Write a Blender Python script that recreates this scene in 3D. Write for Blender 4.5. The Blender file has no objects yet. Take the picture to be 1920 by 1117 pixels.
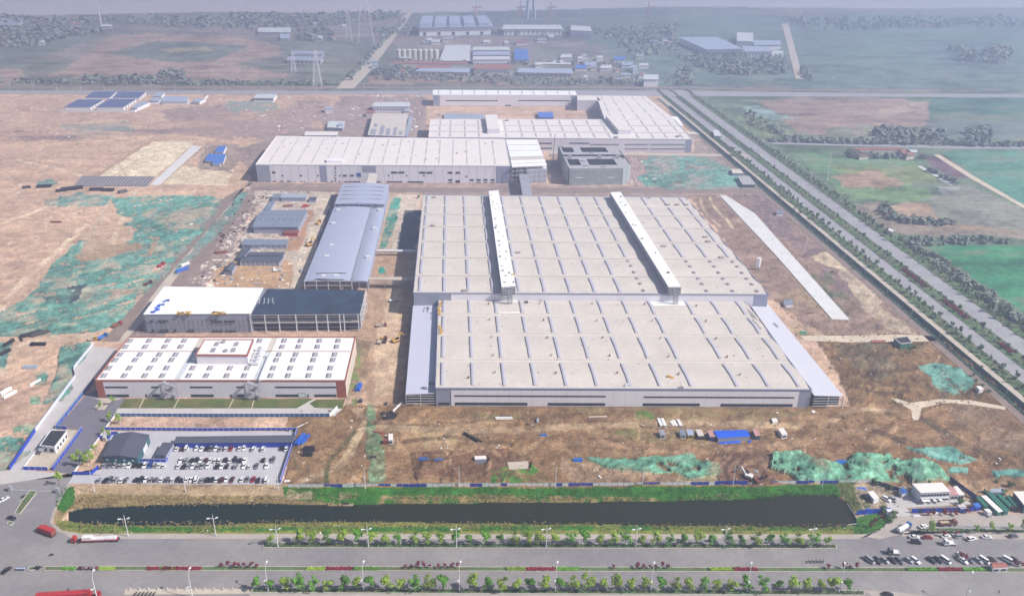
import bpy, math, random
import numpy as np
from mathutils import Vector, Matrix
random.seed(7); RNG=np.random.default_rng(7)
SC=bpy.context.scene
# ---------------------------------------------------------------- camera
FPX,SW,SH=1550.0,1920.0,1117.0
CH=270.0
PITCH,YAW,ROLL=0.4258008,0.0718191,0.012
_f=Vector((math.sin(YAW)*math.cos(PITCH),math.cos(YAW)*math.cos(PITCH),-math.sin(PITCH)))
_r=Vector((math.cos(YAW),-math.sin(YAW),0)); _u=_r.cross(_f)
_c,_s=math.cos(ROLL),math.sin(ROLL)
_r,_u=_c*_r+_s*_u,-_s*_r+_c*_u
cam_d=bpy.data.cameras.new('camera'); cam=bpy.data.objects.new('camera',cam_d); SC.collection.objects.link(cam)
cam_d.sensor_width=36; cam_d.lens=36*FPX/SW; cam_d.clip_start=1; cam_d.clip_end=40000
M=Matrix((_r,_u,-_f)).transposed().to_4x4(); M.translation=Vector((0,0,CH)); cam.matrix_world=M
SC.camera=cam
# ---------------------------------------------------------------- world, sun, exposure
SUN_EL=math.radians(42); SHX,SHY=-1.0,0.34           # shadows fall left and slightly away
_n=math.hypot(SHX,SHY); SDIR=Vector((SHX/_n*math.cos(SUN_EL),SHY/_n*math.cos(SUN_EL),-math.sin(SUN_EL)))
W=bpy.data.worlds.new('World'); SC.world=W; W.use_nodes=True
nt=W.node_tree; sky=nt.nodes.new('ShaderNodeTexSky'); sky.sky_type='NISHITA'; sky.sun_disc=False
sky.sun_elevation=SUN_EL; sky.sun_rotation=math.atan2(-SHX,-SHY); sky.dust_density=2.5; sky.air_density=1.2; sky.ozone_density=2.0
nt.links.new(sky.outputs[0],nt.nodes['Background'].inputs[0]); nt.nodes['Background'].inputs[1].default_value=0.05
sd=bpy.data.lights.new('sun','SUN'); sd.energy=5.0; sd.angle=math.radians(0.5); sd.color=(1.0,0.95,0.90)
so=bpy.data.objects.new('sun',sd); SC.collection.objects.link(so); so.rotation_euler=SDIR.to_track_quat('-Z','Y').to_euler(); so.location=(200,-200,600)
SC.view_settings.view_transform='Standard'; SC.view_settings.look='None'; SC.view_settings.gamma=1.0
SC.view_settings.use_curve_mapping=False; SC.view_settings.exposure=0.48
SC.cycles.max_bounces=6; SC.cycles.diffuse_bounces=2; SC.cycles.glossy_bounces=2; SC.cycles.transmission_bounces=2
SC.cycles.volume_bounces=1; SC.cycles.caustics_reflective=False; SC.cycles.caustics_refractive=False
HAZE_DENS=0.00043; HAZE_COL=(.63,.72,1.0,1)
# ---------------------------------------------------------------- geometry helpers
R3=np.array(_r);U3=np.array(_u);F3=np.array(_f)
def G(px,py,z=0.0):
    "point of the plane at height z seen at pixel px,py of the 1920-wide photograph"
    d=F3*FPX+R3*(px-SW/2)-U3*(py-SH/2)
    t=(z-CH)/d[2]
    return (float(d[0]*t),float(d[1]*t))
def zt(ox,oy,sc): return lambda x,y:(ox+x*sc,oy+y*sc)
KIDS={}
class MB:
    def __init__(s): s.v=[];s.f=[];s.m=[]
    def add(s,v,f,m=0):
        n=len(s.v); s.v+=[tuple(p) for p in v]; s.f+=[tuple(i+n for i in q) for q in f]; s.m+=[m]*len(f)
    def box(s,x0,x1,y0,y1,z0,z1,m=0):
        s.prism([(x0,y0),(x1,y0),(x1,y1),(x0,y1)],z0,z1,m)
    def prism(s,pl,z0,z1,m=0,mt=None,top=True,bottom=True):
        n=len(pl)
        a=sum(pl[i][0]*pl[(i+1)%n][1]-pl[(i+1)%n][0]*pl[i][1] for i in range(n))
        if a<0: pl=pl[::-1]
        zf=z1 if callable(z1) else (lambda x,y:z1)
        v=[(x,y,z0) for x,y in pl]+[(x,y,zf(x,y)) for x,y in pl]
        s.add(v,[(i,(i+1)%n,n+(i+1)%n,n+i) for i in range(n)],m)
        b=len(s.v)-2*n
        if top: s.f.append(tuple(b+n+i for i in range(n))); s.m.append(m if mt is None else mt)
        if bottom: s.f.append(tuple(b+n-1-i for i in range(n))); s.m.append(m)
    def bar(s,p,q,w,m=0,h=None):
        p=Vector(p);q=Vector(q);d=(q-p)
        if d.length<1e-6:return
        d.normalize(); a=d.cross(Vector((0,0,1)))
        if a.length<1e-3:a=Vector((1,0,0))
        a.normalize();b=a.cross(d).normalized(); a=a*w/2;b=b*(h or w)/2
        v=[p-a-b,p+a-b,p+a+b,p-a+b,q-a-b,q+a-b,q+a+b,q-a+b]
        s.add(v,[(3,2,1,0),(4,5,6,7),(0,1,5,4),(1,2,6,5),(2,3,7,6),(3,0,4,7)],m)
    def tube(s,p,q,r0,r1=None,n=8,m=0):
        r1=r0 if r1 is None else r1
        p=Vector(p);q=Vector(q);d=(q-p).normalized(); a=d.cross(Vector((0.3,0.1,1)))
        if a.length<1e-3:a=Vector((1,0,0))
        a.normalize();b=d.cross(a)
        v=[]
        for c,r in((p,r0),(q,r1)):
            for i in range(n):
                t=2*math.pi*i/n; v.append(c+a*r*math.cos(t)+b*r*math.sin(t))
        s.add(v,[(i,(i+1)%n,n+(i+1)%n,n+i) for i in range(n)]+[tuple(range(n-1,-1,-1)),tuple(range(n,2*n))],m)
    def quad(s,a,b,c,d,m=0): s.add([a,b,c,d],[(0,1,2,3)],m)
    def mesh(s,name,org=(0,0,0),mats=(),smooth=False):
        me=bpy.data.meshes.new(name); o=org
        me.from_pydata([(x-o[0],y-o[1],z-o[2]) for x,y,z in s.v],[],s.f)
        for t in mats: me.materials.append(t)
        if len(mats)>1: me.polygons.foreach_set('material_index',s.m)
        if smooth: me.polygons.foreach_set('use_smooth',[True]*len(me.polygons))
        return me
def link(name,me,parent=None,loc=(0,0,0),rz=0.0):
    o=bpy.data.objects.new(name,me); SC.collection.objects.link(o); o.location=loc; o.rotation_euler=(0,0,rz)
    if parent is not None:o.parent=parent; KIDS.setdefault(parent.name,[]).append(o)
    return o
def tag(o,label=None,cat=None,group=None,kind=None):
    if label:o['label']=label
    if cat:o['category']=cat
    if group:o['group']=group
    if kind:o['kind']=kind
    return o
def thing(name,label,cat,loc=(0,0,0),rz=0.0,group=None):
    o=bpy.data.objects.new(name,None); SC.collection.objects.link(o); o.location=loc;o.rotation_euler=(0,0,rz); o.empty_display_size=1
    return tag(o,label,cat,group)
def part(name,mb,mats,parent,smooth=False,abs_=True):
    "a child whose vertices are given in world space (abs_) or in the parent's space"
    if not isinstance(mats,(list,tuple)):mats=[mats]
    org=tuple(parent.location) if (abs_ and parent is not None) else (0,0,0)
    q=parent
    while abs_ and q is not None and q.parent is not None:
        q=q.parent; org=tuple(org[i]+q.location[i] for i in range(3))
    return link(name,mb.mesh(name,org,mats,smooth),parent)
def solo(name,mb,mats,label=None,cat=None,group=None,kind=None,smooth=False):
    if not isinstance(mats,(list,tuple)):mats=[mats]
    v=np.array(mb.v); c=(float(v[:,0].mean()),float(v[:,1].mean()),0.0)
    o=link(name,mb.mesh(name,c,mats,smooth),None,c)
    return tag(o,label,cat,group,kind)
def copy_tree(o,parent=None):
    c=o.copy(); SC.collection.objects.link(c)
    if parent is not None:c.parent=parent; KIDS.setdefault(parent.name,[]).append(c)
    for ch in list(KIDS.get(o.name,[])): copy_tree(ch,c)
    return c
ORD=['','first','second','third','fourth','fifth','sixth','seventh','eighth','ninth','tenth','eleventh','twelfth','thirteenth','fourteenth','fifteenth','sixteenth','seventeenth','eighteenth','nineteenth']
TENS={20:'twent',30:'thirt',40:'fort',50:'fift',60:'sixt',70:'sevent',80:'eight',90:'ninet'}
def nth(n):
    if n<20:return ORD[n]
    if n>=100: return 'hundredth' if n==100 else 'hundred and '+nth(n-100)
    t=TENS[n//10*10]
    return t+'ieth' if n%10==0 else t+'y-'+ORD[n%10]
# ---------------------------------------------------------------- materials
def mat(name,col,rough=0.8,var=0.15,scale=0.15,metal=0.0,bump=0.0,seam=None,fine=0.0,spec=0.3,attr=None,objrand=0.0,col2=None,translucent=0.0):
    m=bpy.data.materials.new(name); m.use_nodes=True; t=m.node_tree; N=t.nodes; L=t.links
    b=N['Principled BSDF']; b.inputs['Roughness'].default_value=rough; b.inputs['Metallic'].default_value=metal
    b.inputs['Specular IOR Level'].default_value=spec
    geo=N.new('ShaderNodeNewGeometry')
    if attr:
        a=N.new('ShaderNodeVertexColor'); a.layer_name=attr; cur=a.outputs[0]
    else:
        a=N.new('ShaderNodeRGB'); a.outputs[0].default_value=(*col,1); cur=a.outputs[0]
    if col2:
        nz=N.new('ShaderNodeTexNoise'); nz.inputs['Scale'].default_value=scale*0.6; nz.inputs['Detail'].default_value=5; L.new(geo.outputs['Position'],nz.inputs['Vector'])
        mr=N.new('ShaderNodeMapRange'); mr.inputs[1].default_value=.42; mr.inputs[2].default_value=.6; L.new(nz.outputs[0],mr.inputs[0])
        mx=N.new('ShaderNodeMix'); mx.data_type='RGBA'; L.new(mr.outputs[0],mx.inputs[0]); L.new(cur,mx.inputs[6]); mx.inputs[7].default_value=(*col2,1); cur=mx.outputs[2]
    def mul(cur,sock):
        mx=N.new('ShaderNodeVectorMath'); mx.operation='SCALE'; L.new(cur,mx.inputs[0]); L.new(sock,mx.inputs['Scale']); return mx.outputs[0]
    for sc_,am in((scale,var),(scale*9,fine)):
        if am>0:
            nz=N.new('ShaderNodeTexNoise'); nz.inputs['Scale'].default_value=sc_; nz.inputs['Detail'].default_value=6; nz.inputs['Roughness'].default_value=.65
            L.new(geo.outputs['Position'],nz.inputs['Vector'])
            mr=N.new('ShaderNodeMapRange'); mr.inputs[1].default_value=.3; mr.inputs[2].default_value=.7; mr.inputs[3].default_value=1-am; mr.inputs[4].default_value=1+am; mr.clamp=False
            L.new(nz.outputs[0],mr.inputs[0]); cur=mul(cur,mr.outputs[0])
            if bump>0 and sc_!=scale or (bump>0 and fine<=0):
                bp=N.new('ShaderNodeBump'); bp.inputs['Strength'].default_value=1; bp.inputs['Distance'].default_value=bump
                L.new(nz.outputs[0],bp.inputs['Height']); L.new(bp.outputs[0],b.inputs['Normal'])
    if attr:
        for vec,sc_,lo,hi in (((1,2.2,1),.30,.80,1.14),((1.8,.8,1),.85,.84,1.13)):
            mp=N.new('ShaderNodeVectorMath'); mp.operation='MULTIPLY'; mp.inputs[1].default_value=vec; L.new(geo.outputs['Position'],mp.inputs[0])
            nz=N.new('ShaderNodeTexNoise'); nz.inputs['Scale'].default_value=sc_; nz.inputs['Detail'].default_value=3; nz.inputs['Distortion'].default_value=1.2; L.new(mp.outputs[0],nz.inputs['Vector'])
            sb=N.new('ShaderNodeMath'); sb.operation='SUBTRACT'; sb.inputs[1].default_value=.5; L.new(nz.outputs[0],sb.inputs[0])
            ab=N.new('ShaderNodeMath'); ab.operation='ABSOLUTE'; L.new(sb.outputs[0],ab.inputs[0])
            mr=N.new('ShaderNodeMapRange'); mr.inputs[1].default_value=0; mr.inputs[2].default_value=.10; mr.inputs[3].default_value=lo; mr.inputs[4].default_value=hi; L.new(ab.outputs[0],mr.inputs[0]); cur=mul(cur,mr.outputs[0])
    if objrand>0:
        oi=N.new('ShaderNodeObjectInfo'); mr=N.new('ShaderNodeMapRange'); mr.inputs[3].default_value=1-objrand; mr.inputs[4].default_value=1+objrand
        L.new(oi.outputs['Random'],mr.inputs[0]); cur=mul(cur,mr.outputs[0])
    if seam:
        for ax,sp,wd,dk in seam:
            sx=N.new('ShaderNodeSeparateXYZ'); L.new(geo.outputs['Position'],sx.inputs[0])
            d=N.new('ShaderNodeMath'); d.operation='DIVIDE'; L.new(sx.outputs[ax],d.inputs[0]); d.inputs[1].default_value=sp
            fr=N.new('ShaderNodeMath'); fr.operation='FRACT'; L.new(d.outputs[0],fr.inputs[0])
            lt=N.new('ShaderNodeMath'); lt.operation='LESS_THAN'; L.new(fr.outputs[0],lt.inputs[0]); lt.inputs[1].default_value=wd/sp
            mr=N.new('ShaderNodeMapRange'); mr.inputs[3].default_value=1; mr.inputs[4].default_value=dk; L.new(lt.outputs[0],mr.inputs[0]); cur=mul(cur,mr.outputs[0])
    L.new(cur,b.inputs['Base Color'])
    if translucent>0:
        tr=N.new('ShaderNodeBsdfTranslucent'); L.new(cur,tr.inputs['Color']); ms=N.new('ShaderNodeMixShader'); ms.inputs[0].default_value=translucent
        L.new(b.outputs[0],ms.inputs[1]); L.new(tr.outputs[0],ms.inputs[2]); L.new(ms.outputs[0],N['Material Output'].inputs['Surface'])
    return m
MT={}
def mk(k,*a,**kw): MT[k]=mat(k,*a,**kw)
mk('ground',(.3,.2,.15),rough=.95,attr='Col',scale=.12,var=.18,fine=.34,bump=.6,spec=.1)
mk('net',(.1,.3,.2),rough=.8,attr='Col',scale=.35,var=.22,fine=.3,bump=.5,spec=.15)
mk('roof_cream',(.585,.53,.475),var=.08,scale=.05,fine=.09,spec=.2,seam=[(0,1.0,.12,.95)])
mk('roof_white',(.74,.69,.65),var=.05,scale=.05,fine=.03,spec=.2,seam=[(0,1.5,.12,.96)])
mk('roof_clean',(.84,.82,.80),var=.05,scale=.05,fine=.03,spec=.2,seam=[(0,1.5,.12,.96)])
mk('roof_bright',(.85,.85,.86),var=.04,scale=.08,spec=.3)
mk('roof_lilac',(.38,.42,.54),var=.04,scale=.05,spec=.3,rough=.5,seam=[(0,1.0,.12,.95)])
mk('canopy_sheet',(.54,.55,.66),var=.04,scale=.05,spec=.3,rough=.5,seam=[(0,1.0,.12,.97)])
mk('roof_steel',(.33,.38,.46),var=.08,scale=.05,spec=.4,rough=.5,seam=[(0,.9,.12,.9)])
mk('roof_slate',(.085,.095,.125),var=.12,scale=.2,rough=.6,seam=[(0,.9,.12,.85)])
mk('roof_shed',(.20,.24,.31),var=.12,scale=.2,rough=.55,seam=[(0,.9,.12,.85)])
mk('roof_dark',(.025,.045,.075),var=.5,scale=.12,fine=.2,rough=.45,seam=[(0,3.,.15,1.5)])
mk('roof_blue',(.05,.17,.55),var=.1,scale=.3,rough=.5)
mk('roof_red',(.32,.12,.09),var=.2,scale=.3)
mk('roof_pink',(.48,.26,.24),var=.1,scale=.5)
mk('roof_pale',(.55,.58,.60),var=.1,scale=.1)
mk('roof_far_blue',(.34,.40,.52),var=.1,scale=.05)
mk('skylight',(.46,.45,.51),rough=.6,var=.06,scale=.3,spec=.2)
mk('skylight_dark',(.33,.30,.34),rough=.35,var=.15,scale=.5,spec=.5)
mk('dark_and_shade',(.05,.05,.07),var=.1)  # near black; also the shade painted on the skylights' left sides
mk('gutter',(.40,.36,.31),var=.2,scale=.3)
mk('gutter_band',(.72,.67,.60),var=.06,scale=.1)
mk('wall_lilac',(.82,.79,.83),var=.04,scale=.06,fine=.02)
mk("wall_grey",(.30,.32,.42),var=.05,scale=.1)
mk("wall_pale",(.74,.70,.74),var=.05,scale=.1)
mk('wall_white',(.76,.76,.78),var=.05,scale=.2)
mk('wall_red',(.36,.11,.07),var=.08,scale=.3)
mk('wall_cream',(.58,.53,.46),var=.06,scale=.2)
mk('wall_teal',(.04,.12,.14),var=.15,scale=.3)
mk("wall_mesh",(.36,.38,.46),var=.15,scale=.5,fine=.15,seam=[(2,.9,.25,.6),(0,1.5,.15,.75)])
mk('wall_blue',(.015,.05,.38),var=.1,scale=.5)
mk('wall_yellow',(.62,.45,.05),var=.1)
mk('wall_brown',(.07,.04,.03),var=.1)
mk('wall_green',(.03,.16,.11),var=.15,scale=.5)
mk('glass',(.010,.014,.022),rough=.3,var=.2,scale=.3,spec=.25)
mk('glass_blue',(.03,.14,.45),rough=.3,var=.1)
mk('frame',(.10,.12,.13),var=.05)
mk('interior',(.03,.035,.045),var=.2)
mk('steel_white',(.70,.70,.72),var=.05,rough=.5)
mk('steel_grey',(.30,.31,.35),var=.1,rough=.5)
mk('steel_rust',(.22,.07,.05),var=.2)
mk('scaffold',(.26,.26,.30),var=.15,rough=.6)
mk('concrete',(.50,.47,.45),var=.10,scale=.08,fine=.06,seam=[(0,5.,.12,.85),(1,5.,.12,.85)])
mk('concrete_white',(.66,.65,.64),var=.08,scale=.1,fine=.08)
mk('concrete_tan',(.50,.43,.35),var=.12,scale=.08,fine=.12)
mk('lot',(.46,.45,.47),var=.07,scale=.06,fine=.05,seam=[(0,6.,.12,.92),(1,6.,.12,.92)])
mk('asphalt',(.225,.21,.218),var=.12,scale=.035,fine=.10,spec=.2,col2=(.265,.248,.24))
mk('asphalt_dark',(.17,.16,.19),var=.12,scale=.06,fine=.08)
mk('asphalt_hw',(.33,.32,.34),var=.12,scale=.05,fine=.08)
mk('pavement',(.40,.35,.31),var=.12,scale=.1,fine=.08,seam=[(0,2.,.1,.9)])
mk('dirt_road',(.245,.185,.155),var=.2,scale=.08,fine=.15)
mk('tan_road',(.60,.50,.38),var=.15,scale=.1,fine=.12)
mk('kerb',(.52,.47,.42),var=.1)
mk('paint_white',(.75,.75,.75),var=.15,scale=1)
mk('lawn',(.085,.12,.03),var=.25,scale=.15,fine=.25,rough=.95,col2=(.14,.13,.04))
mk('verge',(.10,.17,.07),var=.3,scale=.12,fine=.3,rough=.95,col2=(.12,.13,.07))
mk('fence_blue',(.012,.05,.42),var=.12,scale=.8,rough=.5)
mk('fence_teal',(.02,.12,.30),var=.12,scale=.8,rough=.5)
mk('fence_navy',(.015,.03,.12),var=.2,scale=.8,rough=.6)
mk('fence_white',(.74,.75,.76),var=.08,scale=.8,rough=.5)
mk('fence_frame',(.62,.64,.78),var=.05)
mk('pipe_dark',(.02,.02,.025),var=.2,rough=.4)
mk('pipe_blue',(.02,.10,.45),var=.2,rough=.4)
mk('tarp',(.01,.10,.62),var=.15,scale=1,rough=.45,bump=.1)
mk('red_paint',(.42,.035,.035),var=.15,scale=.6,rough=.45)
mk('yellow_paint',(.62,.36,.06),var=.15,rough=.5)
mk('soilheap',(.26,.16,.09),var=.3,scale=.5,fine=.3,bump=.3)
mk('leaf',(.13,.32,.03),rough=.7,var=.25,scale=.8,objrand=.28,spec=.2,translucent=.25)
mk('leaf_yellow',(.30,.44,.05),rough=.7,var=.25,scale=.8,objrand=.2,spec=.2,translucent=.25)
mk('leaf_dark',(.085,.16,.045),rough=.7,var=.35,scale=.5,objrand=.35,spec=.2,translucent=.15)
mk('leaf_blue',(.11,.18,.09),rough=.8,var=.35,scale=.3,objrand=.3,spec=.1)
mk('leaf_red',(.22,.022,.035),rough=.7,var=.3,scale=.8,objrand=.25,spec=.2,translucent=.15)
mk('bark',(.10,.075,.055),var=.2,scale=2)
mk('reed',(.33,.25,.12),rough=.9,var=.25,scale=.3,objrand=0,spec=.1,translucent=.2)
mk('grass',(.035,.20,.012),rough=.9,var=.35,scale=.2,spec=.1,translucent=.2,col2=(.10,.17,.03))
mk('rubble_white',(.75,.73,.70),var=.1)
mk('rubble_grey',(.35,.33,.32),var=.3,scale=.8)
mk('tyre',(.02,.02,.022),var=.1)
mk('carglass',(.012,.015,.02),rough=.08,var=0,spec=.8)
mk('red_lamp',(.35,.02,.02),rough=.2,var=0)
mk('head_lamp',(.8,.8,.82),rough=.15,var=0,spec=.8)
mk('skin',(.45,.28,.2),var=0)
mk('cloth_dark',(.04,.04,.06),var=.2)
def carpaint(k,c,metal=0.0):
    m=mat('car_'+k,c,rough=.25,var=0.03,spec=.6,metal=metal); m.node_tree.nodes['Principled BSDF'].inputs['Coat Weight'].default_value=.6; MT['car_'+k]=m
for k,c,mm in(('white',(.80,.80,.80),0),('silver',(.42,.43,.45),.3),('grey',(.17,.17,.19),.2),('black',(.018,.018,.022),0),('red',(.28,.015,.02),0),('maroon',(.10,.02,.02),0),('blue',(.02,.07,.32),0),('truckblue',(.03,.13,.38),0),('brown',(.26,.10,.05),0)): carpaint(k,c,mm)
# water
def water():
    m=bpy.data.materials.new('water'); m.use_nodes=True; N=m.node_tree.nodes; L=m.node_tree.links; b=N['Principled BSDF']
    b.inputs['Roughness'].default_value=.12; b.inputs['IOR'].default_value=1.33; b.inputs['Specular IOR Level'].default_value=.3
    g=N.new('ShaderNodeNewGeometry'); sx=N.new('ShaderNodeSeparateXYZ'); L.new(g.outputs['Position'],sx.inputs[0])
    nz=N.new('ShaderNodeTexNoise'); nz.inputs['Scale'].default_value=.02; nz.inputs['Detail'].default_value=4; L.new(g.outputs['Position'],nz.inputs['Vector'])
    ma=N.new('ShaderNodeMath'); ma.operation='MULTIPLY_ADD'; ma.inputs[1].default_value=120; L.new(nz.outputs[0],ma.inputs[0]); L.new(sx.outputs[0],ma.inputs[2])
    mr=N.new('ShaderNodeMapRange'); mr.inputs[1].default_value=-60; mr.inputs[2].default_value=40; L.new(ma.outputs[0],mr.inputs[0])
    mx=N.new('ShaderNodeMix'); mx.data_type='RGBA'; mx.inputs[6].default_value=(.006,.018,.015,1); mx.inputs[7].default_value=(.018,.023,.010,1); L.new(mr.outputs[0],mx.inputs[0])
    mr2=N.new('ShaderNodeMapRange'); mr2.inputs[1].default_value=190; mr2.inputs[2].default_value=290; L.new(ma.outputs[0],mr2.inputs[0])
    mx2=N.new('ShaderNodeMix'); mx2.data_type='RGBA'; L.new(mx.outputs[2],mx2.inputs[6]); mx2.inputs[7].default_value=(.026,.026,.010,1); L.new(mr2.outputs[0],mx2.inputs[0])
    L.new(mx2.outputs[2],b.inputs['Base Color'])
    n2=N.new('ShaderNodeTexNoise'); n2.inputs['Scale'].default_value=.9; n2.inputs['Detail'].default_value=4; L.new(g.outputs['Position'],n2.inputs['Vector'])
    bp=N.new('ShaderNodeBump'); bp.inputs['Distance'].default_value=.03; bp.inputs['Strength'].default_value=.6; L.new(n2.outputs[0],bp.inputs['Height']); L.new(bp.outputs[0],b.inputs['Normal'])
    return m
MT['water']=water()
# ================================================================ TERRAIN
def axis(segs):
    out=[]
    for a,b,st in segs:
        n=max(1,int(round(abs(b-a)/st))); out+=list(np.linspace(a,b,n,endpoint=False))
    return np.array(out+[segs[-1][1]])
PXA=axis([(-3500,-1500,200),(-1500,-300,60),(-300,-24,12),(-24,1944,2.1),(1944,2300,12),(2300,3500,60),(3500,5000,200)])
PYA=axis([(-80,-6,3),(-6,240,1.6),(240,1130,2.1),(1130,1300,12),(1300,2600,80)])
PX,PY=np.meshgrid(PXA,PYA)
D=F3[None,None,:]*FPX+R3[None,None,:]*(PX[...,None]-SW/2)-U3[None,None,:]*(PY[...,None]-SH/2)
T=-CH/D[...,2]; WX=D[...,0]*T; WY=D[...,1]*T
_tab=RNG.random((256,256))
def vnoise(x,y):
    xi=np.floor(x).astype(np.int64);yi=np.floor(y).astype(np.int64);fx=x-xi;fy=y-yi
    fx=fx*fx*(3-2*fx);fy=fy*fy*(3-2*fy)
    a=_tab[xi&255,yi&255];b=_tab[(xi+1)&255,yi&255];c=_tab[xi&255,(yi+1)&255];d=_tab[(xi+1)&255,(yi+1)&255]
    return (a*(1-fx)+b*fx)*(1-fy)+(c*(1-fx)+d*fx)*fy
def fbm(x,y,oct=5,gain=.55):
    s=0;a=1;t=0
    for i in range(oct):
        s=s+a*vnoise(x*2**i+17*i,y*2**i+31*i);t+=a;a*=gain
    return s/t
SCL=np.clip(np.hypot(WX,WY)/420,.6,8)       # pixels get larger with distance
N1=fbm(WX/60,WY/60,6)-.5; N2=fbm(WX/14+50,WY/14+9,5)-.5; N3=fbm(WX/4+5,WY/4+90,3,.7)-.5
N4=fbm(WX/90+3,WY/22+40,5)-.5; ND=fbm((WX+WY)/40,(WX-WY)/7,4)-.5
JX=(fbm(WX/12+200,WY/12+100,4)-.5); JY=(fbm(WX/12+300,WY/12+400,4)-.5)
def pip(poly,x,y):
    ins=np.zeros(x.shape,bool);n=len(poly);j=n-1
    for i in range(n):
        xi,yi=poly[i];xj,yj=poly[j]
        if yi!=yj:
            c=((yi>y)!=(yj>y))&(x<(xj-xi)*(y-yi)/(yj-yi)+xi); ins^=c
        j=i
    return ins
def mask(poly,jit=6):
    xs=[p[0] for p in poly];ys=[p[1] for p in poly]
    c0=np.searchsorted(PXA,min(xs)-30);c1=np.searchsorted(PXA,max(xs)+30);r0=np.searchsorted(PYA,min(ys)-30);r1=np.searchsorted(PYA,max(ys)+30)
    m=np.zeros(PX.shape,bool); sl=(slice(r0,r1),slice(c0,c1))
    jx=JX[sl]*jit*4;jy=JY[sl]*jit*1.6
    m[sl]=pip(poly,PX[sl]+jx,PY[sl]+jy); return m
C=np.zeros(PX.shape+(3,));C[:]=(.17,.165,.12)
AMP=np.full(PX.shape,.0); BASE=np.zeros(PX.shape)
def paint(poly,col,jit=6,alpha=1.0,amp=None,noise=None,base=None):
    m=mask(poly,jit)
    a=np.full(m.sum(),alpha)
    if noise is not None: a=np.clip((noise[m]+.5-.35)*4,0,1)*alpha
    C[m]=C[m]*(1-a[:,None])+np.array(col)*a[:,None]
    if amp is not None:AMP[m]=amp
    if base is not None:BASE[m]=base
    return m
def stroke(pts,width,col,alpha=.6,dip=0.0):
    P=[G(*p) for p in pts]
    # smooth the polyline
    Q=[]
    for i in range(len(P)-1):
        p0=P[max(0,i-1)];p1=P[i];p2=P[i+1];p3=P[min(len(P)-1,i+2)]
        for k in range(5):
            t=k/5; Q.append(tuple(.5*((2*p1[a])+(-p0[a]+p2[a])*t+(2*p0[a]-5*p1[a]+4*p2[a]-p3[a])*t*t+(-p0[a]+3*p1[a]-3*p2[a]+p3[a])*t**3) for a in(0,1)))
    Q.append(P[-1])
    xs=[p[0] for p in pts];ys=[p[1] for p in pts]
    c0=np.searchsorted(PXA,min(xs)-14);c1=np.searchsorted(PXA,max(xs)+14);r0=np.searchsorted(PYA,min(ys)-12);r1=np.searchsorted(PYA,max(ys)+12)
    sl=(slice(r0,r1),slice(c0,c1)); x=WX[sl];y=WY[sl]; d=np.full(x.shape,1e9)
    for (ax,ay),(bx,by) in zip(Q,Q[1:]):
        vx,vy=bx-ax,by-ay;L2=vx*vx+vy*vy+1e-9; t=np.clip(((x-ax)*vx+(y-ay)*vy)/L2,0,1)
        d=np.minimum(d,np.hypot(x-ax-t*vx,y-ay-t*vy))
    a=np.clip((width/2+.5-d)/.8,0,1)*alpha*np.clip(.5+N2[sl]*2.2+.4,0,1.2)
    a=np.clip(a,0,1); C[sl]=C[sl]*(1-a[...,None])+np.array(col)*a[...,None]
    if dip: BASE[sl]-=dip*a
# --- far country, field colours paled to add haze
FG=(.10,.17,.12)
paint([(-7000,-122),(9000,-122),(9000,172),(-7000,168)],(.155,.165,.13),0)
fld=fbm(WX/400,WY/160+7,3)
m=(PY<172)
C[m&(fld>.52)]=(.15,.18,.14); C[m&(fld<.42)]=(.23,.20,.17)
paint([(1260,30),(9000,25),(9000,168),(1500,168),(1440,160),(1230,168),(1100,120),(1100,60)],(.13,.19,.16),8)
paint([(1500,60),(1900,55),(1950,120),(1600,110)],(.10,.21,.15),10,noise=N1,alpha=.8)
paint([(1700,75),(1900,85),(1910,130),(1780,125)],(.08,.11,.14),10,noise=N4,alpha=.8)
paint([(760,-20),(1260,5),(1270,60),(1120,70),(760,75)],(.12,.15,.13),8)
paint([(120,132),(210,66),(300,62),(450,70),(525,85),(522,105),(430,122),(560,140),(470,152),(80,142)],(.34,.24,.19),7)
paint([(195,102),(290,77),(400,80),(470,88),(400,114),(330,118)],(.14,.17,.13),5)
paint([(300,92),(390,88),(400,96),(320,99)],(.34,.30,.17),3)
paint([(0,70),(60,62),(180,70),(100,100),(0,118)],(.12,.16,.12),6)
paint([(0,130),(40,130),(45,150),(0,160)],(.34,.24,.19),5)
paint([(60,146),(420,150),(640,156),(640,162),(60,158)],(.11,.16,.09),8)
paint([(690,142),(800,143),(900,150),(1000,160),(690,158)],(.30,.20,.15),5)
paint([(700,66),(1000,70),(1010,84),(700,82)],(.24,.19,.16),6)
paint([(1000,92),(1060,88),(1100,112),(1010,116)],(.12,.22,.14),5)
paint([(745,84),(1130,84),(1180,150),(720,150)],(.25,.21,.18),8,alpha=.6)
# --- the construction site
S1=(.60,.41,.28);S2=(.36,.25,.175);S3=(.30,.195,.125);SD=(.22,.16,.13)
site=[(-7000,174),(600,174),(1255,174),(1300,260),(1440,360),(1600,500),(1760,640),(1960,800),(2600,1300),(2600,1100),(1640,1000),(60,1000),(-200,2600),(-7000,2600)]
site=[(-7000,174),(1255,174),(1300,220),(1440,360),(1600,500),(1760,640),(1960,810),(2300,1050),(-7000,1050)]
paint(site,S1,0,amp=.35)
m=(PY>174)&(PY<1050); w=np.clip(N4*5+.5,0,1)[...,None]
sm=mask(site,0)
C[sm]=(C*(1-.35*w)+np.array((.35,.23,.20))*.35*w)[sm]
paint([(-900,178),(200,176),(430,190),(520,210),(560,236),(400,250),(230,256),(0,255),(-900,262)],(.50,.35,.26),8,alpha=.75)
paint([(0,248),(240,244),(560,232),(520,256),(300,268),(0,262)],(.27,.19,.18),8,noise=N4)
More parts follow.
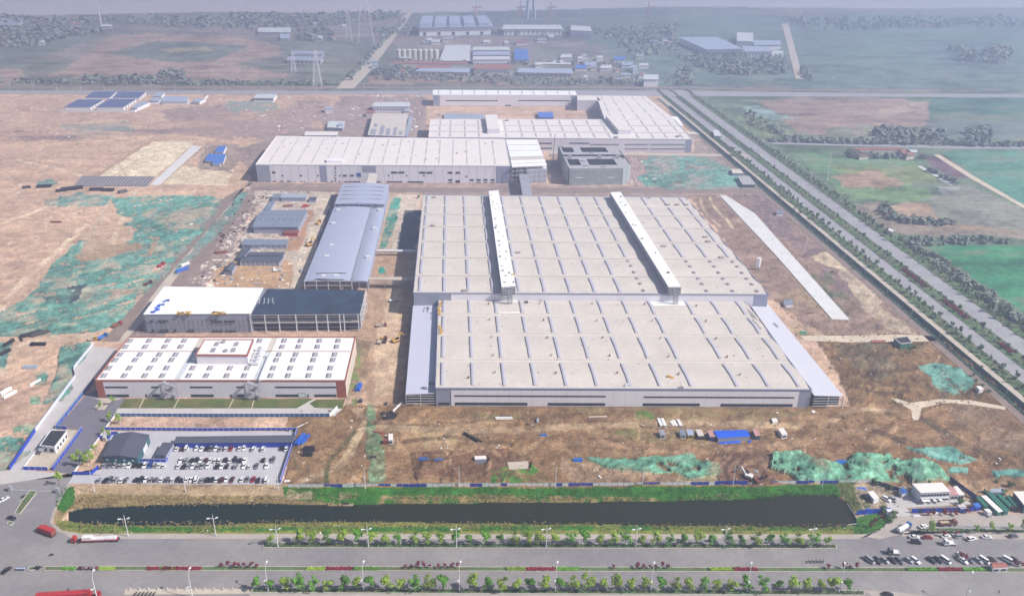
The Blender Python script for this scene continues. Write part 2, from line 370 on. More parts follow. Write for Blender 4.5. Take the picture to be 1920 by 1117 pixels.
paint([(300,205),(620,180),(640,240),(480,258),(330,250)],(.34,.24,.21),8,noise=N1)
paint([(115,235),(240,228),(260,252),(120,258)],(.22,.26,.24),6,noise=N4)
paint([(420,190),(520,190),(520,212),(430,212)],(.24,.30,.26),6,noise=N2)
paint([(186,330),(288,266),(366,266),(278,344),(196,345)],(.74,.62,.44),2)
paint([(302,345),(340,312),(440,318),(425,348)],(.70,.57,.40),2)
paint([(380,275),(445,270),(455,300),(430,322),(370,318)],(.33,.25,.20),5)
paint([(440,280),(520,255),(480,345),(400,400),(330,470),(262,560),(200,640),(300,640),(430,480),(470,400),(640,350),(640,345),(480,345)],(.30,.22,.19),4)
paint([(640,180),(800,180),(800,330),(1040,345),(640,345),(480,255),(600,240)],(.34,.25,.22),5)
paint([(470,342),(1460,350),(1470,372),(460,366)],(.34,.25,.21),4)
paint([(470,350),(600,352),(605,400),(580,470),(560,545),(380,545),(430,480),(480,400)],(.50,.40,.32),8,amp=.3)
m=mask([(440,380),(540,360),(470,440),(430,540),(350,545),(380,490)],5); C[m&(N3>.15)]=(.65,.58,.50); C[m&(N3<-.14)]=(.22,.19,.18)
paint([(560,395),(590,395),(560,470),(535,470)],(.42,.24,.14),3)
paint([(440,485),(545,487),(550,540),(400,545),(400,510)],(.46,.29,.16),5)
paint([(590,360),(625,360),(575,540),(545,540),(560,470),(590,420)],(.58,.48,.37),3)
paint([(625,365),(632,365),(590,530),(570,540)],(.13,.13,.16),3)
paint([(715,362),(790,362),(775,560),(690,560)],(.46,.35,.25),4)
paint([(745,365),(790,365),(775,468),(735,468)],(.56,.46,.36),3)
paint([(780,395),(790,395),(780,470),(745,468),(757,405)],(.06,.09,.12),3)  # dark blue tone paints the hall's cast shadow on the yard
paint([(700,470),(778,470),(776,640),(765,760),(690,760),(660,640),(690,555)],(.42,.28,.18),5)
paint([(725,540),(752,540),(748,640),(735,740),(700,745),(705,640),(722,580)],(.54,.39,.26),5)
paint([(655,640),(700,640),(690,700),(665,740),(650,740)],(.24,.17,.10),8,noise=N2)
paint([(660,700),(680,640),(665,770),(640,775)],(.16,.20,.07),4,noise=N3)
# back right, around the scaffolded block
paint([(1030,285),(1420,285),(1460,350),(1030,345)],(.37,.26,.23),6)
paint([(1290,170),(1310,260),(1400,330),(1450,360),(1400,360),(1300,300)],(.30,.24,.20),6)
# right strip of dark rough soil between hall and highway
paint([(1290,368),(1440,366),(1600,510),(1740,630),(1960,830),(1700,830),(1560,640),(1440,560)],(.285,.195,.15),6,amp=.8)
paint([(1370,365),(1430,362),(1560,470),(1620,560),(1590,560),(1500,470)],(.215,.15,.15),9,noise=N1,amp=1.)
paint([(1430,362),(1470,362),(1560,440),(1720,600),(1960,800),(1960,840),(1740,640),(1560,470)],(.33,.24,.21),4,amp=.2)
paint([(1490,370),(1530,365),(1560,395),(1520,400)],(.46,.36,.26),4)
paint([(1520,480),(1560,470),(1600,500),(1590,510),(1540,500)],(.55,.44,.30),6)
paint([(1570,510),(1620,500),(1640,560),(1720,630),(1660,620),(1600,560)],(.52,.42,.30),6,noise=N1)
paint([(1500,520),(1560,510),(1600,590),(1570,600)],(.14,.15,.09),8,noise=N2)
paint([(1440,560),(1500,540),(1580,610),(1500,640)],(.30,.22,.13),8,noise=N1)
paint([(1530,630),(1780,630),(1900,760),(1600,770)],(.185,.115,.055),8,amp=1.5)
paint([(1560,650),(1640,640),(1700,700),(1640,720)],(.12,.11,.07),8,noise=N2,alpha=.8)
# front soil
paint([(540,760),(1990,760),(2300,960),(530,925)],(.265,.16,.08),5,amp=.8)
paint([(700,790),(1560,780),(1500,850),(720,850)],(.36,.23,.125),12,noise=N1)
paint([(590,790),(700,780),(690,850),(640,905),(545,905)],(.37,.25,.14),14,amp=.6,alpha=.75,noise=N1)
paint([(770,850),(960,845),(1010,870),(960,900),(780,905)],(.19,.105,.06),8,amp=1.4,base=.8)
paint([(800,800),(860,798),(850,850),(790,840)],(.50,.37,.22),8,noise=N2)
paint([(1050,860),(1180,870),(1280,900),(1060,905)],(.34,.23,.14),8)
paint([(1270,885),(1350,880),(1350,905),(1265,905)],(.42,.35,.20),6)
paint([(1360,840),(1450,845),(1450,905),(1350,900)],(.20,.12,.08),8,amp=1.3)
paint([(1380,850),(1700,830),(1990,860),(1990,930),(1800,900),(1450,850)],(.225,.13,.065),8,amp=1.0)
paint([(1560,770),(1640,760),(1700,830),(1620,850)],(.30,.19,.10),8,noise=N2)
paint([(1760,740),(1900,770),(1960,900),(1850,860)],(.21,.15,.10),10,noise=N2,alpha=.8)
paint([(1780,900),(1990,895),(2200,960),(1850,940)],(.42,.28,.16),8,noise=N1)
paint([(1040,750),(1530,770),(1400,800),(1100,780)],(.23,.19,.09),8,noise=N3,alpha=.7)
for q in ([(860,780),(1000,772),(1010,784),(870,790)],[(780,815),(900,812),(880,828),(790,830)],[(1150,810),(1280,805),(1270,828),(1160,830)],[(1300,815),(1380,825),(1340,840),(1290,835)]):
    paint(q,(.16,.16,.06),7,noise=N2,alpha=.8)
for q in ([(925,888),(960,872),(990,870),(1035,893),(1030,905),(925,905)],[(1195,775),(1240,770),(1230,790),(1200,790)]):
    paint(q,(.06,.20,.03),6,noise=N3)
# wheel tracks
for k in range(260):
    r=random.random()
    if r<.5: x0=random.uniform(700,1880);y0=random.uniform(780,900)
    elif r<.62: x0=random.uniform(560,700);y0=random.uniform(790,895)
    elif r<.9: x0=random.uniform(0,200);y0=random.uniform(260,620)
    else: x0=random.uniform(1500,1850);y0=random.uniform(600,760)
    an=random.gauss(0.05,.55); L=random.uniform(40,210); cu=random.gauss(0,.012)
    pts=[];x,y=x0,y0
    for i in range(7):
        pts.append((x,y)); x+=math.cos(an)*L/6; y+=math.sin(an)*L/6*.5; an+=cu*L/6
    dark=random.random()<.6
    cc=(.15,.075,.04) if dark else (.42,.28,.16)
    if x0<210: cc=(.40,.25,.19) if dark else (.56,.42,.31)
    stroke(pts,.8,cc,.6,.06); stroke([(px,py+5) for px,py in pts],.8,cc,.6,.06)
Z=zt
for pts,w,c in (([(184,330),(288,264),(368,263)],3,(.34,.22,.17)),([(300,346),(390,270)],2,(.36,.24,.18)),([(0,420),(60,400),(120,372)],5,(.70,.54,.38)),([(90,620),(150,560),(205,470),(240,380)],5,(.68,.52,.36)),([(0,580),(50,520),(110,470),(160,420)],6,(.72,.56,.40)),([(30,300),(120,320),(180,340)],5,(.68,.52,.37)),([(1560,690),(1640,700),(1740,690)],5,(.10,.06,.03)),([(1580,720),(1650,740),(1700,735)],5,(.11,.07,.04)),([(1620,800),(1700,830),(1760,850)],6,(.12,.07,.04)),([(1740,790),(1800,830),(1880,860)],7,(.11,.08,.05)),([(1500,800),(1560,830),(1640,840)],4,(.14,.08,.04)),([(1100,790),(1250,800),(1400,795)],4,(.15,.09,.05)),([(760,830),(850,820),(960,835)],4,(.14,.085,.04)),([(1590,650),(1640,670),(1690,660)],6,(.11,.07,.04)),([(670,770),(720,800),(900,808),(1100,800),(1300,795),(1500,800)],6,(.42,.30,.18)),([(570,900),(640,870),(670,820),(700,770)],5,(.50,.37,.23)),
    ([(1100,830),(1300,845),(1450,838),(1560,820),(1640,800)],6,(.38,.24,.14)),([(1560,790),(1600,770),(1680,772)],4,(.46,.33,.21)),
    ([(0,700),(20,660),(70,640),(170,630)],7,(.58,.46,.33)),([(60,560),(170,440),(210,360)],6,(.58,.43,.32)),([(0,520),(60,470),(70,420)],5,(.56,.41,.31)),
    ([(550,840),(560,880),(600,905)],2,(.2,.15,.09)),([(665,810),(640,840),(615,870),(612,905)],2.4,(.10,.11,.05)),([(685,770),(690,790),(760,798),(900,790),(1100,776)],1.6,(.15,.10,.06)),
    ([(1330,370),(1340,390),(1360,410),(1375,430)],2.5,(.62,.52,.34)),([(1312,372),(1322,398),(1350,425)],2,(.62,.52,.34)),
    ([(1380,855),(1360,880),(1365,900)],2.5,(.08,.05,.03)),([(1400,855),(1385,880),(1390,898)],2.5,(.08,.05,.03))):
    stroke(pts,w,c,.75)
# far right fields beyond the highway
X0=1500
paint([(1290,172),(9000,178),(9000,3000),(2400,1200),(1960,740),(1830,600),(1620,410),(1420,262)],(.14,.19,.12),0,amp=.1)
paint([(1420,190),(1510,180),(1690,184),(1745,200),(1740,235),(1600,262),(1500,250)],(.31,.22,.18),6)
paint([(1395,200),(1425,198),(1460,215),(1500,222),(1440,225),(1400,212)],(.30,.42,.38),3)
paint([(1380,215),(1440,225),(1500,262),(1440,262),(1400,240)],(.20,.26,.13),5)
paint([(1550,240),(1640,232),(1645,262),(1550,262)],(.22,.25,.17),5,noise=N2)
paint([(1745,183),(9000,186),(9000,228),(1740,214)],(.07,.17,.12),4)
paint([(1650,205),(1740,190),(1735,225),(1640,238)],(.40,.30,.23),4,noise=N1)
paint([(1730,225),(1990,230),(1990,262),(1760,258)],(.14,.17,.16),6)
paint([(1470,275),(1600,295),(1720,300),(1700,380),(1560,350)],(.13,.24,.12),6)
paint([(1550,310),(1740,312),(1760,345),(1620,345)],(.22,.27,.12),8)
paint([(1560,330),(1640,318),(1700,345),(1640,358),(1580,350)],(.36,.25,.17),6)
paint([(1560,352),(1740,352),(1760,375),(1600,378)],(.17,.27,.12),5)
paint([(1735,296),(1765,290),(1830,335),(1760,330)],(.17,.10,.12),3)
paint([(1765,285),(1820,282),(9000,282),(9000,430),(1960,410),(1840,340)],(.085,.23,.16),3)
paint([(1755,348),(1800,350),(1830,370),(1770,366)],(.38,.38,.35),4)
paint([(1650,390),(1700,378),(1900,400),(1960,430),(1960,445),(1760,425),(1660,405)],(.38,.26,.18),5)
paint([(1590,385),(1650,380),(1660,405),(1760,425),(1960,440),(1960,460),(1700,440),(1620,420)],(.27,.22,.17),5)
paint([(1820,350),(1960,410),(1960,440),(1760,415),(1740,370)],(.24,.24,.19),6)
paint([(1690,445),(1830,440),(1960,452),(1960,470),(1720,462)],(.13,.18,.12),5)
paint([(1735,462),(1800,460),(9000,466),(9000,700),(1960,610),(1870,552),(1800,512)],(.045,.215,.10),4)
paint([(1700,450),(1745,465),(1820,520),(1900,585),(1990,640),(1990,700),(1860,600)],(.17,.19,.11),5)
# --- dust nets: painted and then lifted as sheets of their own
TE=(.125,.31,.25);TE2=(.14,.28,.24);TG=(.17,.40,.26)
NETS=[]
def net(poly,col,label,jit=6,base=None,amp=None,lift=.2,gaps=None,strk=False):
    m=mask(poly,jit)
    if gaps is not None: m&=~(N2<gaps)
    m&=~((N3*.9+N2*1.3)<-.36)
    old=C.copy()
    if strk: m&=~((STRK>.17)&(N1>-.10))
    STR2=fbm(WX[m]/3.2+WY[m]/9,WY[m]/2.6-WX[m]/8,3)-.5  # streaks that paint fold highlights into the net colour
    C[m]=np.array(col)*(1.05+STR2[:,None]*.9+N1[m][:,None]*.9+N3[m][:,None]*.6+ND[m][:,None]*.5)
    w=np.clip(ND[m]*4-.1,0,1)[:,None]; C[m]=C[m]*(1-w*.35)+np.array((.26,.30,.22))*w*.35
    w2=np.clip(N2[m]*3.2+N4[m]*2.5+(-.14 if strk else .0),0,.65)[:,None]; C[m]=C[m]*(1-w2)+old[m]*w2
    if amp is not None:AMP[m]=amp
    if base is not None:
        BASE[m]=base
    NETS.append((m,label,lift))
STRK=fbm((WX*.80+WY*.6)/22,(WX*.6-WY*.8)/4.5,4)-.5
net([(210,372),(300,367),(390,367),(418,374),(398,412),(340,480),(305,525),(255,560),(235,600),(180,622),(60,630),(-60,632),(-30,600),(50,560),(90,510),(104,490),(150,450),(172,452),(148,470),(180,475),(235,455),(262,432),(230,420),(255,412),(225,404),(215,392)],TE,'large torn teal dust net spread over the bare earth left of the access road',4,amp=.3,strk=True)
paint([(140,478),(200,460),(262,455),(268,465),(205,485),(150,495)],(.40,.28,.18),5)
paint([(80,552),(120,540),(162,532),(140,566),(90,572)],(.055,.075,.085),6,noise=N2)
paint([(285,455),(298,452),(282,480),(270,482)],(.42,.30,.20),3)
paint([(160,440),(240,420),(245,450),(200,458),(160,470)],(.48,.34,.24),5,noise=N1)
net([(80,378),(150,362),(215,368),(200,384),(150,388),(82,386)],TE2,'thin teal dust net beside the dark pipe stacks at the left',6)
net([(65,342),(95,333),(106,345),(78,352)],TE2,'small oval teal dust net in the open earth at the left edge',3)
net([(452,362),(466,362),(440,410),(400,450),(372,478),(345,497),(330,520),(322,512),(352,478),(380,440),(415,402)],TE2,'long narrow teal dust net between the two dirt roads',3)
net([(112,650),(170,641),(172,655),(140,700),(136,730),(118,752),(80,758),(92,735),(108,700)],TE,'tall teal dust net draped beside the light concrete site road',4,base=.5)
net([(-90,822),(45,820),(60,845),(20,880),(-90,900)],TE,'teal dust net by the blue fence in the left bottom corner',4,base=.3)
net([(25,800),(72,790),(68,812),(30,818)],TG,'small green net scrap above the corner net',4,gaps=-.05)
net([(58,745),(78,740),(75,758),(56,760)],TG,'small bright green net scrap on brown soil',2)
net([(70,700),(92,693),(84,722),(66,722)],TE,'short teal net strip beside stacked sheet metal',3)
net([(-60,636),(22,644),(8,690),(-60,690)],TE2,'teal net patch beside the black pipes',4)
net([(736,372),(752,371),(742,420),(724,464),(711,466),(722,420)],(.03,.26,.19),'dark green net strip between grey warehouse and factory hall',2,gaps=-.3)
net([(711,502),(721,502),(721,514),(709,514)],(.02,.26,.19),'small round green net in the bare yard between the halls',2)
net([(1192,335),(1215,325),(1200,300),(1240,291),(1330,296),(1372,318),(1400,345),(1385,357),(1225,354)],TE,'large teal dust net in front of the scaffolded block',7,amp=.6)
net([(1100,858),(1180,860),(1300,851),(1308,864),(1350,872),(1355,893),(1290,898),(1262,885),(1200,890),(1150,882)],TG,'long green net covering the earth bank behind the fence',4,base=.8,amp=.8)
net([(1445,852),(1500,848),(1530,868),(1580,872),(1600,855),(1660,852),(1690,865),(1730,864),(1765,882),(1785,904),(1500,906),(1482,892),(1448,880)],TG,'widest green net covering earth mounds behind the fence',3,base=1.6,amp=1.6)
net([(1690,838),(1720,841),(1785,838),(1835,864),(1800,872),(1750,862)],TE,'long narrow teal net on the brown slope above the mounds',3,base=.8,amp=.6)
net([(1775,878),(1816,876),(1815,888),(1780,887)],TE,'small teal net piece right of the green mounds',2)
net([(1862,884),(1920,880),(2050,886),(2050,896),(1868,895)],TE,'teal net strip running out of the frame at the right',3)
net([(1716,687),(1745,683),(1800,690),(1832,715),(1815,735),(1790,742),(1765,736),(1735,706)],TE,'teal net over loose earth near the right boundary fence',5,amp=.7)
net([(688,757),(702,757),(706,805),(722,830),(720,860),(726,895),(718,905),(690,905),(696,870),(684,850)],(.21,.32,.17),'faded green net trailing along the drainage line',3,gaps=-.12)
net([(1500,622),(1512,621),(1513,627),(1500,627)],(.03,.30,.18),'tiny green net heap beside the tan cross road',1)
# --- canal banks
GB=(.040,.150,.018)
paint([(110,908),(540,905),(560,950),(130,960),(90,1002),(95,960)],(.42,.30,.18),4,amp=.25)
paint([(150,926),(330,928),(535,930),(640,938),(640,948),(130,955),(100,990),(110,950)],(.27,.20,.09),5)
paint([(108,915),(140,912),(140,945),(118,960),(105,955)],GB,5)
paint([(530,914),(700,913),(1000,915),(1400,911),(1575,908),(1590,930),(1400,938),(900,944),(640,944),(535,934)],GB,4,amp=.4)
paint([(540,918),(585,918),(590,935),(535,935)],(.40,.31,.20),4,noise=N2); paint([(640,922),(670,922),(670,935),(640,935)],(.40,.31,.20),3,noise=N2)
paint([(720,930),(900,928),(1200,933),(1250,938),(900,946),(700,946)],(.26,.20,.08),5,noise=N3)
paint([(100,975),(300,985),(560,975),(1000,980),(1400,984),(1610,984),(1612,1001),(150,1001),(108,992)],(.20,.21,.05),3,amp=.3)
paint([(120,985),(400,990),(1000,985),(1600,988),(1600,994),(150,996)],GB,5,noise=N2)
paint([(1590,975),(1640,962),(1682,966),(1685,975),(1642,1002),(1600,1002)],(.05,.15,.02),4)
paint([(1562,905),(1600,905),(1625,960),(1610,968)],(.13,.14,.05),4)
paint([(1600,908),(1740,912),(1790,960),(1620,960)],(.38,.30,.21),4)
paint([(1700,925),(1800,922),(1830,942),(1720,952)],(.40,.31,.21),4)
# pond bed
POND=[(128,958),(150,952),(180,950),(330,943),(500,942),(640,946),(720,943),(900,941),(1200,938),(1400,934),(1470,926),(1560,925),(1590,940),(1602,962),(1606,984),(1540,988),(1400,985),(1000,982),(700,977),(560,978),(300,985),(180,982),(128,976)]
m=mask(POND,1.2); C[m]=(.05,.045,.03); BASE[m]=-2.2; AMP[m]=.1
# river at the far edge
m=mask([(-7000,-122),(9000,-122),(9000,14),(1850,14),(1700,16),(1280,12),(760,24),(400,22),(0,30),(-7000,34)],0);BASE[m]=-3
# dark puddle
paint([(712,773),(735,770),(745,778),(735,790),(716,788)],(.03,.03,.03),2,base=-.6)
# --- flatten the ground below roads, pads and buildings
FLATS=[]
def flatten():
    for poly,_ in FLATS:
        xs=[p[0] for p in poly];ys=[p[1] for p in poly]
        c0=max(0,np.searchsorted(PXA,min(xs)-8));c1=np.searchsorted(PXA,max(xs)+8);r0=np.searchsorted(PYA,min(ys)-6);r1=np.searchsorted(PYA,max(ys)+6)
        sl=(slice(r0,r1),slice(c0,c1)); x=PX[sl];y=PY[sl]; mm=np.zeros(x.shape,bool)
        for dx,dy in((0,0),(5,0),(-5,0),(0,4),(0,-4)): mm|=pip(poly,x+dx,y+dy)
        AMP[sl][mm]=0; BASE[sl][mm]=np.minimum(BASE[sl][mm],0)
def build_ground():
    flatten()
    wx=WX+N2*18; wy=WY+JY*18
    RG=1-np.abs(fbm(wx/9+70,wy/6+20,4,.6)-.5)*4      # churned ridges
    RG=np.clip(RG,-1,1); RS=1-np.abs(fbm(wx/26+170,wy/13+120,4,.6)-.5)*4.5; RS=np.clip(RS,-1,1)
    z=BASE+AMP*(N2*2.6+N3*1.1+RG*.42+RS*.45)*np.where(BASE<-1,0,1)
    z=np.where((BASE>-1),np.where(AMP>0,z-0.0,z),z)
    # colour variation of the bare earth
    v=1+N3*.55+N2*.55+N1*.3+np.where((PY>640)&(PY<910),ND*.7,ND*.2)+np.where(AMP>.5,RG*.24-RS*.26-.02,RG*.04-RS*.05)*(SCL<4)
    FA=fbm(WX/45+9,WY/26+3,5,.62)-.5; ROWS=np.sin((WX*.25+WY)/ (3.0*SCL))*.10+(fbm(WX/150,WY/9,3)-.5)*.5
    v=v+np.where((PY<172)|((WX>432)),FA*1.5+ROWS,0)
    Cc=C*np.clip(v,.5,1.6)[...,None]
    br=np.clip(FA*5-.5,0,.55)[...,None]*((PY<172)|(WX>432))[...,None]; Cc=Cc*(1-br)+np.array((.23,.20,.16))*br
    nr,nc=PX.shape; idx=np.arange(nr*nc).reshape(nr,nc)
    co=np.stack([WX,WY,z],-1).reshape(-1,3)
    q=np.stack([idx[1:,:-1],idx[1:,1:],idx[:-1,1:],idx[:-1,:-1]],-1).reshape(-1,4)
    rgba=np.concatenate([Cc.reshape(-1,3),np.ones((nr*nc,1))],1)
    def make(name,co,q,rgba,m,flat=False):
        me=bpy.data.meshes.new(name); me.vertices.add(len(co)); me.vertices.foreach_set('co',co.astype(np.float32).ravel())
        me.loops.add(q.size); me.loops.foreach_set('vertex_index',q.astype(np.int32).ravel())
        me.polygons.add(len(q)); me.polygons.foreach_set('loop_start',np.arange(0,q.size,4,dtype=np.int32))
        at=me.color_attributes.new('Col','FLOAT_COLOR','POINT'); at.data.foreach_set('color',rgba.astype(np.float32).ravel())
        me.polygons.foreach_set('use_smooth',np.ones(len(q),bool)); me.materials.append(m); me.update(); me.validate(); return me
    g=link('ground',make('ground',co,q,rgba,MT['ground'])); g['kind']='structure'
    for m,label,lift in NETS:
        mf=m.ravel(); ok=mf[q].all(1); qq=q[ok]
        if len(qq)==0: continue
        us,inv=np.unique(qq.ravel(),return_inverse=True); cc=co[us].copy(); cc[:,2]+=lift
        c0=cc.mean(0); c0[2]=0
        o=link('dust_net',make('dust_net',cc-c0,inv.reshape(-1,4),rgba[us],MT['net']),None,tuple(c0)); tag(o,label,'dust net',kind=None)
# --- sheets: roads, pads, water
def sheet(name,poly,m,z=.12,z0=-.4,kind='structure',kerb=None,label=None,flat=True):
    w=[G(x,y,z) for x,y in poly]
    if flat:FLATS.append((poly,z))
    b=MB(); b.prism(w,z0,z)
    mats=[MT[m]]
    o=solo(name,b,mats,label=label,kind=kind)
    if kerb:
        c=sum(p[0] for p in w)/len(w),sum(p[1] for p in w)/len(w)
        k=MB()
        for i in range(len(w)):
            a=w[i];e=w[(i+1)%len(w)]; k.bar((a[0],a[1],z+.02),(e[0],e[1],z+.02),.3,h=kerb)
        part('kerb',k,MT['kerb'],o)
    return o
# ================================================================ ROADS, PADS, WATER
a=MB(); a.prism([G(x,y,-.7) for x,y in [(115,945),(400,928),(1000,925),(1500,905),(1590,905),(1640,990),(1600,1000),(1000,992),(300,996),(110,992)]],-1.2,-.7)
solo('pond_water',a,MT['water'],kind='structure')
a=MB(); a.box(-14000,16000,2480,8000,-1.6,-1.4); wr=mat('river_water',(.50,.46,.46),rough=.6,var=.05,scale=.002,spec=.3); solo('river_water',a,wr,kind='structure')
def dsheet(*a,**k): return sheet(*a,**k)
# front boulevard and junction
sheet('road',[(-700,1001.5),(-60,1001),(-60,903),(0,900),(43,882),(99,887),(137,890),(128,905),(116,930),(100,955),(93,978),(108,996),(140,1004),(500,1006),(1610,1006),(1655,990),(1700,968),(1716,958),(1730,962),(2300,964),(2300,1250),(-700,1250)],'asphalt',z=.06)
sheet('road_shoulder',[(128,905),(116,930),(100,955),(93,978),(108,996),(140,1004.5),(150,1013),(180,1012),(225,1008),(1500,1007),(1612,1008),(1660,992),(1708,967),(1716,958),(1676,968),(1642,1001),(1600,1001),(150,999.5),(118,994),(104,985),(98,978),(102,962),(112,940),(122,920),(133,908)],'pavement',z=.10)
sheet('pavement',[(118,1001.5),(1612,1002),(1612,1010),(140,1009.5)],'pavement',z=.18)
sheet('road_edge',[(1700,962),(2300,964),(2300,990),(1820,984),(1760,982),(1700,998),(1650,1010),(1625,1006),(1660,985)],'pavement',z=.115)
sheet('parking_verge',[(1695,1000),(1730,992),(1960,997),(2300,1000),(2300,1012),(1960,1010),(1770,1010),(1690,1005)],'pavement',z=.12)
sheet('planting_strip',[(492,1017),(1568,1021),(1568,1028),(494,1026)],'verge',z=.25,kerb=.3)
sheet('planting_strip',[(475,1102),(1620,1107),(1620,1115),(470,1110)],'verge',z=.25,kerb=.3)
sheet('planting_strip',[(1690,1001),(1706,994),(1960,1000),(2300,1003),(2300,996),(1960,994),(1780,989),(1730,990)],'verge',z=.22,kerb=.3)
sheet('median_strip',[(84,1061.5),(144,1061),(144,1068.5),(83,1069)],'verge',z=.25,kerb=.35)
sheet('median_strip',[(186,1061),(1880,1064),(2300,1066),(2300,1073),(1880,1072),(186,1068.5)],'verge',z=.25,kerb=.35)
sheet('median_strip',[(54,1062),(64,1061),(66,1067),(56,1069),(52,1066)],'verge',z=.25,kerb=.3)
sheet('median_paving',[(144,1061.5),(186,1061.5),(186,1068.5),(144,1068.5)],'pavement',z=.2)
sheet('traffic_island',[(57,918),(68,920),(68,924),(37,963),(27,963),(40,940)],'verge',z=.25,kerb=.35)
sheet('traffic_island',[(15,978),(25,978),(25,981),(19,984),(13,982)],'verge',z=.25,kerb=.35)
sheet('lower_verge',[(470,1111),(1620,1116),(1700,1140),(1700,1160),(440,1160)],'pavement',z=.14)
sheet('concrete_apron',[(1618,1105),(1690,1110),(1740,1117),(1650,1127)],'pavement',z=.15)
sheet('bicycle_parking',[(235,1103),(470,1103),(470,1112),(232,1114)],'concrete_tan',z=.13)
# left road, yards, car park
sheet('site_road',[(176,649),(220,654),(206,672),(177,711),(105,803),(43,880),(16,882),(67,808),(142,709),(140,692)],'concrete',z=.14)
sheet('site_road',[(43,880),(137,890),(195,889),(195,876),(186,880),(137,890),(60,899),(0,908),(-60,905),(-60,880),(16,882)],'concrete',z=.09)
sheet('asphalt_yard',[(177,733),(234,746),(228,758),(216,778),(199,803),(186,815),(137,889),(99,882),(154,805),(122,803),(106,802),(160,741)],'asphalt_dark',z=.13)
sheet('yard_marking',[(176,746),(232,746),(208,752),(196,768),(172,768),(190,750)],'concrete_tan',z=.14)
sheet('guard_yard',[(107,806),(150,806),(98,878),(46,877)],'concrete_tan',z=.12)
sheet('car_park',[(190,808),(556,809),(526,908),(128,906),(137,890),(188,890),(200,870),(220,838),(186,820)],'lot',z=.16)
sheet('lawn',[(234,747),(590,747),(575,754),(556,764.5),(222,764.5)],'lawn',z=.15)
sheet('lawn',[(593,748),(647,748),(642,765),(590,764),(580,756)],'lawn',z=.15)
sheet('footpath',[(221,765),(556,765),(577,754),(581,747),(591,747),(586,756),(596,764.5),(642,765.5),(628,779),(214,777)],'concrete',z=.145)
for x0,x1 in ((268,260),(333,325),(436,428),(475,471)):
    sheet('footpath',[(x0+1,747),(x0+3,747),(x1+2,765),(x1,765)],'concrete_tan',z=.17)
sheet('storm_strip',[(210,782),(560,786),(556,800),(196,799)],'concrete_tan',z=-.2)if False else None
# internal site roads
sheet('concrete_strip',[(281,347),(361,273),(378,274.5),(299,347)],'concrete_white',z=.16)
sheet('foundation_slab',[(138,349),(153,330),(292,331),(276,349)],'asphalt_dark',z=.2)
for k in range(22):
    f=k/21
    b=MB(); A=G(141+f*134,348,.2);Bq=G(156+f*134,331.5,.2); b.bar((*A,.35),(*Bq,.35),.7,h=.4); solo('foundation_beam',b,MT['rubble_grey'],'concrete ground beam, '+nth(k+1)+' from the left on the dark foundation slab','beam','beams on the foundation slab')
sheet('dirt_road',[(476,340),(515,262),(540,258),(430,380),(350,480),(262,590),(232,640),(190,640),(300,520),(390,412),(412,375)],'dirt_road',z=.08)
sheet('dirt_road',[(470,365),(480,368),(420,440),(366,512),(330,535),(345,510),(400,440)],'dirt_road',z=.07)
sheet('dirt_road',[(470,349),(800,352),(1460,354),(1480,362),(800,361),(470,357)],'dirt_road',z=.09)
sheet('gravel_road',[(430,385),(440,386),(345,500),(280,590),(232,640),(222,640),(300,535)],'concrete_tan',z=.1)
sheet('runway_slab',[(1349,366),(1361,366),(1415,400),(1593,599),(1560,598),(1450,473)],'concrete_white',z=.5)
sheet('tan_road',[(1500,629),(1580,629),(1690,627),(1790,632),(1790,638),(1690,641),(1580,641),(1509,638)],'tan_road',z=.1)
sheet('tan_road',[(1668,744),(1685,748),(1706,755),(1760,748),(1820,750),(1885,762),(1885,768),(1820,758),(1770,755),(1728,764),(1722,787),(1712,787),(1708,768),(1690,758)],'tan_road',z=.12)
sheet('compound_yard',[(1655,930),(1700,930),(1800,935),(1830,944),(1700,951),(1708,962),(1700,968),(1672,966),(1662,945)],'concrete',z=.13)
sheet('site_slab',[(951,866),(990,864),(992,878),(955,880)],'concrete_tan',z=.3)
sheet('yard_slab',[(1030,283),(1200,286),(1430,291),(1430,294),(1200,291),(1030,288)],'concrete_tan',z=.12)
# highway (all edges run parallel to the hall)
def hx(name,x0,x1,m,z,y0=240,y1=1480,kerb=None):
    n=12;b=MB(); ys=[y0+(y1-y0)*i/n for i in range(n+1)]
    b.prism([(x0,y0),(x1,y0),(x1,y1),(x0,y1)],-.3,z)
    o=solo(name,b,MT[m],kind='structure')
    from_px=[]
    for (x,y) in ((x0-1,y0),(x1+1,y0),(x1+1,y1),(x0-1,y1)):
        d=Vector((x,y,-CH)); k=d.dot(_f); from_px.append((SW/2+FPX*d.dot(_r)/k,SH/2-FPX*d.dot(_u)/k))
    FLATS.append((from_px,z)); return o
hx('service_road',337,343,'dirt_road',.1,y0=300,y1=1300)
hx('highway_path',350.5,357,'concrete_tan',.12)
hx('highway_verge',357,367,'verge',.2)
hx('highway_carriageway',367,379,'asphalt_hw',.1)
hx('highway_median',379,391.5,'verge',.25)
hx('highway_carriageway',391.5,407,'asphalt_hw',.1)
hx('highway_verge',407,420,'verge',.2)
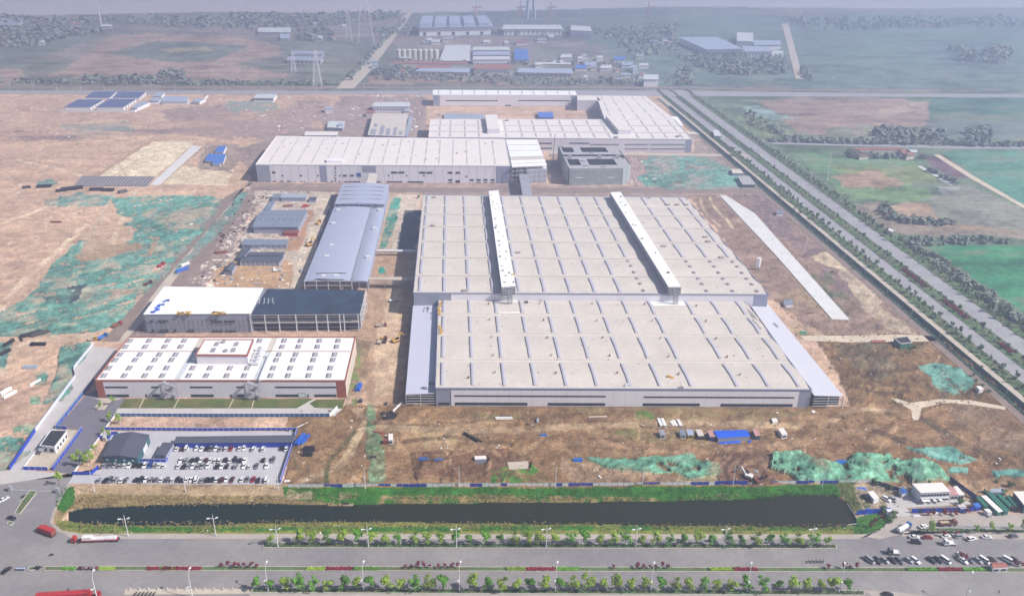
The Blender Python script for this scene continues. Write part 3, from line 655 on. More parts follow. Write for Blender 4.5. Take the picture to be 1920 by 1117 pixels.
# cross road far behind and other far roads
sheet('cross_road',[(-3000,166),(600,171),(1250,170),(1700,176),(6000,190),(6000,196),(1700,182),(1250,180),(600,177),(-3000,172)],'asphalt_hw',z=.4)
sheet('cross_road_path',[(-3000,158),(600,163),(1250,163),(1700,171),(1700,173),(1250,166),(600,166),(-3000,161)],'dirt_road',z=.4)
sheet('far_avenue',[(630,166),(663,166),(697,130),(730,85),(768,32),(776,20),(768,20),(752,36),(722,66),(700,92)],'concrete_tan',z=.5)
sheet('far_side_road',[(1466,45),(1478,44),(1506,148),(1492,148)],'concrete_tan',z=.5)
sheet('farm_road',[(1405,262),(1430,264),(1800,274),(6000,284),(6000,289),(1800,279),(1445,270)],'asphalt_hw',z=.3)
sheet('farm_track',[(1750,290),(1762,290),(1826,330),(1930,390),(1920,391),(1820,335)],'tan_road',z=.3)
sheet('canal_branch',[(1720,312),(1726,311),(1792,345),(1782,347)],'concrete_white',z=.2)
# ================================================================ BUILDINGS
def lerp2(q,u,v):
    (a,b,c,d)=q
    x0=a[0]+(b[0]-a[0])*u;y0=a[1]+(b[1]-a[1])*u;x1=d[0]+(c[0]-d[0])*u;y1=d[1]+(c[1]-d[1])*u
    return (x0+(x1-x0)*v,y0+(y1-y0)*v)
class Bld:
    "q: footprint FL,FR,BR,BL"
    def __init__(s,name,label,cat,roof_px,h,group=None,q=None,root=None,z0=0):
        s.q=q or [G(x,y,h) for x,y in roof_px]; s.h=h; s.z0=z0
        c=lerp2(s.q,.5,.5)
        s.root=root or thing(name,label,cat,(c[0],c[1],0),0,group)
        if root is None or z0==0:
            w=s.q; px=[]
            for x,y in w:
                d=Vector((x,y,-CH)); k=d.dot(_f); px.append((SW/2+FPX*d.dot(_r)/k,SH/2-FPX*d.dot(_u)/k))
            FLATS.append((px,0))
        s.prof=lambda u,v:0.0
    def P(s,u,v): return lerp2(s.q,u,v)
    def body(s,m,name='wall',ht=None,mats=None):
        b=MB(); b.prism(s.q,s.z0-(.3 if s.z0==0 else 0),(ht or s.h)-.05); return part(name,b,MT[m],s.root)
    def rows(s,bounds,amp):
        "gabled profile along v with valleys at bounds"
        s.b=bounds
        def pr(u,v):
            for a,c in zip(bounds,bounds[1:]):
                if v<=c+1e-6:
                    t=(v-a)/(c-a); return amp*(1-abs(2*t-1))
            return 0
        s.prof=pr
    def roof(s,m,inset=.6,over=.25,parapet=None,pm='wall_grey',ph=.9,name='roof'):
        vs=[0,1]
        if hasattr(s,'b'):
            vs=sorted(set([0,1]+[x for x in s.b if 0<=x<=1]+[(a+c)/2 for a,c in zip(s.b,s.b[1:])]))
        b=MB(); top=[]
        for v in vs:
            top.append([(*s.P(0,v),s.h+s.prof(0,v)),(*s.P(1,v),s.h+s.prof(1,v))])
        for i in range(len(vs)-1):
            a,c=top[i];d,e=top[i+1]; b.quad(a,c,e,d)
            lo=s.h-.25
            b.quad((a[0],a[1],lo),a,d,(d[0],d[1],lo)); b.quad(c,(c[0],c[1],lo),(e[0],e[1],lo),e)
        a,c=top[0];b.quad((a[0],a[1],s.h-.25),(c[0],c[1],s.h-.25),c,a)
        a,c=top[-1];b.quad(a,c,(c[0],c[1],s.h-.25),(a[0],a[1],s.h-.25))
        r=part(name,b,MT[m],s.root)
        if parapet:
            k=MB(); n=4
            for i in range(4):
                a=s.q[i];c=s.q[(i+1)%4]; L=math.hypot(c[0]-a[0],c[1]-a[1]); ex=(c[0]-a[0])/L*.2;ey=(c[1]-a[1])/L*.2
                k.bar((a[0]-ex,a[1]-ey,s.h+ph/2-.3),(c[0]+ex,c[1]+ey,s.h+ph/2-.3),.5,h=ph)
            part('parapet',k,MT[pm],s.root)
        return r
    def strip(s,u,v0,v1,w,m='skylight',up=.35,name='skylight',sub=True,dark=True):
        "raised strip running along v"
        L=math.hypot(s.q[1][0]-s.q[0][0],s.q[1][1]-s.q[0][1]); du=w/2/L
        b=MB(); n=6; vs=[v0+(v1-v0)*i/n for i in range(n+1)]
        prev=None
        for v in vs:
            z=s.h+s.prof(u,v)
            l=(*s.P(u-du,v),z+up*.8);c=(*s.P(u,v),z+up*1.25);r=(*s.P(u+du,v),z+up*.8)
            lb=(l[0],l[1],z-.1);rb=(r[0],r[1],z-.1)
            cur=(lb,l,c,r,rb)
            if prev:
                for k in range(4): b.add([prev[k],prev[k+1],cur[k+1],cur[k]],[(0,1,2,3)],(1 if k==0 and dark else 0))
            else: b.add([lb,l,c,r,rb],[(0,4,3,2,1)],0)
            prev=cur
        b.add(list(prev),[(0,1,2,3,4)],0)
        if dark:
            for vv in vs[1:-1]:
                z=s.h+s.prof(u,vv); b.bar((*s.P(u-du,vv),z+up*.9),(*s.P(u+du,vv),z+up*.9),.12,0)
            # dark bar that paints shade along the strip's left side
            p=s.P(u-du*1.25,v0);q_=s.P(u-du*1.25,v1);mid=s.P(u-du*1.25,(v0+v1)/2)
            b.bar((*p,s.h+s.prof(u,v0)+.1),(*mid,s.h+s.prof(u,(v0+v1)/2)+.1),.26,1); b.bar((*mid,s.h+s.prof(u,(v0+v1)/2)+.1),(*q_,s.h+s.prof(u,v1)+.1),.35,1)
        return part(name,b,[MT[m],MT['dark_and_shade']],s.root)
    def uv(s,px,py,dz=0):
        x,y=G(px,py,s.h+dz); a,b,c,d=s.q
        u,v=.5,.5
        for _ in range(20):
            p=s.P(u,v); e=1e-4
            pu=s.P(u+e,v);pv=s.P(u,v+e)
            J=np.array([[(pu[0]-p[0])/e,(pv[0]-p[0])/e],[(pu[1]-p[1])/e,(pv[1]-p[1])/e]])
            dd=np.linalg.solve(J,[x-p[0],y-p[1]]); u+=dd[0];v+=dd[1]
        return u,v
class Face:
    "vertical plane from ground point a to b, seen from its right-hand outside"
    def __init__(s,a,b,root):
        s.a=Vector((a[0],a[1],0));s.b=Vector((b[0],b[1],0));s.d=(s.b-s.a);s.L=s.d.length;s.d.normalize();s.n=Vector((s.d.y,-s.d.x,0));s.root=root
    def hit(s,px,py):
        d=Vector(F3*FPX+R3*(px-SW/2)-U3*(py-SH/2)); o=Vector((0,0,CH)); t=(s.a-o).dot(s.n)/d.dot(s.n); p=o+d*t
        return (p-s.a).dot(s.d),p.z
    def pt(s,t,z,out=0): p=s.a+s.d*t+s.n*out; return (p.x,p.y,z)
    def bx(s,b,t0,t1,z0,z1,o0,o1,m=0):
        v=[s.pt(t,z,o) for o in(o0,o1) for t,z in((t0,z0),(t1,z0),(t1,z1),(t0,z1))]
        b.add(v,[(0,3,2,1),(4,5,6,7),(0,1,5,4),(1,2,6,5),(2,3,7,6),(3,0,4,7)],m)
    def win(s,t0,t1,z0,z1,name='window',glass='glass',frame='frame',mull=1.5,hm=False,fw=.12):
        b=MB(); s.bx(b,t0,t1,z0,z1,-.05,.05,0)
        for (x0,x1,y0,y1) in((t0,t1,z0-.02,z0+fw),(t0,t1,z1-fw,z1+.02),(t0-.02,t0+fw,z0+fw,z1-fw),(t1-fw,t1+.02,z0+fw,z1-fw)): s.bx(b,x0,x1,y0,y1,.0,.14,1)
        n=int((t1-t0)/mull)
        for i in range(1,n):
            x=t0+(t1-t0)*i/n; s.bx(b,x-.05,x+.05,z0+fw,z1-fw,.02,.11,1)
        if hm: s.bx(b,t0+fw,t1-fw,(z0+z1)/2-.05,(z0+z1)/2+.05,.02,.10,1)
        return part(name,b,[MT[glass],MT[frame]],s.root)
    def winpx(s,x0,x1,y,hh=None,bay=None,**k):
        "window from px x0..x1 centred at row y with half height hh px"
        t0,z=s.hit(x0,y);t1,_=s.hit(x1,y)
        za=s.hit((x0+x1)/2,y+hh)[1];zb=s.hit((x0+x1)/2,y-hh)[1]
        za=max(za,.25)
        if bay:
            n=max(1,int(round((t1-t0)/bay)))
            for i in range(n):
                a=t0+(t1-t0)*i/n;c=t0+(t1-t0)*(i+1)/n; s.win(a+.03,c-.03,za,zb,**k)
        else: s.win(t0,t1,za,zb,**k)
    def panels(s,t0,t1,z0,z1,m,w=6,name='wall_panel',out=.0,th=.16):
        n=max(1,int(round((t1-t0)/w)))
        for i in range(n):
            b=MB(); s.bx(b,t0+(t1-t0)*i/n+.04,t0+(t1-t0)*(i+1)/n-.04,z0,z1,out-.1,out+th-.1,0); part(name,b,MT[m],s.root)
# ---- 1 front hall
A=Bld('factory_hall','long cream roofed hall with four rows of skylights and two window bands, nearest the pond','factory hall',[(816.8,728),(1521.6,731),(1394,563.4),(822.5,559.5)],12.5)
vb=[0]+[A.uv(818,y)[1] for y in (675.7,626.5,589.5)]+[1.0]
A.rows(vb,1.0)
A.body('wall_grey'); A.roof('roof_cream',parapet=True)
fa=Face(A.q[0],A.q[1],A.root); L=fa.L
t0,_=fa.hit(846,750);t1,_=fa.hit(1496,750)
fa.panels(t0,t1,.3,11.2,'wall_lilac',w=7.0,out=.12)
fa.winpx(852,1136,742,1.3,bay=7,glass='glass'); fa.winpx(1207,1489,744.3,1.3,bay=7)
fa.winpx(853,989,756.5,2.5,bay=7,hm=True);fa.winpx(1027,1134.5,757.2,2.5,bay=7,hm=True);fa.winpx(1205,1312,758,2.5,bay=7,hm=True);fa.winpx(1351,1486,759,2.5,bay=7,hm=True)
fa.winpx(823,843,756,2.0,bay=4)
for o in [c for c in KIDS[A.root.name] if c.name.startswith('window')]: o.location+=fa.n*.14
cols=[.018,.1,.184,.266,.349,.431,.52,.6,.684,.807,.891,.973]
for k in range(4):
    dv=vb[k+1]-vb[k]
    for c in cols: A.strip(c,vb[k]+dv*.10,vb[k+1]-dv*.10,2.1)
    if k:
        b=MB(); b.bar((*A.P(0.002,vb[k]),A.h+.12),(*A.P(.998,vb[k]),A.h+.12),1.6,h=.24); part('gutter',b,MT['gutter_band'],A.root)
        b=MB(); b.bar((*A.P(0.002,vb[k]+.004),A.h+.3),(*A.P(.998,vb[k]+.004),A.h+.3),.3,h=.2); part('gutter_rail',b,MT['gutter'],A.root)
# roof vents
for x,y in [(916,573),(918,602),(922,634),(925,668),(928,702),(1012,572),(1019,603),(1026,635),(1034,668),(1042,703),(1110,572),(1119,604),(1130,635),(1143,669),(1157,703),(1208,573),(1223,604),(1238,636),(1254,670),(1272,705),(1305,577),(1323,605),(1342,637),(1363,671),(1387,706),(878.5,711),(1014,566)]:
    u,v=A.uv(x,y); c=A.P(u,v); z=A.h+A.prof(u,v); b=MB(); b.tube((c[0],c[1],z),(c[0],c[1],z+1.0),.35,.35,8); b.tube((c[0]-.6,c[1],z+1.0),(c[0]+.5,c[1],z+1.35),.4,.5,8); part('roof_vent',b,MT['steel_rust' if y%2 else 'gutter'],A.root)
# bright patches of membrane on the roof
for q in ([(936,587.5),(978,587.5),(975,564.5),(930,565.5)],[(1225,576),(1287,574),(1283,566),(1218,566)]):
    b=MB(); pts=[A.uv(x,y) for x,y in q]; vv=[(*A.P(u,v),A.h+A.prof(u,v)+.12) for u,v in pts]; b.add(vv,[(0,1,2,3)]); part('membrane_sheet',b,MT['roof_bright'],A.root)
# side canopies with open frames
def canopy(q,h0,h1,side):
    pts=[G(x,y,h) for (x,y),h in zip(q,(h0,h1,h1,h0) if side<0 else (h1,h0,h0,h1))]
    hs=(h0,h1,h1,h0) if side<0 else (h1,h0,h0,h1)
    b=MB(); b.add([(p[0],p[1],h) for p,h in zip(pts,hs)]+[(p[0],p[1],h-.4) for p,h in zip(pts,hs)],[(0,1,2,3),(4,7,6,5),(0,4,5,1),(1,5,6,2),(2,6,7,3),(3,7,4,0)]); part('canopy_roof',b,MT['canopy_sheet' if side<0 else 'roof_bright2'],A.root)
    e0,e1=(pts[0],pts[3]) if side<0 else (pts[1],pts[2]); i0,i1=(pts[1],pts[2]) if side<0 else (pts[0],pts[3]); n=14
    for k in range(n+1):
        f=k/n; p=(e0[0]+(e1[0]-e0[0])*f,e0[1]+(e1[1]-e0[1])*f); b=MB(); b.bar((*p,0),(*p,h0-.45),.35); part('post',b,MT['steel_grey'],A.root)
    for hz in (1.8,3.6,5.4,7.2):
        b=MB(); b.bar((e0[0],e0[1],hz),(i0[0],i0[1],hz),.22); part('girt',b,MT['steel_white'],A.root)
    b=MB(); b.bar((e0[0],e0[1],h0-.7),(e1[0],e1[1],h0-.7),.4); part('eaves_beam',b,MT['steel_grey'],A.root)
    b=MB(); m_=((e0[0]+i0[0])/2,(e0[1]+i0[1])/2); b.bar((*m_,0),(*m_,h0),.3); part('post',b,MT['steel_white'],A.root)
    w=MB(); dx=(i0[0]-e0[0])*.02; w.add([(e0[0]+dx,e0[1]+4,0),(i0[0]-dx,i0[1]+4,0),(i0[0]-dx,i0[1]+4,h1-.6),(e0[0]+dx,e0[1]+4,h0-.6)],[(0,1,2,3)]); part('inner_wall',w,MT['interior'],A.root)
    FLATS.append(([(760,762),(816,762),(824,575),(776,575)] if side<0 else [(1524,766),(1582,768),(1445,585),(1400,585)],0))
mk('roof_bright2',(.60,.60,.66),var=.03,scale=.05,spec=.3,rough=.5,seam=[(0,1.0,.12,.97)])
canopy([(760.3,739),(815.5,737),(821,565.5),(775,565.5)],8.2,9.0,-1)
canopy([(1527,741),(1582,742.5),(1439.6,570),(1406,570)],8.6,9.4,1)
# roof writing on the left canopy: marks as seen
def marks(quads,z,m,root,name='roof_lettering'):
    b=MB()
    for q in quads:
        w=[(*G(x,y,z),z) for x,y in q]; b.add(w,[(0,1,2,3)])
    return part(name,b,MT[m],root)
mt=zt(740,540,.2604)
lt=[[(204,170),(212,170),(221,138),(213,138)],[(232,173),(240,173),(246,138),(238,138)],[(240,158),(236,150),(246,138),(254,138)],[(225,138),(232,136),(244,155),(240,160)],[(225,138),(245,134),(246,140),(228,142)]]
lt=[[mt(*p) for p in q] for q in lt]
marks(lt,8.95,'steel_grey',A.root)
mt2=zt(1200,540,.2604); marks([[mt2(955,250),mt2(972,250),mt2(1003,278),mt2(985,280)]],9.2,'steel_grey',A.root,'vent_panel')
# ---- 2 middle hall
B=Bld('factory_hall','widest cream roofed hall with two raised white monitors running back, behind the front hall','factory hall',[(775.5,549.6),(1441,553),(1285,370),(794,366)],18.5)
vb=[0]+[B.uv(776,y)[1] for y in (516.8,483,452.6,425,401.8,384.6)]+[1.0]
B.rows(vb,.8); B.body('wall_pale'); B.roof('roof_cream',parapet=True,ph=1.0)
fb=Face(B.q[0],B.q[1],B.root)
t0,_=fb.hit(846,558);t1,_=fb.hit(1413,558); fb.panels(t0,t1,11,17.3,'wall_lilac',w=9,out=.1); fb.panels(.2,t0,9,18.2,'wall_mesh',w=7,out=.1); fb.panels(t1,fb.L-.2,9,18.2,'wall_grey',w=8,out=.1)
cols=[.017,.086,.155,.224,.298,.37,.442,.512,.584,.831,.905,.975]
for k in range(7):
    dv=vb[k+1]-vb[k]
    for c in cols:
        if k<2 and c>.8: continue
        B.strip(c,vb[k]+dv*.10,vb[k+1]-dv*.10,2.4)
    if k>=2: B.strip(.651,vb[k]+dv*.10,vb[k+1]-dv*.10,2.4)
    if k: b=MB(); b.bar((*B.P(0.002,vb[k]),B.h+.12),(*B.P(.998,vb[k]),B.h+.08),.7,h=.18); part('gutter',b,MT['gutter'] if k<6 else MT['gutter_band'],B.root)
for c in (.651,.831,.905,.975):
    for j in range(6):
        v=(vb[2])*(j+.5)/6; b=MB(); p=B.P(c,v); z=B.h+B.prof(c,v); b.box(p[0]-.9,p[0]+.9,p[1]-1.6,p[1]+1.6,z-.1,z+.8); part('roof_vent',b,MT['skylight_dark'],B.root)
for x,y in [(814,371.5),(812,423.5),(972,475),(872,546),(1217,372),(1252,385),(1270,385),(1287,385),(1323,446),(1328,453.5),(1244.5,463),(1353,483.5)]:
    u,v=B.uv(x,y);p=B.P(u,v);z=B.h+B.prof(u,v);b=MB();b.box(p[0]-1.6,p[0]+1.6,p[1]-1.3,p[1]+1.3,z-.1,z+.9);b.prism([(p[0]-2,p[1]-1.6),(p[0]+2,p[1]-1.6),(p[0]+2,p[1]+1.6),(p[0]-2,p[1]+1.6)],z+.9,z+1.1);part('roof_hatch',b,MT['gutter'],B.root)
def monitor(q,dz,endh):
    h=B.h+dz; w=[G(x,y,h) for x,y in q]
    b=MB(); b.prism(w,B.h-.2,h-.3); part('monitor_wall',b,MT['steel_grey'],B.root)
    n=14
    for i in range(n):
        b=MB(); f0=i/n;f1=(i+1)/n-.003
        b.prism([lerp2(w,0,f0),lerp2(w,1,f0),lerp2(w,1,f1),lerp2(w,0,f1)],h-.3,h,bottom=False); part('monitor_roof_panel',b,MT['roof_bright'],B.root)
    # open steel end
    f=Face(w[0],w[1],B.root)
    for hz in [B.h-.5+i*1.5 for i in range(int((dz+1)/1.5)+1)]:
        b=MB(); f.bx(b,0,f.L,hz,hz+.25,.3,.6); part('end_beam',b,MT['steel_white'],B.root)
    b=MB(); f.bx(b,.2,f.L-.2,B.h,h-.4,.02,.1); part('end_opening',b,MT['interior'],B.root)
    for t in (0,f.L*.25,f.L*.5,f.L*.75,f.L): b=MB(); f.bx(b,t-.12,t+.12,B.h,h,.1,.4); part('end_post',b,MT['steel_grey'],B.root)
    # stair tower in front
    b=MB(); t=f.L*.35
    for dt in (0,3):
        for do in (2.5,5.5):
            b.bar(f.pt(t+dt,A.h,do),f.pt(t+dt,h-1,do),.25)
    for k in range(6):
        zz=A.h+.8+k*1.9
        for p,q_ in (((0,2.5),(3,2.5)),((3,2.5),(3,5.5)),((3,5.5),(0,5.5)),((0,5.5),(0,2.5))): b.bar(f.pt(t+p[0],zz,p[1]),f.pt(t+q_[0],zz,q_[1]),.2)
        b.bar(f.pt(t,zz,5.5),f.pt(t+3,zz+1.9,5.5),.3)
    part('stair_tower',b,MT['scaffold'],B.root)
z1=zt(740,340,.2396);z2=zt(1120,340,.2396)
monitor([z1(838,830),z1(945,820),z1(812,68),z1(735,75)],6.5,0)
monitor([z2(560,828),z2(655,825),z2(180,80),z2(100,85)],6.5,0)
for zz,l in ((z1,[(755,105),(770,160),(768,185),(800,175),(790,215),(815,205),(815,230),(788,295),(795,350),(790,365),(812,400),(850,430),(815,465),(820,500),(820,550),(875,550),(825,590),(870,605),(840,665),(845,700),(895,715),(870,738),(860,790),(925,730),(930,790)]),(z2,[(185,120),(183,165),(195,200),(222,188),(222,245),(280,340),(300,345),(350,450),(455,560),(555,715)])):
    for kk,(x,y) in enumerate(sorted(l,key=lambda t:t[1])):
        x,y=zz(x,y); p=G(x,y,25.05); s_=random.uniform(.4,1.1); b=MB(); b.box(p[0]-s_,p[0]+s_,p[1]-s_*.8,p[1]+s_*.8,25.0,25.05+random.uniform(.2,.8)); solo('roof_material_stack',b,MT[random.choice(['glass','steel_grey','pipe_dark','wall_yellow' if y>510 else 'steel_grey'])],'small dark bundle on the '+('left' if zz is z1 else 'right')+' white roof monitor, '+nth(kk+1)+' from the far end','bundle','bundles on the roof monitors')
mk('skylight_pale',(.46,.43,.44),rough=.7,var=.1,scale=.3,spec=.2)
# ---- 3 upper left hall
U=Bld('factory_hall','light roofed hall with punched windows and blank lilac wall, left of the scaffolded block','factory hall',[(479.6,308.8),(957,311.5),(947.5,261.5),(518.9,255.8)],20)
U.body('wall_lilac'); U.roof('roof_white',parapet=True,pm='wall_lilac',ph=.8)
fu=Face(U.q[0],U.q[1],U.root); zu=zt(400,240,.2865); zv=zt(760,160,.3125)
tt=fu.hit(507,325)[0]; fu.panels(.1,tt,.3,19.4,'wall_mesh',w=9,out=.1)
tt=fu.hit(930,325)[0]; fu.panels(tt,fu.L-.1,.3,19.4,'wall_grey',w=9,out=.1)
a0=fu.hit(600,325)[0];a1=fu.hit(613,325)[0]; fu.panels(a0,a1,.3,19.4,'wall_grey',w=9,out=.1)
a0=fu.hit(679,315)[0];a1=fu.hit(705,315)[0]; fu.panels(a0,a1,12,19.4,'wall_mesh',w=5,out=.1)
# faint vertical joints
for i in range(1,30):
    t=fu.L*i/30; b=MB(); fu.bx(b,t-.12,t+.12,.3,19.0,.0,.06); part('wall_joint',b,MT['wall_grey'],U.root)
def wz(f,zz,l,y0,y1,**k):
    for x0,x1 in l:
        p=zz(x0,(y0+y1)/2);q=zz(x1,(y0+y1)/2); f.winpx(p[0],q[0],p[1],(zz(0,y1)[1]-zz(0,y0)[1])/2,**k)
wz(fu,zu,[(385,407),(1163,1203),(1210,1250),(1348,1388)],286,297)
wz(fu,zu,[(448,459),(568,579),(683,691),(1144,1152),(1262,1270),(1374,1382),(824,832)],307,317)
wz(fu,zu,[(938,966)],294,320,glass='glass_blue'); wz(fu,zu,[(848,873),(895,920)],306,317)
for y in (255,270,290,310,330,345,358): wz(fu,zu,[(796,805)],y-4,y+4)
wz(fu,zu,[(295,322),(343,365),(388,413),(435,460),(482,507),(705,735),(770,782)],346,357)
wz(fu,zu,[(858,960),(1070,1097),(1135,1237),(1272,1375)],349,361,bay=5)
wz(fu,zu,[(530,537),(574,581),(592,599),(665,672),(824,832)],347,362)
wz(fu,zv,[(387,410),(428,452),(470,493),(512,536),(428,452),(258,283)],563,573); wz(fu,zv,[(428,452),(470,493),(512,536),(258,283)],581,591)
wz(fu,zv,[(302,327)],570,596,name='door'); wz(fu,zv,[(127,163),(85,120),(255,283),(302,328)],519,530); wz(fu,zv,[(363,370)],542,552);wz(fu,zv,[(363,370),(387,394),(402,409)],588,600)
for o in [c for c in KIDS[U.root.name] if c.name.startswith(('window','door'))]: o.location+=fu.n*.1
for i in range(17):
    u=.045+i*.056; U.strip(u,.06,.32,1.3,m='skylight_pale',up=.2,dark=False);U.strip(u,.38,.62,1.3,m='skylight_pale',dark=False,up=.2);U.strip(u,.68,.94,1.3,m='skylight_pale',dark=False,up=.2)
b=MB(); q=[G(*zu(x,y),22.5) for x,y in((740,215),(842,215),(842,198),(740,198))]; b.prism(q,20,22.5); part('roof_box',b,MT['wall_lilac'],U.root)
random.seed(3)
for k in range(26):
    u,v=random.random(),random.random(); p=U.P(u*.96+.02,v*.9+.05); b=MB(); s_=random.uniform(.5,1.2); b.box(p[0]-s_,p[0]+s_,p[1]-s_,p[1]+s_,20,20.7); part('roof_vent',b,MT['gutter'],U.root)
# extension with unfinished white roof
E_=Bld('hall_extension','half finished white roofed link block with open steel bays beside the long upper hall','building',[(960,313),(1025.6,310),(1007,261.5),(949,261.5)],20)
n=9
for i in range(n):
    q=[E_.P(a_,b_) for a_,b_ in((0,i/n),(1,i/n),(1,(i+1)/n-.012),(0,(i+1)/n-.012))]; b=MB(); b.prism(q,19.6,20+.25*(i%2)); part('roof_panel',b,MT['roof_cream' if i==2 else 'roof_bright'],E_.root)
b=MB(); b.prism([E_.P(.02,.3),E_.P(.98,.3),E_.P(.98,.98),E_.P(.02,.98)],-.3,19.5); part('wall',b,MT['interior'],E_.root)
b=MB(); b.prism([E_.P(.45,0),E_.P(1,0),E_.P(1,.3),E_.P(.45,.3)],-.3,16); part('wall',b,MT['wall_pale'],E_.root)
fe=Face(E_.q[0],E_.q[1],E_.root); fe.panels(fe.L*.45,fe.L,.3,16,'wall_mesh',w=4,out=.1)
for k in range(8):
    b=MB(); p=E_.P(k/7,0); b.bar((*p,0),(*p,19.6),.4); part('column',b,MT['steel_white'],E_.root)
for hz in (5,10,15,19): b=MB(); b.bar((*E_.P(0,0),hz),(*E_.P(1,0),hz),.35); part('beam',b,MT['steel_white'],E_.root)
# ---- 4 conveyor bridges
def bridge(q,h,th,label,m,legs=0,sub=None):
    w=[G(x,y,h) for x,y in q]; c=lerp2(w,.5,.5); r=thing('conveyor_bridge',label,'bridge',(c[0],c[1],0))
    b=MB(); b.prism(w,h-.4,h); part('bridge_roof',b,MT[m],r)
    b=MB(); b.prism([lerp2(w,.05,.01),lerp2(w,.95,.01),lerp2(w,.95,.99),lerp2(w,.05,.99)],h-th,h-.42); part('bridge_side',b,MT['steel_grey'],r)
    for k in range(legs):
        f=(k+.5)/legs; horiz=math.hypot(w[1][0]-w[0][0],w[1][1]-w[0][1])>math.hypot(w[3][0]-w[0][0],w[3][1]-w[0][1])
        for s_ in(.1,.9):
            p=lerp2(w,f,s_) if horiz else lerp2(w,s_,f); b=MB(); b.bar((*p,0),(*p,h-th),.5); part('leg',b,MT['steel_grey'],r)
    return r,w
bridge([zu(1000,365),zu(1062,365),zu(1075,300),zu(1020,298)],12,4,'short cream roofed bridge joining the grey warehouse to the hall behind','roof_cream',2)
r,w=bridge([zv(704,660),zv(762,660),zv(735,505),zv(675,500)],11,4,'steep grey conveyor bridge between the link block and the middle hall','steel_grey',3)
for k in range(12): b=MB(); b.bar((*lerp2(w,0,k/11.5),11.2),(*lerp2(w,1,k/11.5),11.2),.3); part('rib',b,MT['steel_white'],r)
for yy,lab in((470,'thin pipe bridge crossing the shaded yard, the farther of two'),(524,'wide truss pipe bridge crossing the shaded yard, the nearer of two')):
    th=1.2 if yy<500 else 3.5; hh=5 if yy<500 else 8
    q=[(706 if yy<500 else 690,yy),(779,yy+1),(779,yy-(2 if yy<500 else 5)),(706 if yy<500 else 690,yy-(2 if yy<500 else 5))]
    w=[G(x,y,hh) for x,y in q]; c=lerp2(w,.5,.5); r=thing('pipe_bridge',lab,'pipe bridge',(c[0],c[1],0))
    b=MB();b.prism(w,hh-.4,hh);part('deck',b,MT['concrete_tan' if yy>500 else 'steel_white'],r)
    b=MB();p0,p1=w[0],w[1];n=10
    for k in range(n):
        a_=(p0[0]+(p1[0]-p0[0])*k/n,p0[1]+(p1[1]-p0[1])*k/n);c_=(p0[0]+(p1[0]-p0[0])*(k+1)/n,p0[1]+(p1[1]-p0[1])*(k+1)/n)
        b.bar((*a_,hh-.4),(*c_,hh-th),.25);b.bar((*a_,hh-th),(*a_,hh-.4),.25)
    b.bar((*p0,hh-th),(*p1,hh-th),.3);part('truss',b,MT['steel_grey'],r)
    for k in(.02,.35,.68,.98): b=MB();a_=(p0[0]+(p1[0]-p0[0])*k,p0[1]+(p1[1]-p0[1])*k);b.bar((*a_,0),(*a_,hh-.4),.4);part('leg',b,MT['steel_grey'],r)
# ---- 5 grey warehouse
hw=9.0
V=Bld('warehouse','long grey blue barrel roofed warehouse with a taller far end, left of the cream halls','warehouse',[zu(595,1000),zu(1008,1000),zu(1122,512),zu(795,510)],hw)
ur=(905-595)/(1008-595.)
def vault(b,q,u0,u1,h,rise,n=8,v0=0,v1=1,seg=1):
    pr=None
    for i in range(n+1):
        u=u0+(u1-u0)*i/n; z=h+rise*(1-(2*i/n-1)**2)
        a_=(*lerp2(q,u,v0),z);c_=(*lerp2(q,u,v1),z)
        if pr: b.quad(pr[0],a_,c_,pr[1]); b.quad(pr[1],c_,(c_[0],c_[1],h-.6),(pr[1][0],pr[1][1],h-.6)); b.quad((pr[0][0],pr[0][1],h-.3),(a_[0],a_[1],h-.3),a_,pr[0])
        pr=(a_,c_)
b=MB(); b.prism([V.P(.01,.05),V.P(.99,.05),V.P(.99,.99),V.P(.01,.99)],-.3,hw-.6); part('wall',b,MT['wall_grey'],V.root)
NP=16
for i in range(NP):
    b=MB(); vault(b,V.q,-.005,ur,hw,1.6,v0=i/NP,v1=(i+1)/NP-.0004); part('roof_panel',b,MT['roof_lilac'],V.root,smooth=False)
    b=MB(); vault(b,V.q,ur+.01,1.005,hw-.6,.9,n=5,v0=i/NP,v1=(i+1)/NP-.0004); part('roof_panel',b,MT['roof_lilac'],V.root,smooth=False)
b=MB(); b.bar((*V.P(ur,0),hw+.3),(*V.P(ur,1),hw+.3),.7,h=.8); part('valley_gutter',b,MT['steel_grey'],V.root)
for k,u in enumerate((0,.25,.5,.75,1)):
    for uu in (ur*u,): b=MB(); p=V.P(uu,0);b.bar((*p,0),(*p,hw+1.4*(1-(2*u-1)**2)),.45);part('portal_column',b,MT['steel_white'],V.root)
for u in (ur+.12,ur+.24,1): b=MB();p=V.P(u,0);b.bar((*p,0),(*p,hw-.6),.4);part('portal_column',b,MT['steel_grey'],V.root)
b=MB();b.bar((*V.P(0,0),5),(*V.P(ur,0),5),.3);part('portal_beam',b,MT['steel_white'],V.root);b=MB();b.bar((*V.P(0,0),hw-.2),(*V.P(ur,0),hw-.2),.3);part('portal_beam',b,MT['steel_white'],V.root)
for k in range(7): b=MB();p=V.P(1,.02+k*.15);b.bar((*p,0),(*p,hw-.5),.4);part('side_column',b,MT['steel_white'],V.root)
for x,y in((783,622),(772,767),(740,838),(720,967),(803,965),(1055,655),(1013,843),(1090,537),(817,535)):
    p=G(*zu(x,y),hw+1.3);b=MB();b.box(p[0]-1.8,p[0]+1.8,p[1]-1.5,p[1]+1.5,hw,hw+2.0);part('roof_vent',b,MT['steel_white'],V.root)
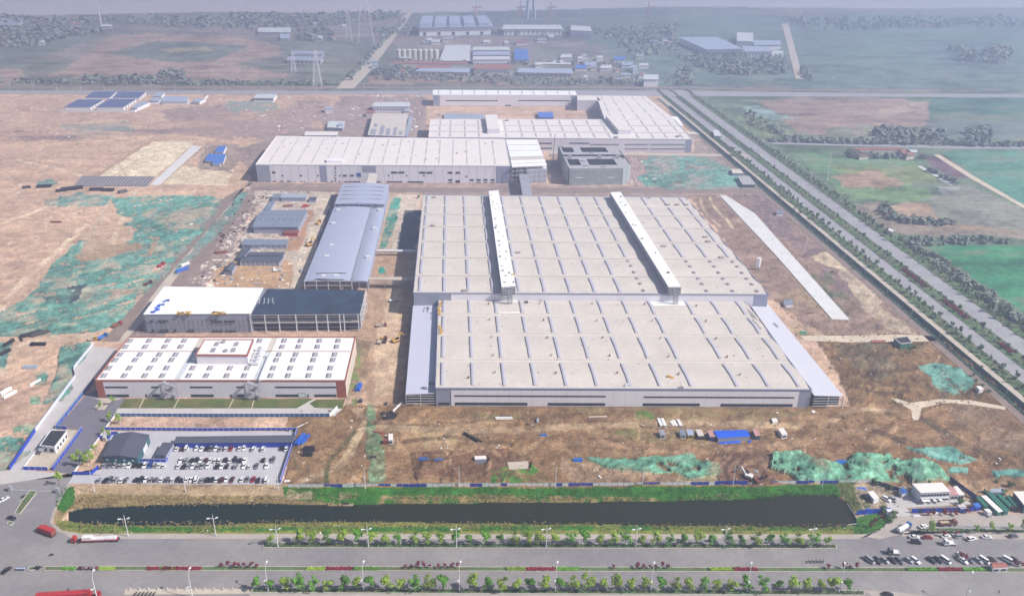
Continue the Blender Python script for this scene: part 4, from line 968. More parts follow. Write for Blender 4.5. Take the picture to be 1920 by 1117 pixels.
b=MB();pA=G(*zu(670,952),hw+1.5);pB=G(*zu(868,950),hw+1.5);b.bar((*pA,hw+1.7),(*pB,hw+1.7),.4);part('roof_rail',b,MT['dark_and_shade'],V.root)
b=MB();pA=G(*zu(668,988),hw+1.5);pB=G(*zu(855,994),hw+1.5);b.bar((*pA,hw+1.7),(*pB,hw+1.7),.4);part('roof_rail',b,MT['dark_and_shade'],V.root)
V2=Bld('x','','',[zu(793,497),zu(1120,500),zu(1150,370),zu(845,365)],13.0,root=V.root)
b=MB();b.prism([V2.P(.01,.04),V2.P(.99,.04),V2.P(.99,.99),V2.P(.01,.99)],-.3,12.5);part('wall',b,MT['wall_grey'],V.root)
for i in range(5):
    b=MB(); vault(b,V2.q,0,1,13,1.3,v0=i/5,v1=(i+1)/5-.006); part('roof_panel',b,MT['roof_lilac'],V.root)
    if i: 
        for ua,ub in((.08,.42),(.58,.92)): b=MB();b.bar((*V2.P(ua,i/5),14.1),(*V2.P(ub,i/5),14.1),.5,h=.4);part('roof_vent_strip',b,MT['skylight_dark'],V.root)
f=Face(V2.q[0],V2.q[1],V.root)
for k in range(9): b=MB();f.bx(b,f.L*k/8-.15,f.L*k/8+.15,9,13,.1,.4);part('truss_post',b,MT['steel_white'],V.root)
b=MB();f.bx(b,0,f.L,9.8,10.1,.1,.4);part('truss_chord',b,MT['steel_white'],V.root)
# ---- 6 hall under construction
hu=15.0
Cn=Bld('construction_hall','two storey hall under construction, half white roof and half dark steel deck with open frame','hall under construction',[(268.3,588.9),(675,585.8),(685.4,542.5),(307.7,537)],hu)
fc=Face(Cn.q[0],Cn.q[1],Cn.root); zc=zt(160,520,.28125); us=(469-268.3)/(675-268.3)
b=MB(); b.prism([Cn.P(0.002,.01),Cn.P(us,.01),Cn.P(us+.02,.99),Cn.P(.002,.99)],-.3,hu-.4); part('wall',b,MT['wall_mesh'],Cn.root)
for i in range(8):
    b=MB(); e=us+.004; a0=us*i/8; a1=us*(i+1)/8-.001; b.prism([Cn.P(a0,0),Cn.P(a1,0),Cn.P(a1,1),Cn.P(a0,1)],hu-.4,hu); part('roof_panel',b,MT['roof_bright'],Cn.root)
b=MB(); b.prism([Cn.P(us+.006,.0),Cn.P(.998,.0),Cn.P(.998,1),Cn.P(us+.006,1)],hu-1.0,hu-.5); part('steel_deck',b,MT['roof_dark'],Cn.root)
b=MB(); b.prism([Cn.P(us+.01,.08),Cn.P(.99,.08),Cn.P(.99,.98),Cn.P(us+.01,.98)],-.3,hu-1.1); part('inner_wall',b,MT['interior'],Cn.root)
b=MB(); b.prism([Cn.P(us+.01,.0),Cn.P(.99,.0),Cn.P(.99,.3),Cn.P(us+.01,.3)],6.8,7.2); part('floor_slab',b,MT['concrete_tan'],Cn.root)
for x in (1100,1198,1290,1405,1540,1615,1697,1725,1820):
    t=fc.hit(zc(x,0)[0],600)[0]; b=MB(); fc.bx(b,t-.35,t+.35,0,hu-1,-.3,.3); part('column',b,MT['steel_white'],Cn.root)
t0=fc.hit(470,600)[0]
for hz in (6.9,7.6,hu-1.6,hu-3.2,11.2,9.4,3.5):
    b=MB(); fc.bx(b,t0,fc.L,hz,hz+.3,.05,.25); part('beam',b,MT['scaffold' if hz not in(7.6,hu-1.6) else 'steel_white'],Cn.root)
sf=Face(Cn.q[1],Cn.q[2],Cn.root)
for k in range(6):
    t=sf.L*k/5; b=MB(); sf.bx(b,t-.3,t+.3,0,hu-1,-.1,.4); part('column',b,MT['steel_white'],Cn.root)
for hz in (4,7.5,11,hu-1): b=MB(); sf.bx(b,0,sf.L,hz,hz+.3,.05,.3); part('beam',b,MT['steel_white'],Cn.root)
for l,y0,y1 in(([(432,455),(480,552)],284,298),([(838,910),(926,998)],286,300),([(440,463),(489,557),(585,607),(679,727)],348,364),([(845,914),(931,1005)],351,366)): wz(fc,zc,l,y0,y1)
for o in [c for c in KIDS[Cn.root.name] if c.name.startswith('window')]: o.location+=fc.n*.15
b=MB()
for k in range(24):
    t=t0*k/23; b.bar(fc.pt(t,0,1.2),fc.pt(t,hu,1.2),.12)
for hz in (2,4,6,8,10,12,14): b.bar(fc.pt(0,hz,1.2),fc.pt(t0,hz,1.2),.12)
part('scaffold',b,MT['scaffold'],Cn.root)
random.seed(5)
b=MB()
for k in range(16):
    x=random.uniform(0,1); p=G(*zc(445+x*100+random.uniform(-12,12),235-x*85),hu+.2); b.box(p[0]-1.2,p[0]+random.uniform(.6,1.8),p[1]-.8,p[1]+1,hu,hu+.4)
solo('insulation_wrap',b,MT['tarp'],'blue plastic wrapped bundles lying near the left edge of the white unfinished roof','bundle')
for x0 in (660,890):
    b=MB()
    for k in range(18):
        p=G(*zc(x0+random.uniform(-40,40),237+random.uniform(-8,8)),hu+.2); b.box(p[0]-1,p[0]+1,p[1]-.6,p[1]+.6,hu,hu+.5)
    solo('insulation_pile',b,MT['yellow_paint'],'yellow insulation pile on the front edge of the white unfinished roof, '+('left' if x0<700 else 'right')+' one','insulation')
b=MB()
for x in range(1160,1270,30):
    for y in(140,150,160,170): p=G(*zc(x+random.uniform(-4,4),y),hu-.3); b.box(p[0]-.28,p[0]+.28,p[1]-.5,p[1]+.5,hu-.5,hu-.2)
solo('panel_stack',b,MT['rubble_white'],'four rows of small white panels laid on the dark steel deck','panel stack')
# ---- 7 red trimmed hall
hr=12.0; zr=zc
Rd=Bld('assembly_building','white roofed building with brick red corners, red cornice and a raised rooftop penthouse','factory building',[zr(65,688),zr(1733,690),zr(1800,400),zr(290,400)],hr)
Rd.body('wall_cream'); fr_=Face(Rd.q[0],Rd.q[1],Rd.root)
def upx(x): return fr_.hit(zr(x,700)[0],zr(0,700)[1])[0]/fr_.L
u1a,u1b=Rd.uv(*zr(590,680))[0],Rd.uv(*zr(630,680))[0]; u2a,u2b=Rd.uv(*zr(1120,680))[0],Rd.uv(*zr(1165,680))[0]
def rs(u0,u1,v0,v1,n=1):
    b=MB(); b.prism([Rd.P(u0,v0),Rd.P(u1,v0),Rd.P(u1,v1),Rd.P(u0,v1)],hr-.1,hr+.25); part('roof_panel',b,MT['roof_clean'],Rd.root)
vm=Rd.uv(*zr(220,495))[1]
for a0,a1 in((.005,u1a),(u1b,u2a),(u2b,.995)):
    for v0,v1 in((.02,vm/2-.003),(vm/2,vm-.004),(vm+.008,.98)): rs(a0,a1,v0,v1)
for a0,a1,v1 in((u1a,u1b,vm),(u2a,u2b,vm)):
    b=MB(); b.prism([Rd.P(a0+.001,.02),Rd.P(a1-.001,.02),Rd.P(a1-.001,v1),Rd.P(a0+.001,v1)],hr-.15,hr+.12); part('roof_well',b,MT['roof_pale'],Rd.root)  # greyer floor paints the shade of the shallow slot
b=MB(); b.bar((*Rd.P(.01,vm),hr+.3),(*Rd.P(.99,vm),hr+.3),.3,h=.4); part('ridge_gap',b,MT['steel_rust'],Rd.root)
k=MB()
for i in range(4):
    a=Rd.q[i];c=Rd.q[(i+1)%4]; k.bar((*a,hr-.05),(*c,hr-.05),.45,h=1.2)
part('cornice',k,MT['wall_red'],Rd.root)
fr_.panels(0,fr_.hit(zr(128,740)[0],730)[0],.2,hr-.6,'wall_red',w=6,out=.15); fr_.panels(fr_.hit(zr(1675,740)[0],730)[0],fr_.L,.2,hr-.6,'wall_red',w=6,out=.15)
ta,tb=fr_.hit(zr(128,740)[0],730)[0],fr_.hit(zr(1675,740)[0],730)[0]
fr_.panels(ta,tb,.2,hr-.6,'wall_pale',w=9,out=.1)
b=MB(); fr_.bx(b,ta,tb,4.6,4.8,.05,.14); part('belt_line',b,MT['wall_red'],Rd.root)
se=Face(Rd.q[1],Rd.q[2],Rd.root); se.panels(0,se.L,.2,hr-.6,'wall_cream',w=10,out=.1); b=MB(); se.bx(b,0,se.L,5,5.4,.05,.2); part('belt_line',b,MT['wall_red'],Rd.root)
wz(fr_,zr,[(132,283),(441,489),(700,849),(1009,1056),(1266,1675)],725,735,bay=5)
wz(fr_,zr,[(141,292),(448,497),(706,857),(1013,1060),(1270,1420),(1527,1675)],778,794,bay=5,hm=True)
wz(fr_,zr,[(402,412),(968,976),(1482,1490)],777,797,name='door')
wz(fr_,zr,[(1422,1468)],770,802,name='entrance',glass='wall_white')
for o in [c for c in KIDS[Rd.root.name] if c.name.startswith(('window','door','entrance'))]: o.location+=fr_.n*.15
grid={657:(128,264,400,517,693,810,946,1063,1238,1355,1491,1627),607:(160,297,432,545,718,835,968,1083,1255,1370,1503,1637),553:(203,335,467,578,1275,1388,1522,1653),517:(235,367,497,605,1293,1405,1535,1665),465:(272,402,531,638,1314,1423,1550,1678),425:(302,428,554,662,1165,1328,1438,1563,1688)}
for y,xs in grid.items():
    for x in xs:
        u,v=Rd.uv(*zr(x,y)); dv=2.7/58; L_=153; du=1.4/L_
        b=MB(); b.prism([Rd.P(u-du,v-dv),Rd.P(u+du,v-dv),Rd.P(u+du,v+dv),Rd.P(u-du,v+dv)],hr,hr+.55); b.bar((*Rd.P(u-du*1.2,v-dv),hr+.4),(*Rd.P(u-du*1.2,v+dv),hr+.4),.35,1); b.bar((*Rd.P(u,v-dv),hr+.6),(*Rd.P(u,v+dv),hr+.6),.2,2)
        part('skylight',b,[MT['skylight_dark'],MT['dark_and_shade'],MT['steel_white']],Rd.root)
# penthouse
hp=hr+7
w=[G(*zr(x,y),hp) for x,y in((738,515),(1080,518),(1120,415),(795,415))]
b=MB(); b.prism(w,hr,hp-.6); part('penthouse_wall',b,MT['wall_pale'],Rd.root)
b=MB(); b.prism([lerp2(w,.01,.02),lerp2(w,.99,.02),lerp2(w,.99,.98),lerp2(w,.01,.98)],hp-.6,hp-.1); part('penthouse_roof',b,MT['roof_clean'],Rd.root)
k=MB()
for i in range(4): k.bar((*w[i],hp-.2),(*w[(i+1)%4],hp-.2),.7,h=1.1)
part('penthouse_cornice',k,MT['wall_red'],Rd.root)
for x,y in((877,445),(1008,445),(853,486),(987,485)):
    p=G(*zr(x,y),hp); b=MB(); b.box(p[0]-1.3,p[0]+1.3,p[1]-2.4,p[1]+2.4,hp-.2,hp+.5); part('skylight',b,MT['skylight_dark'],Rd.root)
for x,y in((922,433),(937,492)):
    p=G(*zr(x,y),hp); b=MB(); b.tube((*p,hp-.2),(*p,hp+1.1),1.7,1.3,12); part('roof_fan',b,MT['steel_grey'],Rd.root)
# rooftop machinery beside the penthouse
for i,(x,y) in enumerate(((1163,470),(1155,492),(1148,512),(1138,535),(1130,560))):
    p=G(*zr(x,y),hr+2.5); r=thing('cooling_unit','white boxy cooling unit beside the penthouse, '+nth(i+1)+' from the back','cooling unit',(*p,hr+.25),0,'rooftop cooling units')
    b=MB(); b.box(-2.2,2.2,-1.6,1.6,.6,2.4); part('casing',b,MT['steel_white'],r,abs_=False)
    b=MB(); b.tube((0,0,2.4),(0,0,2.8),1.1,1.1,12); part('fan',b,MT['steel_grey'],r,abs_=False)
    b=MB(); [b.box(sx*2-.15,sx*2+.15,sy*1.4-.15,sy*1.4+.15,0,.6) for sx in(-1,1) for sy in(-1,1)]; part('feet',b,MT['steel_grey'],r,abs_=False)
b=MB(); pA=G(*zr(1225,520),hr+1.5);pB=G(*zr(1160,680),hr+1.5); b.bar((*pA,hr+1),(*pB,hr+1),1.4,h=1.2); pC=G(*zr(1195,520),hr+1.5); b.bar((*pC,hr+1),(*pA,hr+1),1.4,h=1.2); part('roof_duct',b,MT['steel_white'],Rd.root)
# outside stairs
for x,lab in((583,'left'),(1140,'right')):
    t=fr_.hit(zr(x,740)[0],735)[0]; c=fr_.pt(t,0,3); r=thing('fire_stair','zigzag steel fire stair on the front of the red trimmed building, '+lab+' one','fire stair',c)
    for kf,(ta_,tb_) in enumerate(((-3.2,2.8),(2.8,-3.2),(-3.2,2.8),(2.8,-3.2))):
        z0=kf*3.1; b=MB(); b.bar(fr_.pt(t+ta_,z0+.1,2.5+(kf%2)),fr_.pt(t+tb_,z0+3.1,2.5+(kf%2)),1.2,h=.35); part('flight',b,MT['scaffold'],r)
        b=MB(); b.bar(fr_.pt(t+ta_,z0+1.2,1.9+(kf%2)),fr_.pt(t+tb_,z0+4.2,1.9+(kf%2)),.12); b.bar(fr_.pt(t+ta_,z0+1.2,3.1+(kf%2)),fr_.pt(t+tb_,z0+4.2,3.1+(kf%2)),.12); part('handrail',b,MT['steel_white'],r)
        b=MB(); b.add([fr_.pt(t+tb_-1,z0+3.1,1),fr_.pt(t+tb_+1,z0+3.1,1),fr_.pt(t+tb_+1,z0+3.1,4),fr_.pt(t+tb_-1,z0+3.1,4)],[(0,1,2,3)]); part('landing',b,MT['steel_grey'],r)
    for dt in(-3.2,2.8):
        for oo in(1.2,4): b=MB(); b.bar(fr_.pt(t+dt,0,oo),fr_.pt(t+dt,13,oo),.25); part('post',b,MT['steel_grey'],r)
# ---- 8 back complex
hb=17.0
K1=Bld('factory_hall','tall blank lilac hall at the very back of the site with a white ridged roof','factory hall',[(811.5,178),(1082,178.7),(1078.7,170.3),(811.5,168.7)],18)
K1.body('wall_pale'); K1.roof('roof_bright')
f=Face(K1.q[0],K1.q[1],K1.root); f.panels(f.hit(825,190)[0],f.hit(1070,190)[0],.5,17,'wall_lilac',w=30,out=.2);f.panels(0,f.hit(824,190)[0],.5,17,'wall_grey',w=12,out=.2);f.panels(f.hit(1071,190)[0],f.L,.5,17,'wall_grey',w=12,out=.2)
wz(f,zv,[(245,555),(677,985)],90,96,bay=20); wz(f,zv,[(245,555),(677,985)],130,136,bay=20);wz(f,zv,[(600,632)],118,138,name='door')
for o in [c for c in KIDS[K1.root.name] if c.name.startswith(('window','door'))]: o.location+=f.n*.25
for i in range(12): K1.strip(.04+i*.083,.1,.9,1.5,m='skylight_pale',dark=False)
K2=Bld('factory_complex','L shaped white roofed factory with two raised roof blocks and small windows','factory complex',[zv(140,313),zv(1722,325),zv(1570,182),zv(152,205)],hb,q=None)
K2.q[2]; q2=[G(*zv(x,y),hb) for x,y in((140,313),(1722,325),(1615,207),(152,205))]; K2.q=q2
K2.body('wall_pale'); K2.roof('roof_white',parapet=True,pm='wall_pale')
q3=[G(*zv(x,y),hb) for x,y in((1197,206.5),(1614,206.5),(1440,65),(1145,63))]
b=MB(); b.prism(q3,-.3,hb-.1); part('wall',b,MT['wall_grey'],K2.root); b=MB(); b.prism(q3,hb-.1,hb+.2); part('roof',b,MT['roof_white'],K2.root)
q4=[G(*zv(x,y),hb) for x,y in((1033,90),(1174,92),(1143,63),(1030,62))]
b=MB(); b.prism(q4,-.3,hb-.1); part('wall',b,MT['wall_pale'],K2.root); b=MB(); b.prism(q4,hb-.1,hb+.2); part('roof',b,MT['roof_white'],K2.root)
for px in ([zv(1197,206),zv(1614,207),zv(1440,65),zv(1030,62),zv(1033,92)],): FLATS.append((px,0))
f=Face(K2.q[0],K2.q[1],K2.root); t=f.hit(zv(1680,0)[0],275)[0]; f.panels(t,f.L,.5,16,'wall_grey',w=10,out=.2)
wz(f,zv,[(790,880),(985,1105)],345,351,bay=10); wz(f,zv,[(790,880)],375,381,bay=10)
xs=[1115+i*15.7 for i in range(36)]
for i,x in enumerate(xs):
    if i in(11,12,22): continue
    wz(f,zv,[(x,x+8)],352,360)
    if x>1300: wz(f,zv,[(x,x+8)],378,386)
for o in [c for c in KIDS[K2.root.name] if c.name.startswith('window')]: o.location+=f.n*.15
vr=[0,K2.uv(*zv(1500,285))[1],K2.uv(*zv(1500,245))[1],1]
for x in (205,270,360,445,610,705,790,880,965,1050,1140,1230,1400,1490,1570,1665):
    u,_=K2.uv(*zv(x,315))
    for k in range(3): K2.strip(u,vr[k]+.06,vr[k+1]-.05,2.0,m='skylight_pale',dark=False)
for k in(1,2): b=MB(); b.bar((*K2.P(0,vr[k]),hb+.2),(*K2.P(1,vr[k]),hb+.2),1.2,h=.3); part('gutter',b,MT['gutter'],K2.root)
o_=K2.q;K2.q=q3
for u in(.1,.3,.5,.7,.9):
    for k in range(4): K2.strip(u,k/4+.03,k/4+.21,2.0,m='skylight_pale',dark=False)
K2.q=o_
for q,zz in(([(493,263),(568,263),(550,175),(478,178)],6),([(1278,268),(1355,268),(1270,182),(1203,182)],6)):
    w=[G(*zv(x,y),hb+zz) for x,y in q]; b=MB(); b.prism(w,hb-.1,hb+zz-.3); part('roof_block_wall',b,MT['wall_pale'],K2.root); b=MB(); b.prism(w,hb+zz-.3,hb+zz); part('roof_block_roof',b,MT['roof_white'],K2.root)
for x,y in((1635,310),(1265,315),(205,180),(610,215)): p=G(*zv(x,y),hb); b=MB(); b.tube((*p,hb),(*p,hb+1.5),3,3,12); part('roof_tank',b,MT['steel_grey'],K2.root)
# simple boxes builder
def hut(name,label,cat,roof,h,wall,rf,group=None,gable=0,door=None,zz=None,win=None,par=True,over=.25):
    pts=[(zz(x,y) if zz else (x,y)) for x,y in roof]
    w=[G(x,y,h) for x,y in pts]; c=lerp2(w,.5,.5); r=thing(name,label,cat,(c[0],c[1],0),0,group)
    b=MB(); b.prism([lerp2(w,.02,.02),lerp2(w,.98,.02),lerp2(w,.98,.98),lerp2(w,.02,.98)],-.2,h-.1); part('wall',b,MT[wall],r)
    b=MB(); g=gable
    if g:
        lo=h-.15; A_,B_,C_,D_=w; mAB=lerp2(w,.5,-.01);mDC=lerp2(w,.5,1.01)
        if abs(g)>0 and g>0: # ridge runs back
            b.quad((*A_,lo),(*mAB,lo+g),(*mDC,lo+g),(*D_,lo)); b.quad((*mAB,lo+g),(*B_,lo),(*C_,lo),(*mDC,lo+g)); b.add([(*A_,lo),(*B_,lo),(*mAB,lo+g)],[(0,1,2)]); b.add([(*D_,lo),(*C_,lo),(*mDC,lo+g)],[(0,2,1)])
        else: # ridge runs across
            g=-g; l=lerp2(w,-.005,.5); rr=lerp2(w,1.005,.5)
            b.quad((*A_,lo),(*B_,lo),(*rr,lo+g),(*l,lo+g)); b.quad((*l,lo+g),(*rr,lo+g),(*C_,lo),(*D_,lo)); b.add([(*A_,lo),(*l,lo+g),(*D_,lo)],[(0,1,2)]); b.add([(*B_,lo),(*C_,lo),(*rr,lo+g)],[(0,1,2)])
    else: b.prism([lerp2(w,-.01,-.01),lerp2(w,1.01,-.01),lerp2(w,1.01,1.01),lerp2(w,-.01,1.01)],h-.15,h+.05)
    part('roof',b,MT[rf],r)
    f=Face(lerp2(w,.02,.02),lerp2(w,.98,.02),r)
    if win:
        n,z0,z1=win; 
        for i in range(n):
            t=f.L*(i+.5)/n; ww=min(1.2,f.L/n*.35); f.win(t-ww,t+ww,z0,z1,mull=3)
        for o in KIDS[r.name]:
            if o.name.startswith('window'): o.location+=f.n*.08
    FLATS.append(([ (SW/2+FPX*Vector((x,y,-CH)).dot(_r)/Vector((x,y,-CH)).dot(_f), SH/2-FPX*Vector((x,y,-CH)).dot(_u)/Vector((x,y,-CH)).dot(_f)) for x,y in w],0))
    return r,w,f
# ---- 9 scaffolded block with courtyards
def courtblock():
    q=[G(*zv(x,y),19.0) for x,y in((985,500),(1362,497),(1262,366),(921,366))]
    c=lerp2(q,.5,.5); r=thing('scaffolded_block','unfinished concrete block with courtyards wrapped in green scaffold netting and rounded right end','building',(c[0],c[1],0))
    us=[0,.06,.25,.40,.78,.84,1]; vs=[0,.12,.36,.55,.70,.92,1]
    us=[0,.03,.22,.35,.80,.90,1.0]; vs=[0,.14,.40,.60,.72,.94,1.0]
    holes={(1,1),(3,1),(1,4),(3,4)}
    def P(u,v):
        if u>.82:
            k=(u-.82)/.18; v=.5+(v-.5)*math.sqrt(max(0,1-k*k*.55))
        return lerp2(q,u,v)
    US=sorted(set(us+[.84,.87,.93,.96,.98]))
    def cell(u,v):
        i=max(k for k in range(len(us)-1) if us[k]<=u+1e-9); j=max(k for k in range(len(vs)-1) if vs[k]<=v+1e-9); return (i,j)
    hz=lambda v: 19.0 if (v<.5) else 19.0
    b=MB(); WL={}
    for a_,c_ in zip(US,US[1:]):
        for v0,v1 in zip(vs,vs[1:]):
            hh=19.0 if not(.40<=v0<.60) else 17.0
            if cell((a_+c_)/2,(v0+v1)/2) in holes: 
                b.quad((*P(a_,v0),5),(*P(c_,v0),5),(*P(c_,v1),5),(*P(a_,v1),5))
                wl=WL.setdefault(cell((a_+c_)/2,(v0+v1)/2),MB())
                for (ua,va,ub,vb_) in((a_,v0,c_,v0),(c_,v0,c_,v1),(c_,v1,a_,v1),(a_,v1,a_,v0)): wl.quad((*P(ua,va),5),(*P(ub,vb_),5),(*P(ub,vb_),hh),(*P(ua,va),hh))
                continue
            b.quad((*P(a_,v0),hh),(*P(c_,v0),hh),(*P(c_,v1),hh),(*P(a_,v1),hh))
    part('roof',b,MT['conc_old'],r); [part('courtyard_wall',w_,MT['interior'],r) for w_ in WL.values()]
    ring=[P(u,0) for u in US]+[P(1,v) for v in vs[1:]]+[P(u,1) for u in US[::-1][1:]]
    w=MB(); w.prism(ring,-.3,18.9,top=False); part('wall',w,MT['conc_old'],r)
    # netting panels floor by floor
    outer=[P(u,0) for u in(0,.14,.28,.42,.56,.7,.84,.93,1)]+[P(1,.5),P(1,1)]
    left=[P(0,v) for v in(1,.8,.6,.4,.2,0)]
    for pts in(left,outer):
        for a_,c_ in zip(pts,pts[1:]):
            f=Face(a_,c_,r)
            for fl in range(5):
                b=MB(); f.bx(b,.05,f.L-.05,fl*3.9+.1,fl*3.9+3.85,1.0,1.15); part('net_panel',b,MT['scaffold_net'],r)
    f=Face(P(0,0),P(.84,0),r)
    for t in (.12,.72): b=MB(); f.bx(b,f.L*t,f.L*t+8,8.2,9.0,1.16,1.4); part('banner',b,MT['roof_bright'],r)
    for fl in (1,2,3,4):
        b=MB(); f.bx(b,0,f.L,fl*3.9-.1,fl*3.9+.15,1.1,1.4); part('scaffold_rail',b,MT['scaffold'],r)
    FLATS.append(([zv(900,590),zv(1380,590),zv(1370,430),zv(910,420)],0))
    k=0
    for u,v in((.28,.3),(.28,.1),(.55,.05),(.1,.5),(.6,.5),(.9,.5),(.5,.65),(.05,.97)):
        p=P(u,v);b=MB();b.box(p[0]-2,p[0]+2,p[1]-1.5,p[1]+1.5,17,20.5);part('roof_box',b,MT['conc_old'],r)
mk('conc_old',(.38,.37,.39),var=.15,scale=.15,fine=.1); mk('scaffold_net',(.33,.38,.38),var=.25,scale=.25,fine=.2,seam=[(2,2.,.2,.7)])
courtblock()
b=MB(); p=G(*zv(885,480)); 
r=thing('tower_crane','thin crawler crane boom standing by the green netted block','crane',(*p,0)); b.box(p[0]-3,p[0]+3,p[1]-2,p[1]+2,0,3); part('body',b,MT['steel_grey'],r); b=MB(); b.bar((*p,3),(p[0]+2,p[1]+3,38),.7); part('boom',b,MT['steel_grey'],r)
# ---- 10 smaller buildings behind
zz1=zt(0,0,1/3);zz2=zt(640,0,1/3);zz3=zt(1280,0,1/3)
hut('site_building','grey two storey site building with a row of small windows behind the long hall','building',[(698,200),(768,200),(768,192),(702,192)],9,'wall_pale','roof_pale',win=(12,3,5))
hut('pump_house','small white roofed shed behind the long upper hall','shed',[(613,239),(643,240),(647,228),(617,227)],5,'wall_grey','roof_pale')
hut('pale_roofed_store','low long store with white roof right behind the long hall','shed',[(571,254),(632,254),(634,247),(573,247)],5,'wall_grey','roof_white')
r,w,f=hut('unfinished_hall','half clad hall with yellowish roof and exposed bays at its front','building',[(690,253),(757,255.5),(765,213.5),(700,213.3)],9,'wall_grey','roof_cream')
for k,(u0,u1,v0,v1) in enumerate(((.05,.2,.02,.25),(.3,.42,.02,.42),(.48,.6,.02,.3),(.68,.78,.02,.35),(.84,.95,.05,.2),(.1,.2,.35,.5))):
    b=MB(); b.prism([lerp2(w,u0,v0),lerp2(w,u1,v0),lerp2(w,u1,v1),lerp2(w,u0,v1)],9,9.25); part('roof_opening',b,MT['steel_grey'],r)
hut('covered_walkway','narrow grey walkway roof running back beside the half clad hall','walkway',[(757,255),(763,255),(774,218),(768,218)],5,'wall_grey','roof_steel')
hut('courtyard_slab_shed','long low grey shed at the left end of the rear courtyard','shed',[(833,224),(907,224),(905,214),(833,213)],3,'wall_grey','roof_steel')
hut('blue_tent','blue tent shelter in the rear courtyard','tent',[(1010,220),(1038,220),(1036,210),(1008,210)],4,'wall_blue','roof_blue',gable=-1.2)
hut('small_canopy','white open canopy at the right edge of the rear factory','canopy',[(1262,236),(1281,236),(1270,219),(1251,219)],6,'wall_pale','roof_bright')
hut('site_hut','little beige hut outside the rear factory corner','hut',[(1291,252),(1312,252),(1302,247),(1284,247)],4,'wall_cream','roof_cream')
hut('tarpaulin_shelter','pale shed by the boundary path at the right rear','shed',[(1340,255),(1353,255),(1347,244),(1336,244)],4,'wall_grey','roof_pale')
hut('netted_pit_house','square concrete shell with green net skirt by the highway fence, rear one','hut',[(1392,346),(1417,346),(1405,330),(1383,330)],4,'wall_green','conc_old')
hut('roadside_store','grey store with beige roof beside the highway fence at the rear','hut',[(1374,325),(1394,325),(1388,317),(1371,317)],3.5,'wall_grey','roof_cream')
# blue roofed huts left
zb=zt(0,260,.2685)
hut('blue_roofed_hut','largest blue roofed hut in the yard left of the long hall','hut',[(1430,154),(1560,164),(1580,108),(1460,103)],3.5,'wall_white','roof_blue',zz=zb,gable=-1,win=(5,1,2.2))
hut('blue_roofed_hut','small blue roofed hut behind the larger one in the left yard','hut',[(1500,92),(1560,95),(1583,50),(1530,48)],3.5,'wall_white','roof_blue',zz=zb,gable=-.8)
hut('blue_roofed_hut','lowest narrow blue roofed hut at the front of the left yard','hut',[(1482,176),(1535,180),(1540,160),(1490,158)],3,'wall_white','roof_blue',zz=zb,gable=-.6)
# prefab camp
n=0
def camp(q,rows,lab):
    w=[G(x,y,3.2) for x,y in q]
    for i in range(rows):
        v0=i/rows;v1=(i+.72)/rows; s_=[lerp2(w,0,v0),lerp2(w,1,v0),lerp2(w,1,v1),lerp2(w,0,v1)]; c=lerp2(s_,.5,.5)
        r=thing('prefab_barrack','blue roofed prefab barrack, '+nth(i+1)+' from the front of the '+lab+' block','barrack',(c[0],c[1],0),0,'barracks in the prefab camp')
        b=MB(); b.prism([lerp2(s_,.01,.04),lerp2(s_,.99,.04),lerp2(s_,.99,.96),lerp2(s_,.01,.96)],0,5.5); part('wall',b,MT['wall_white'],r)
        a_,b_,c_,d_=s_;l=lerp2(s_,0,.5);rr=lerp2(s_,1,.5); b=MB(); b.quad((*a_,5.4),(*b_,5.4),(*rr,6.6),(*l,6.6));b.quad((*l,6.6),(*rr,6.6),(*c_,5.4),(*d_,5.4));b.add([(*a_,5.4),(*l,6.6),(*d_,5.4)],[(0,1,2)]);b.add([(*b_,5.4),(*c_,5.4),(*rr,6.6)],[(0,1,2)]); part('roof',b,MT['camp_roof'],r)
mk('camp_roof',(.07,.11,.26),var=.15,scale=.1)
camp([(121,204),(170,204),(196,189),(148,189)],5,'left near');camp([(160,186),(206,186),(219,174),(177,174)],4,'left far');camp([(181,204),(232,204),(257,188),(206,188)],5,'middle near');camp([(212,186),(262,186),(275,174),(226,174)],4,'middle far')
for q,lab in (([(245,202),(257,203),(281,192),(269,190)],'diagonal'),([(281,189),(298,190),(306,184),(289,182)],'small connecting'),([(288,180),(302,181),(309,174),(297,173)],'farthest'),([(303,191),(352,191),(354,181),(308,180)],'wide'),([(360,190),(374,191),(386,185),(372,184)],'corner')):
    hut('prefab_office','prefab camp office with blue roof, the '+lab+' one right of the barracks','office',q,5,'wall_white','roof_far_blue',gable=-1.2)
b=MB(); ring=[(112,210),(253,211),(280,196),(376,195),(390,182)]
pts=[G(x,y) for x,y in ring]
for a_,c_ in zip(pts,pts[1:]): b.bar((*a_,1.6),(*c_,1.6),.6,h=3.2)
solo('camp_wall',b,MT['wall_white'],'white perimeter wall around the prefab barrack camp','wall')
hut('prefab_row','single white prefab row standing alone below the cross road','prefab',[(474,184),(513,184),(520,177),(482,177)],6,'wall_white','roof_pale',win=(10,2,4))
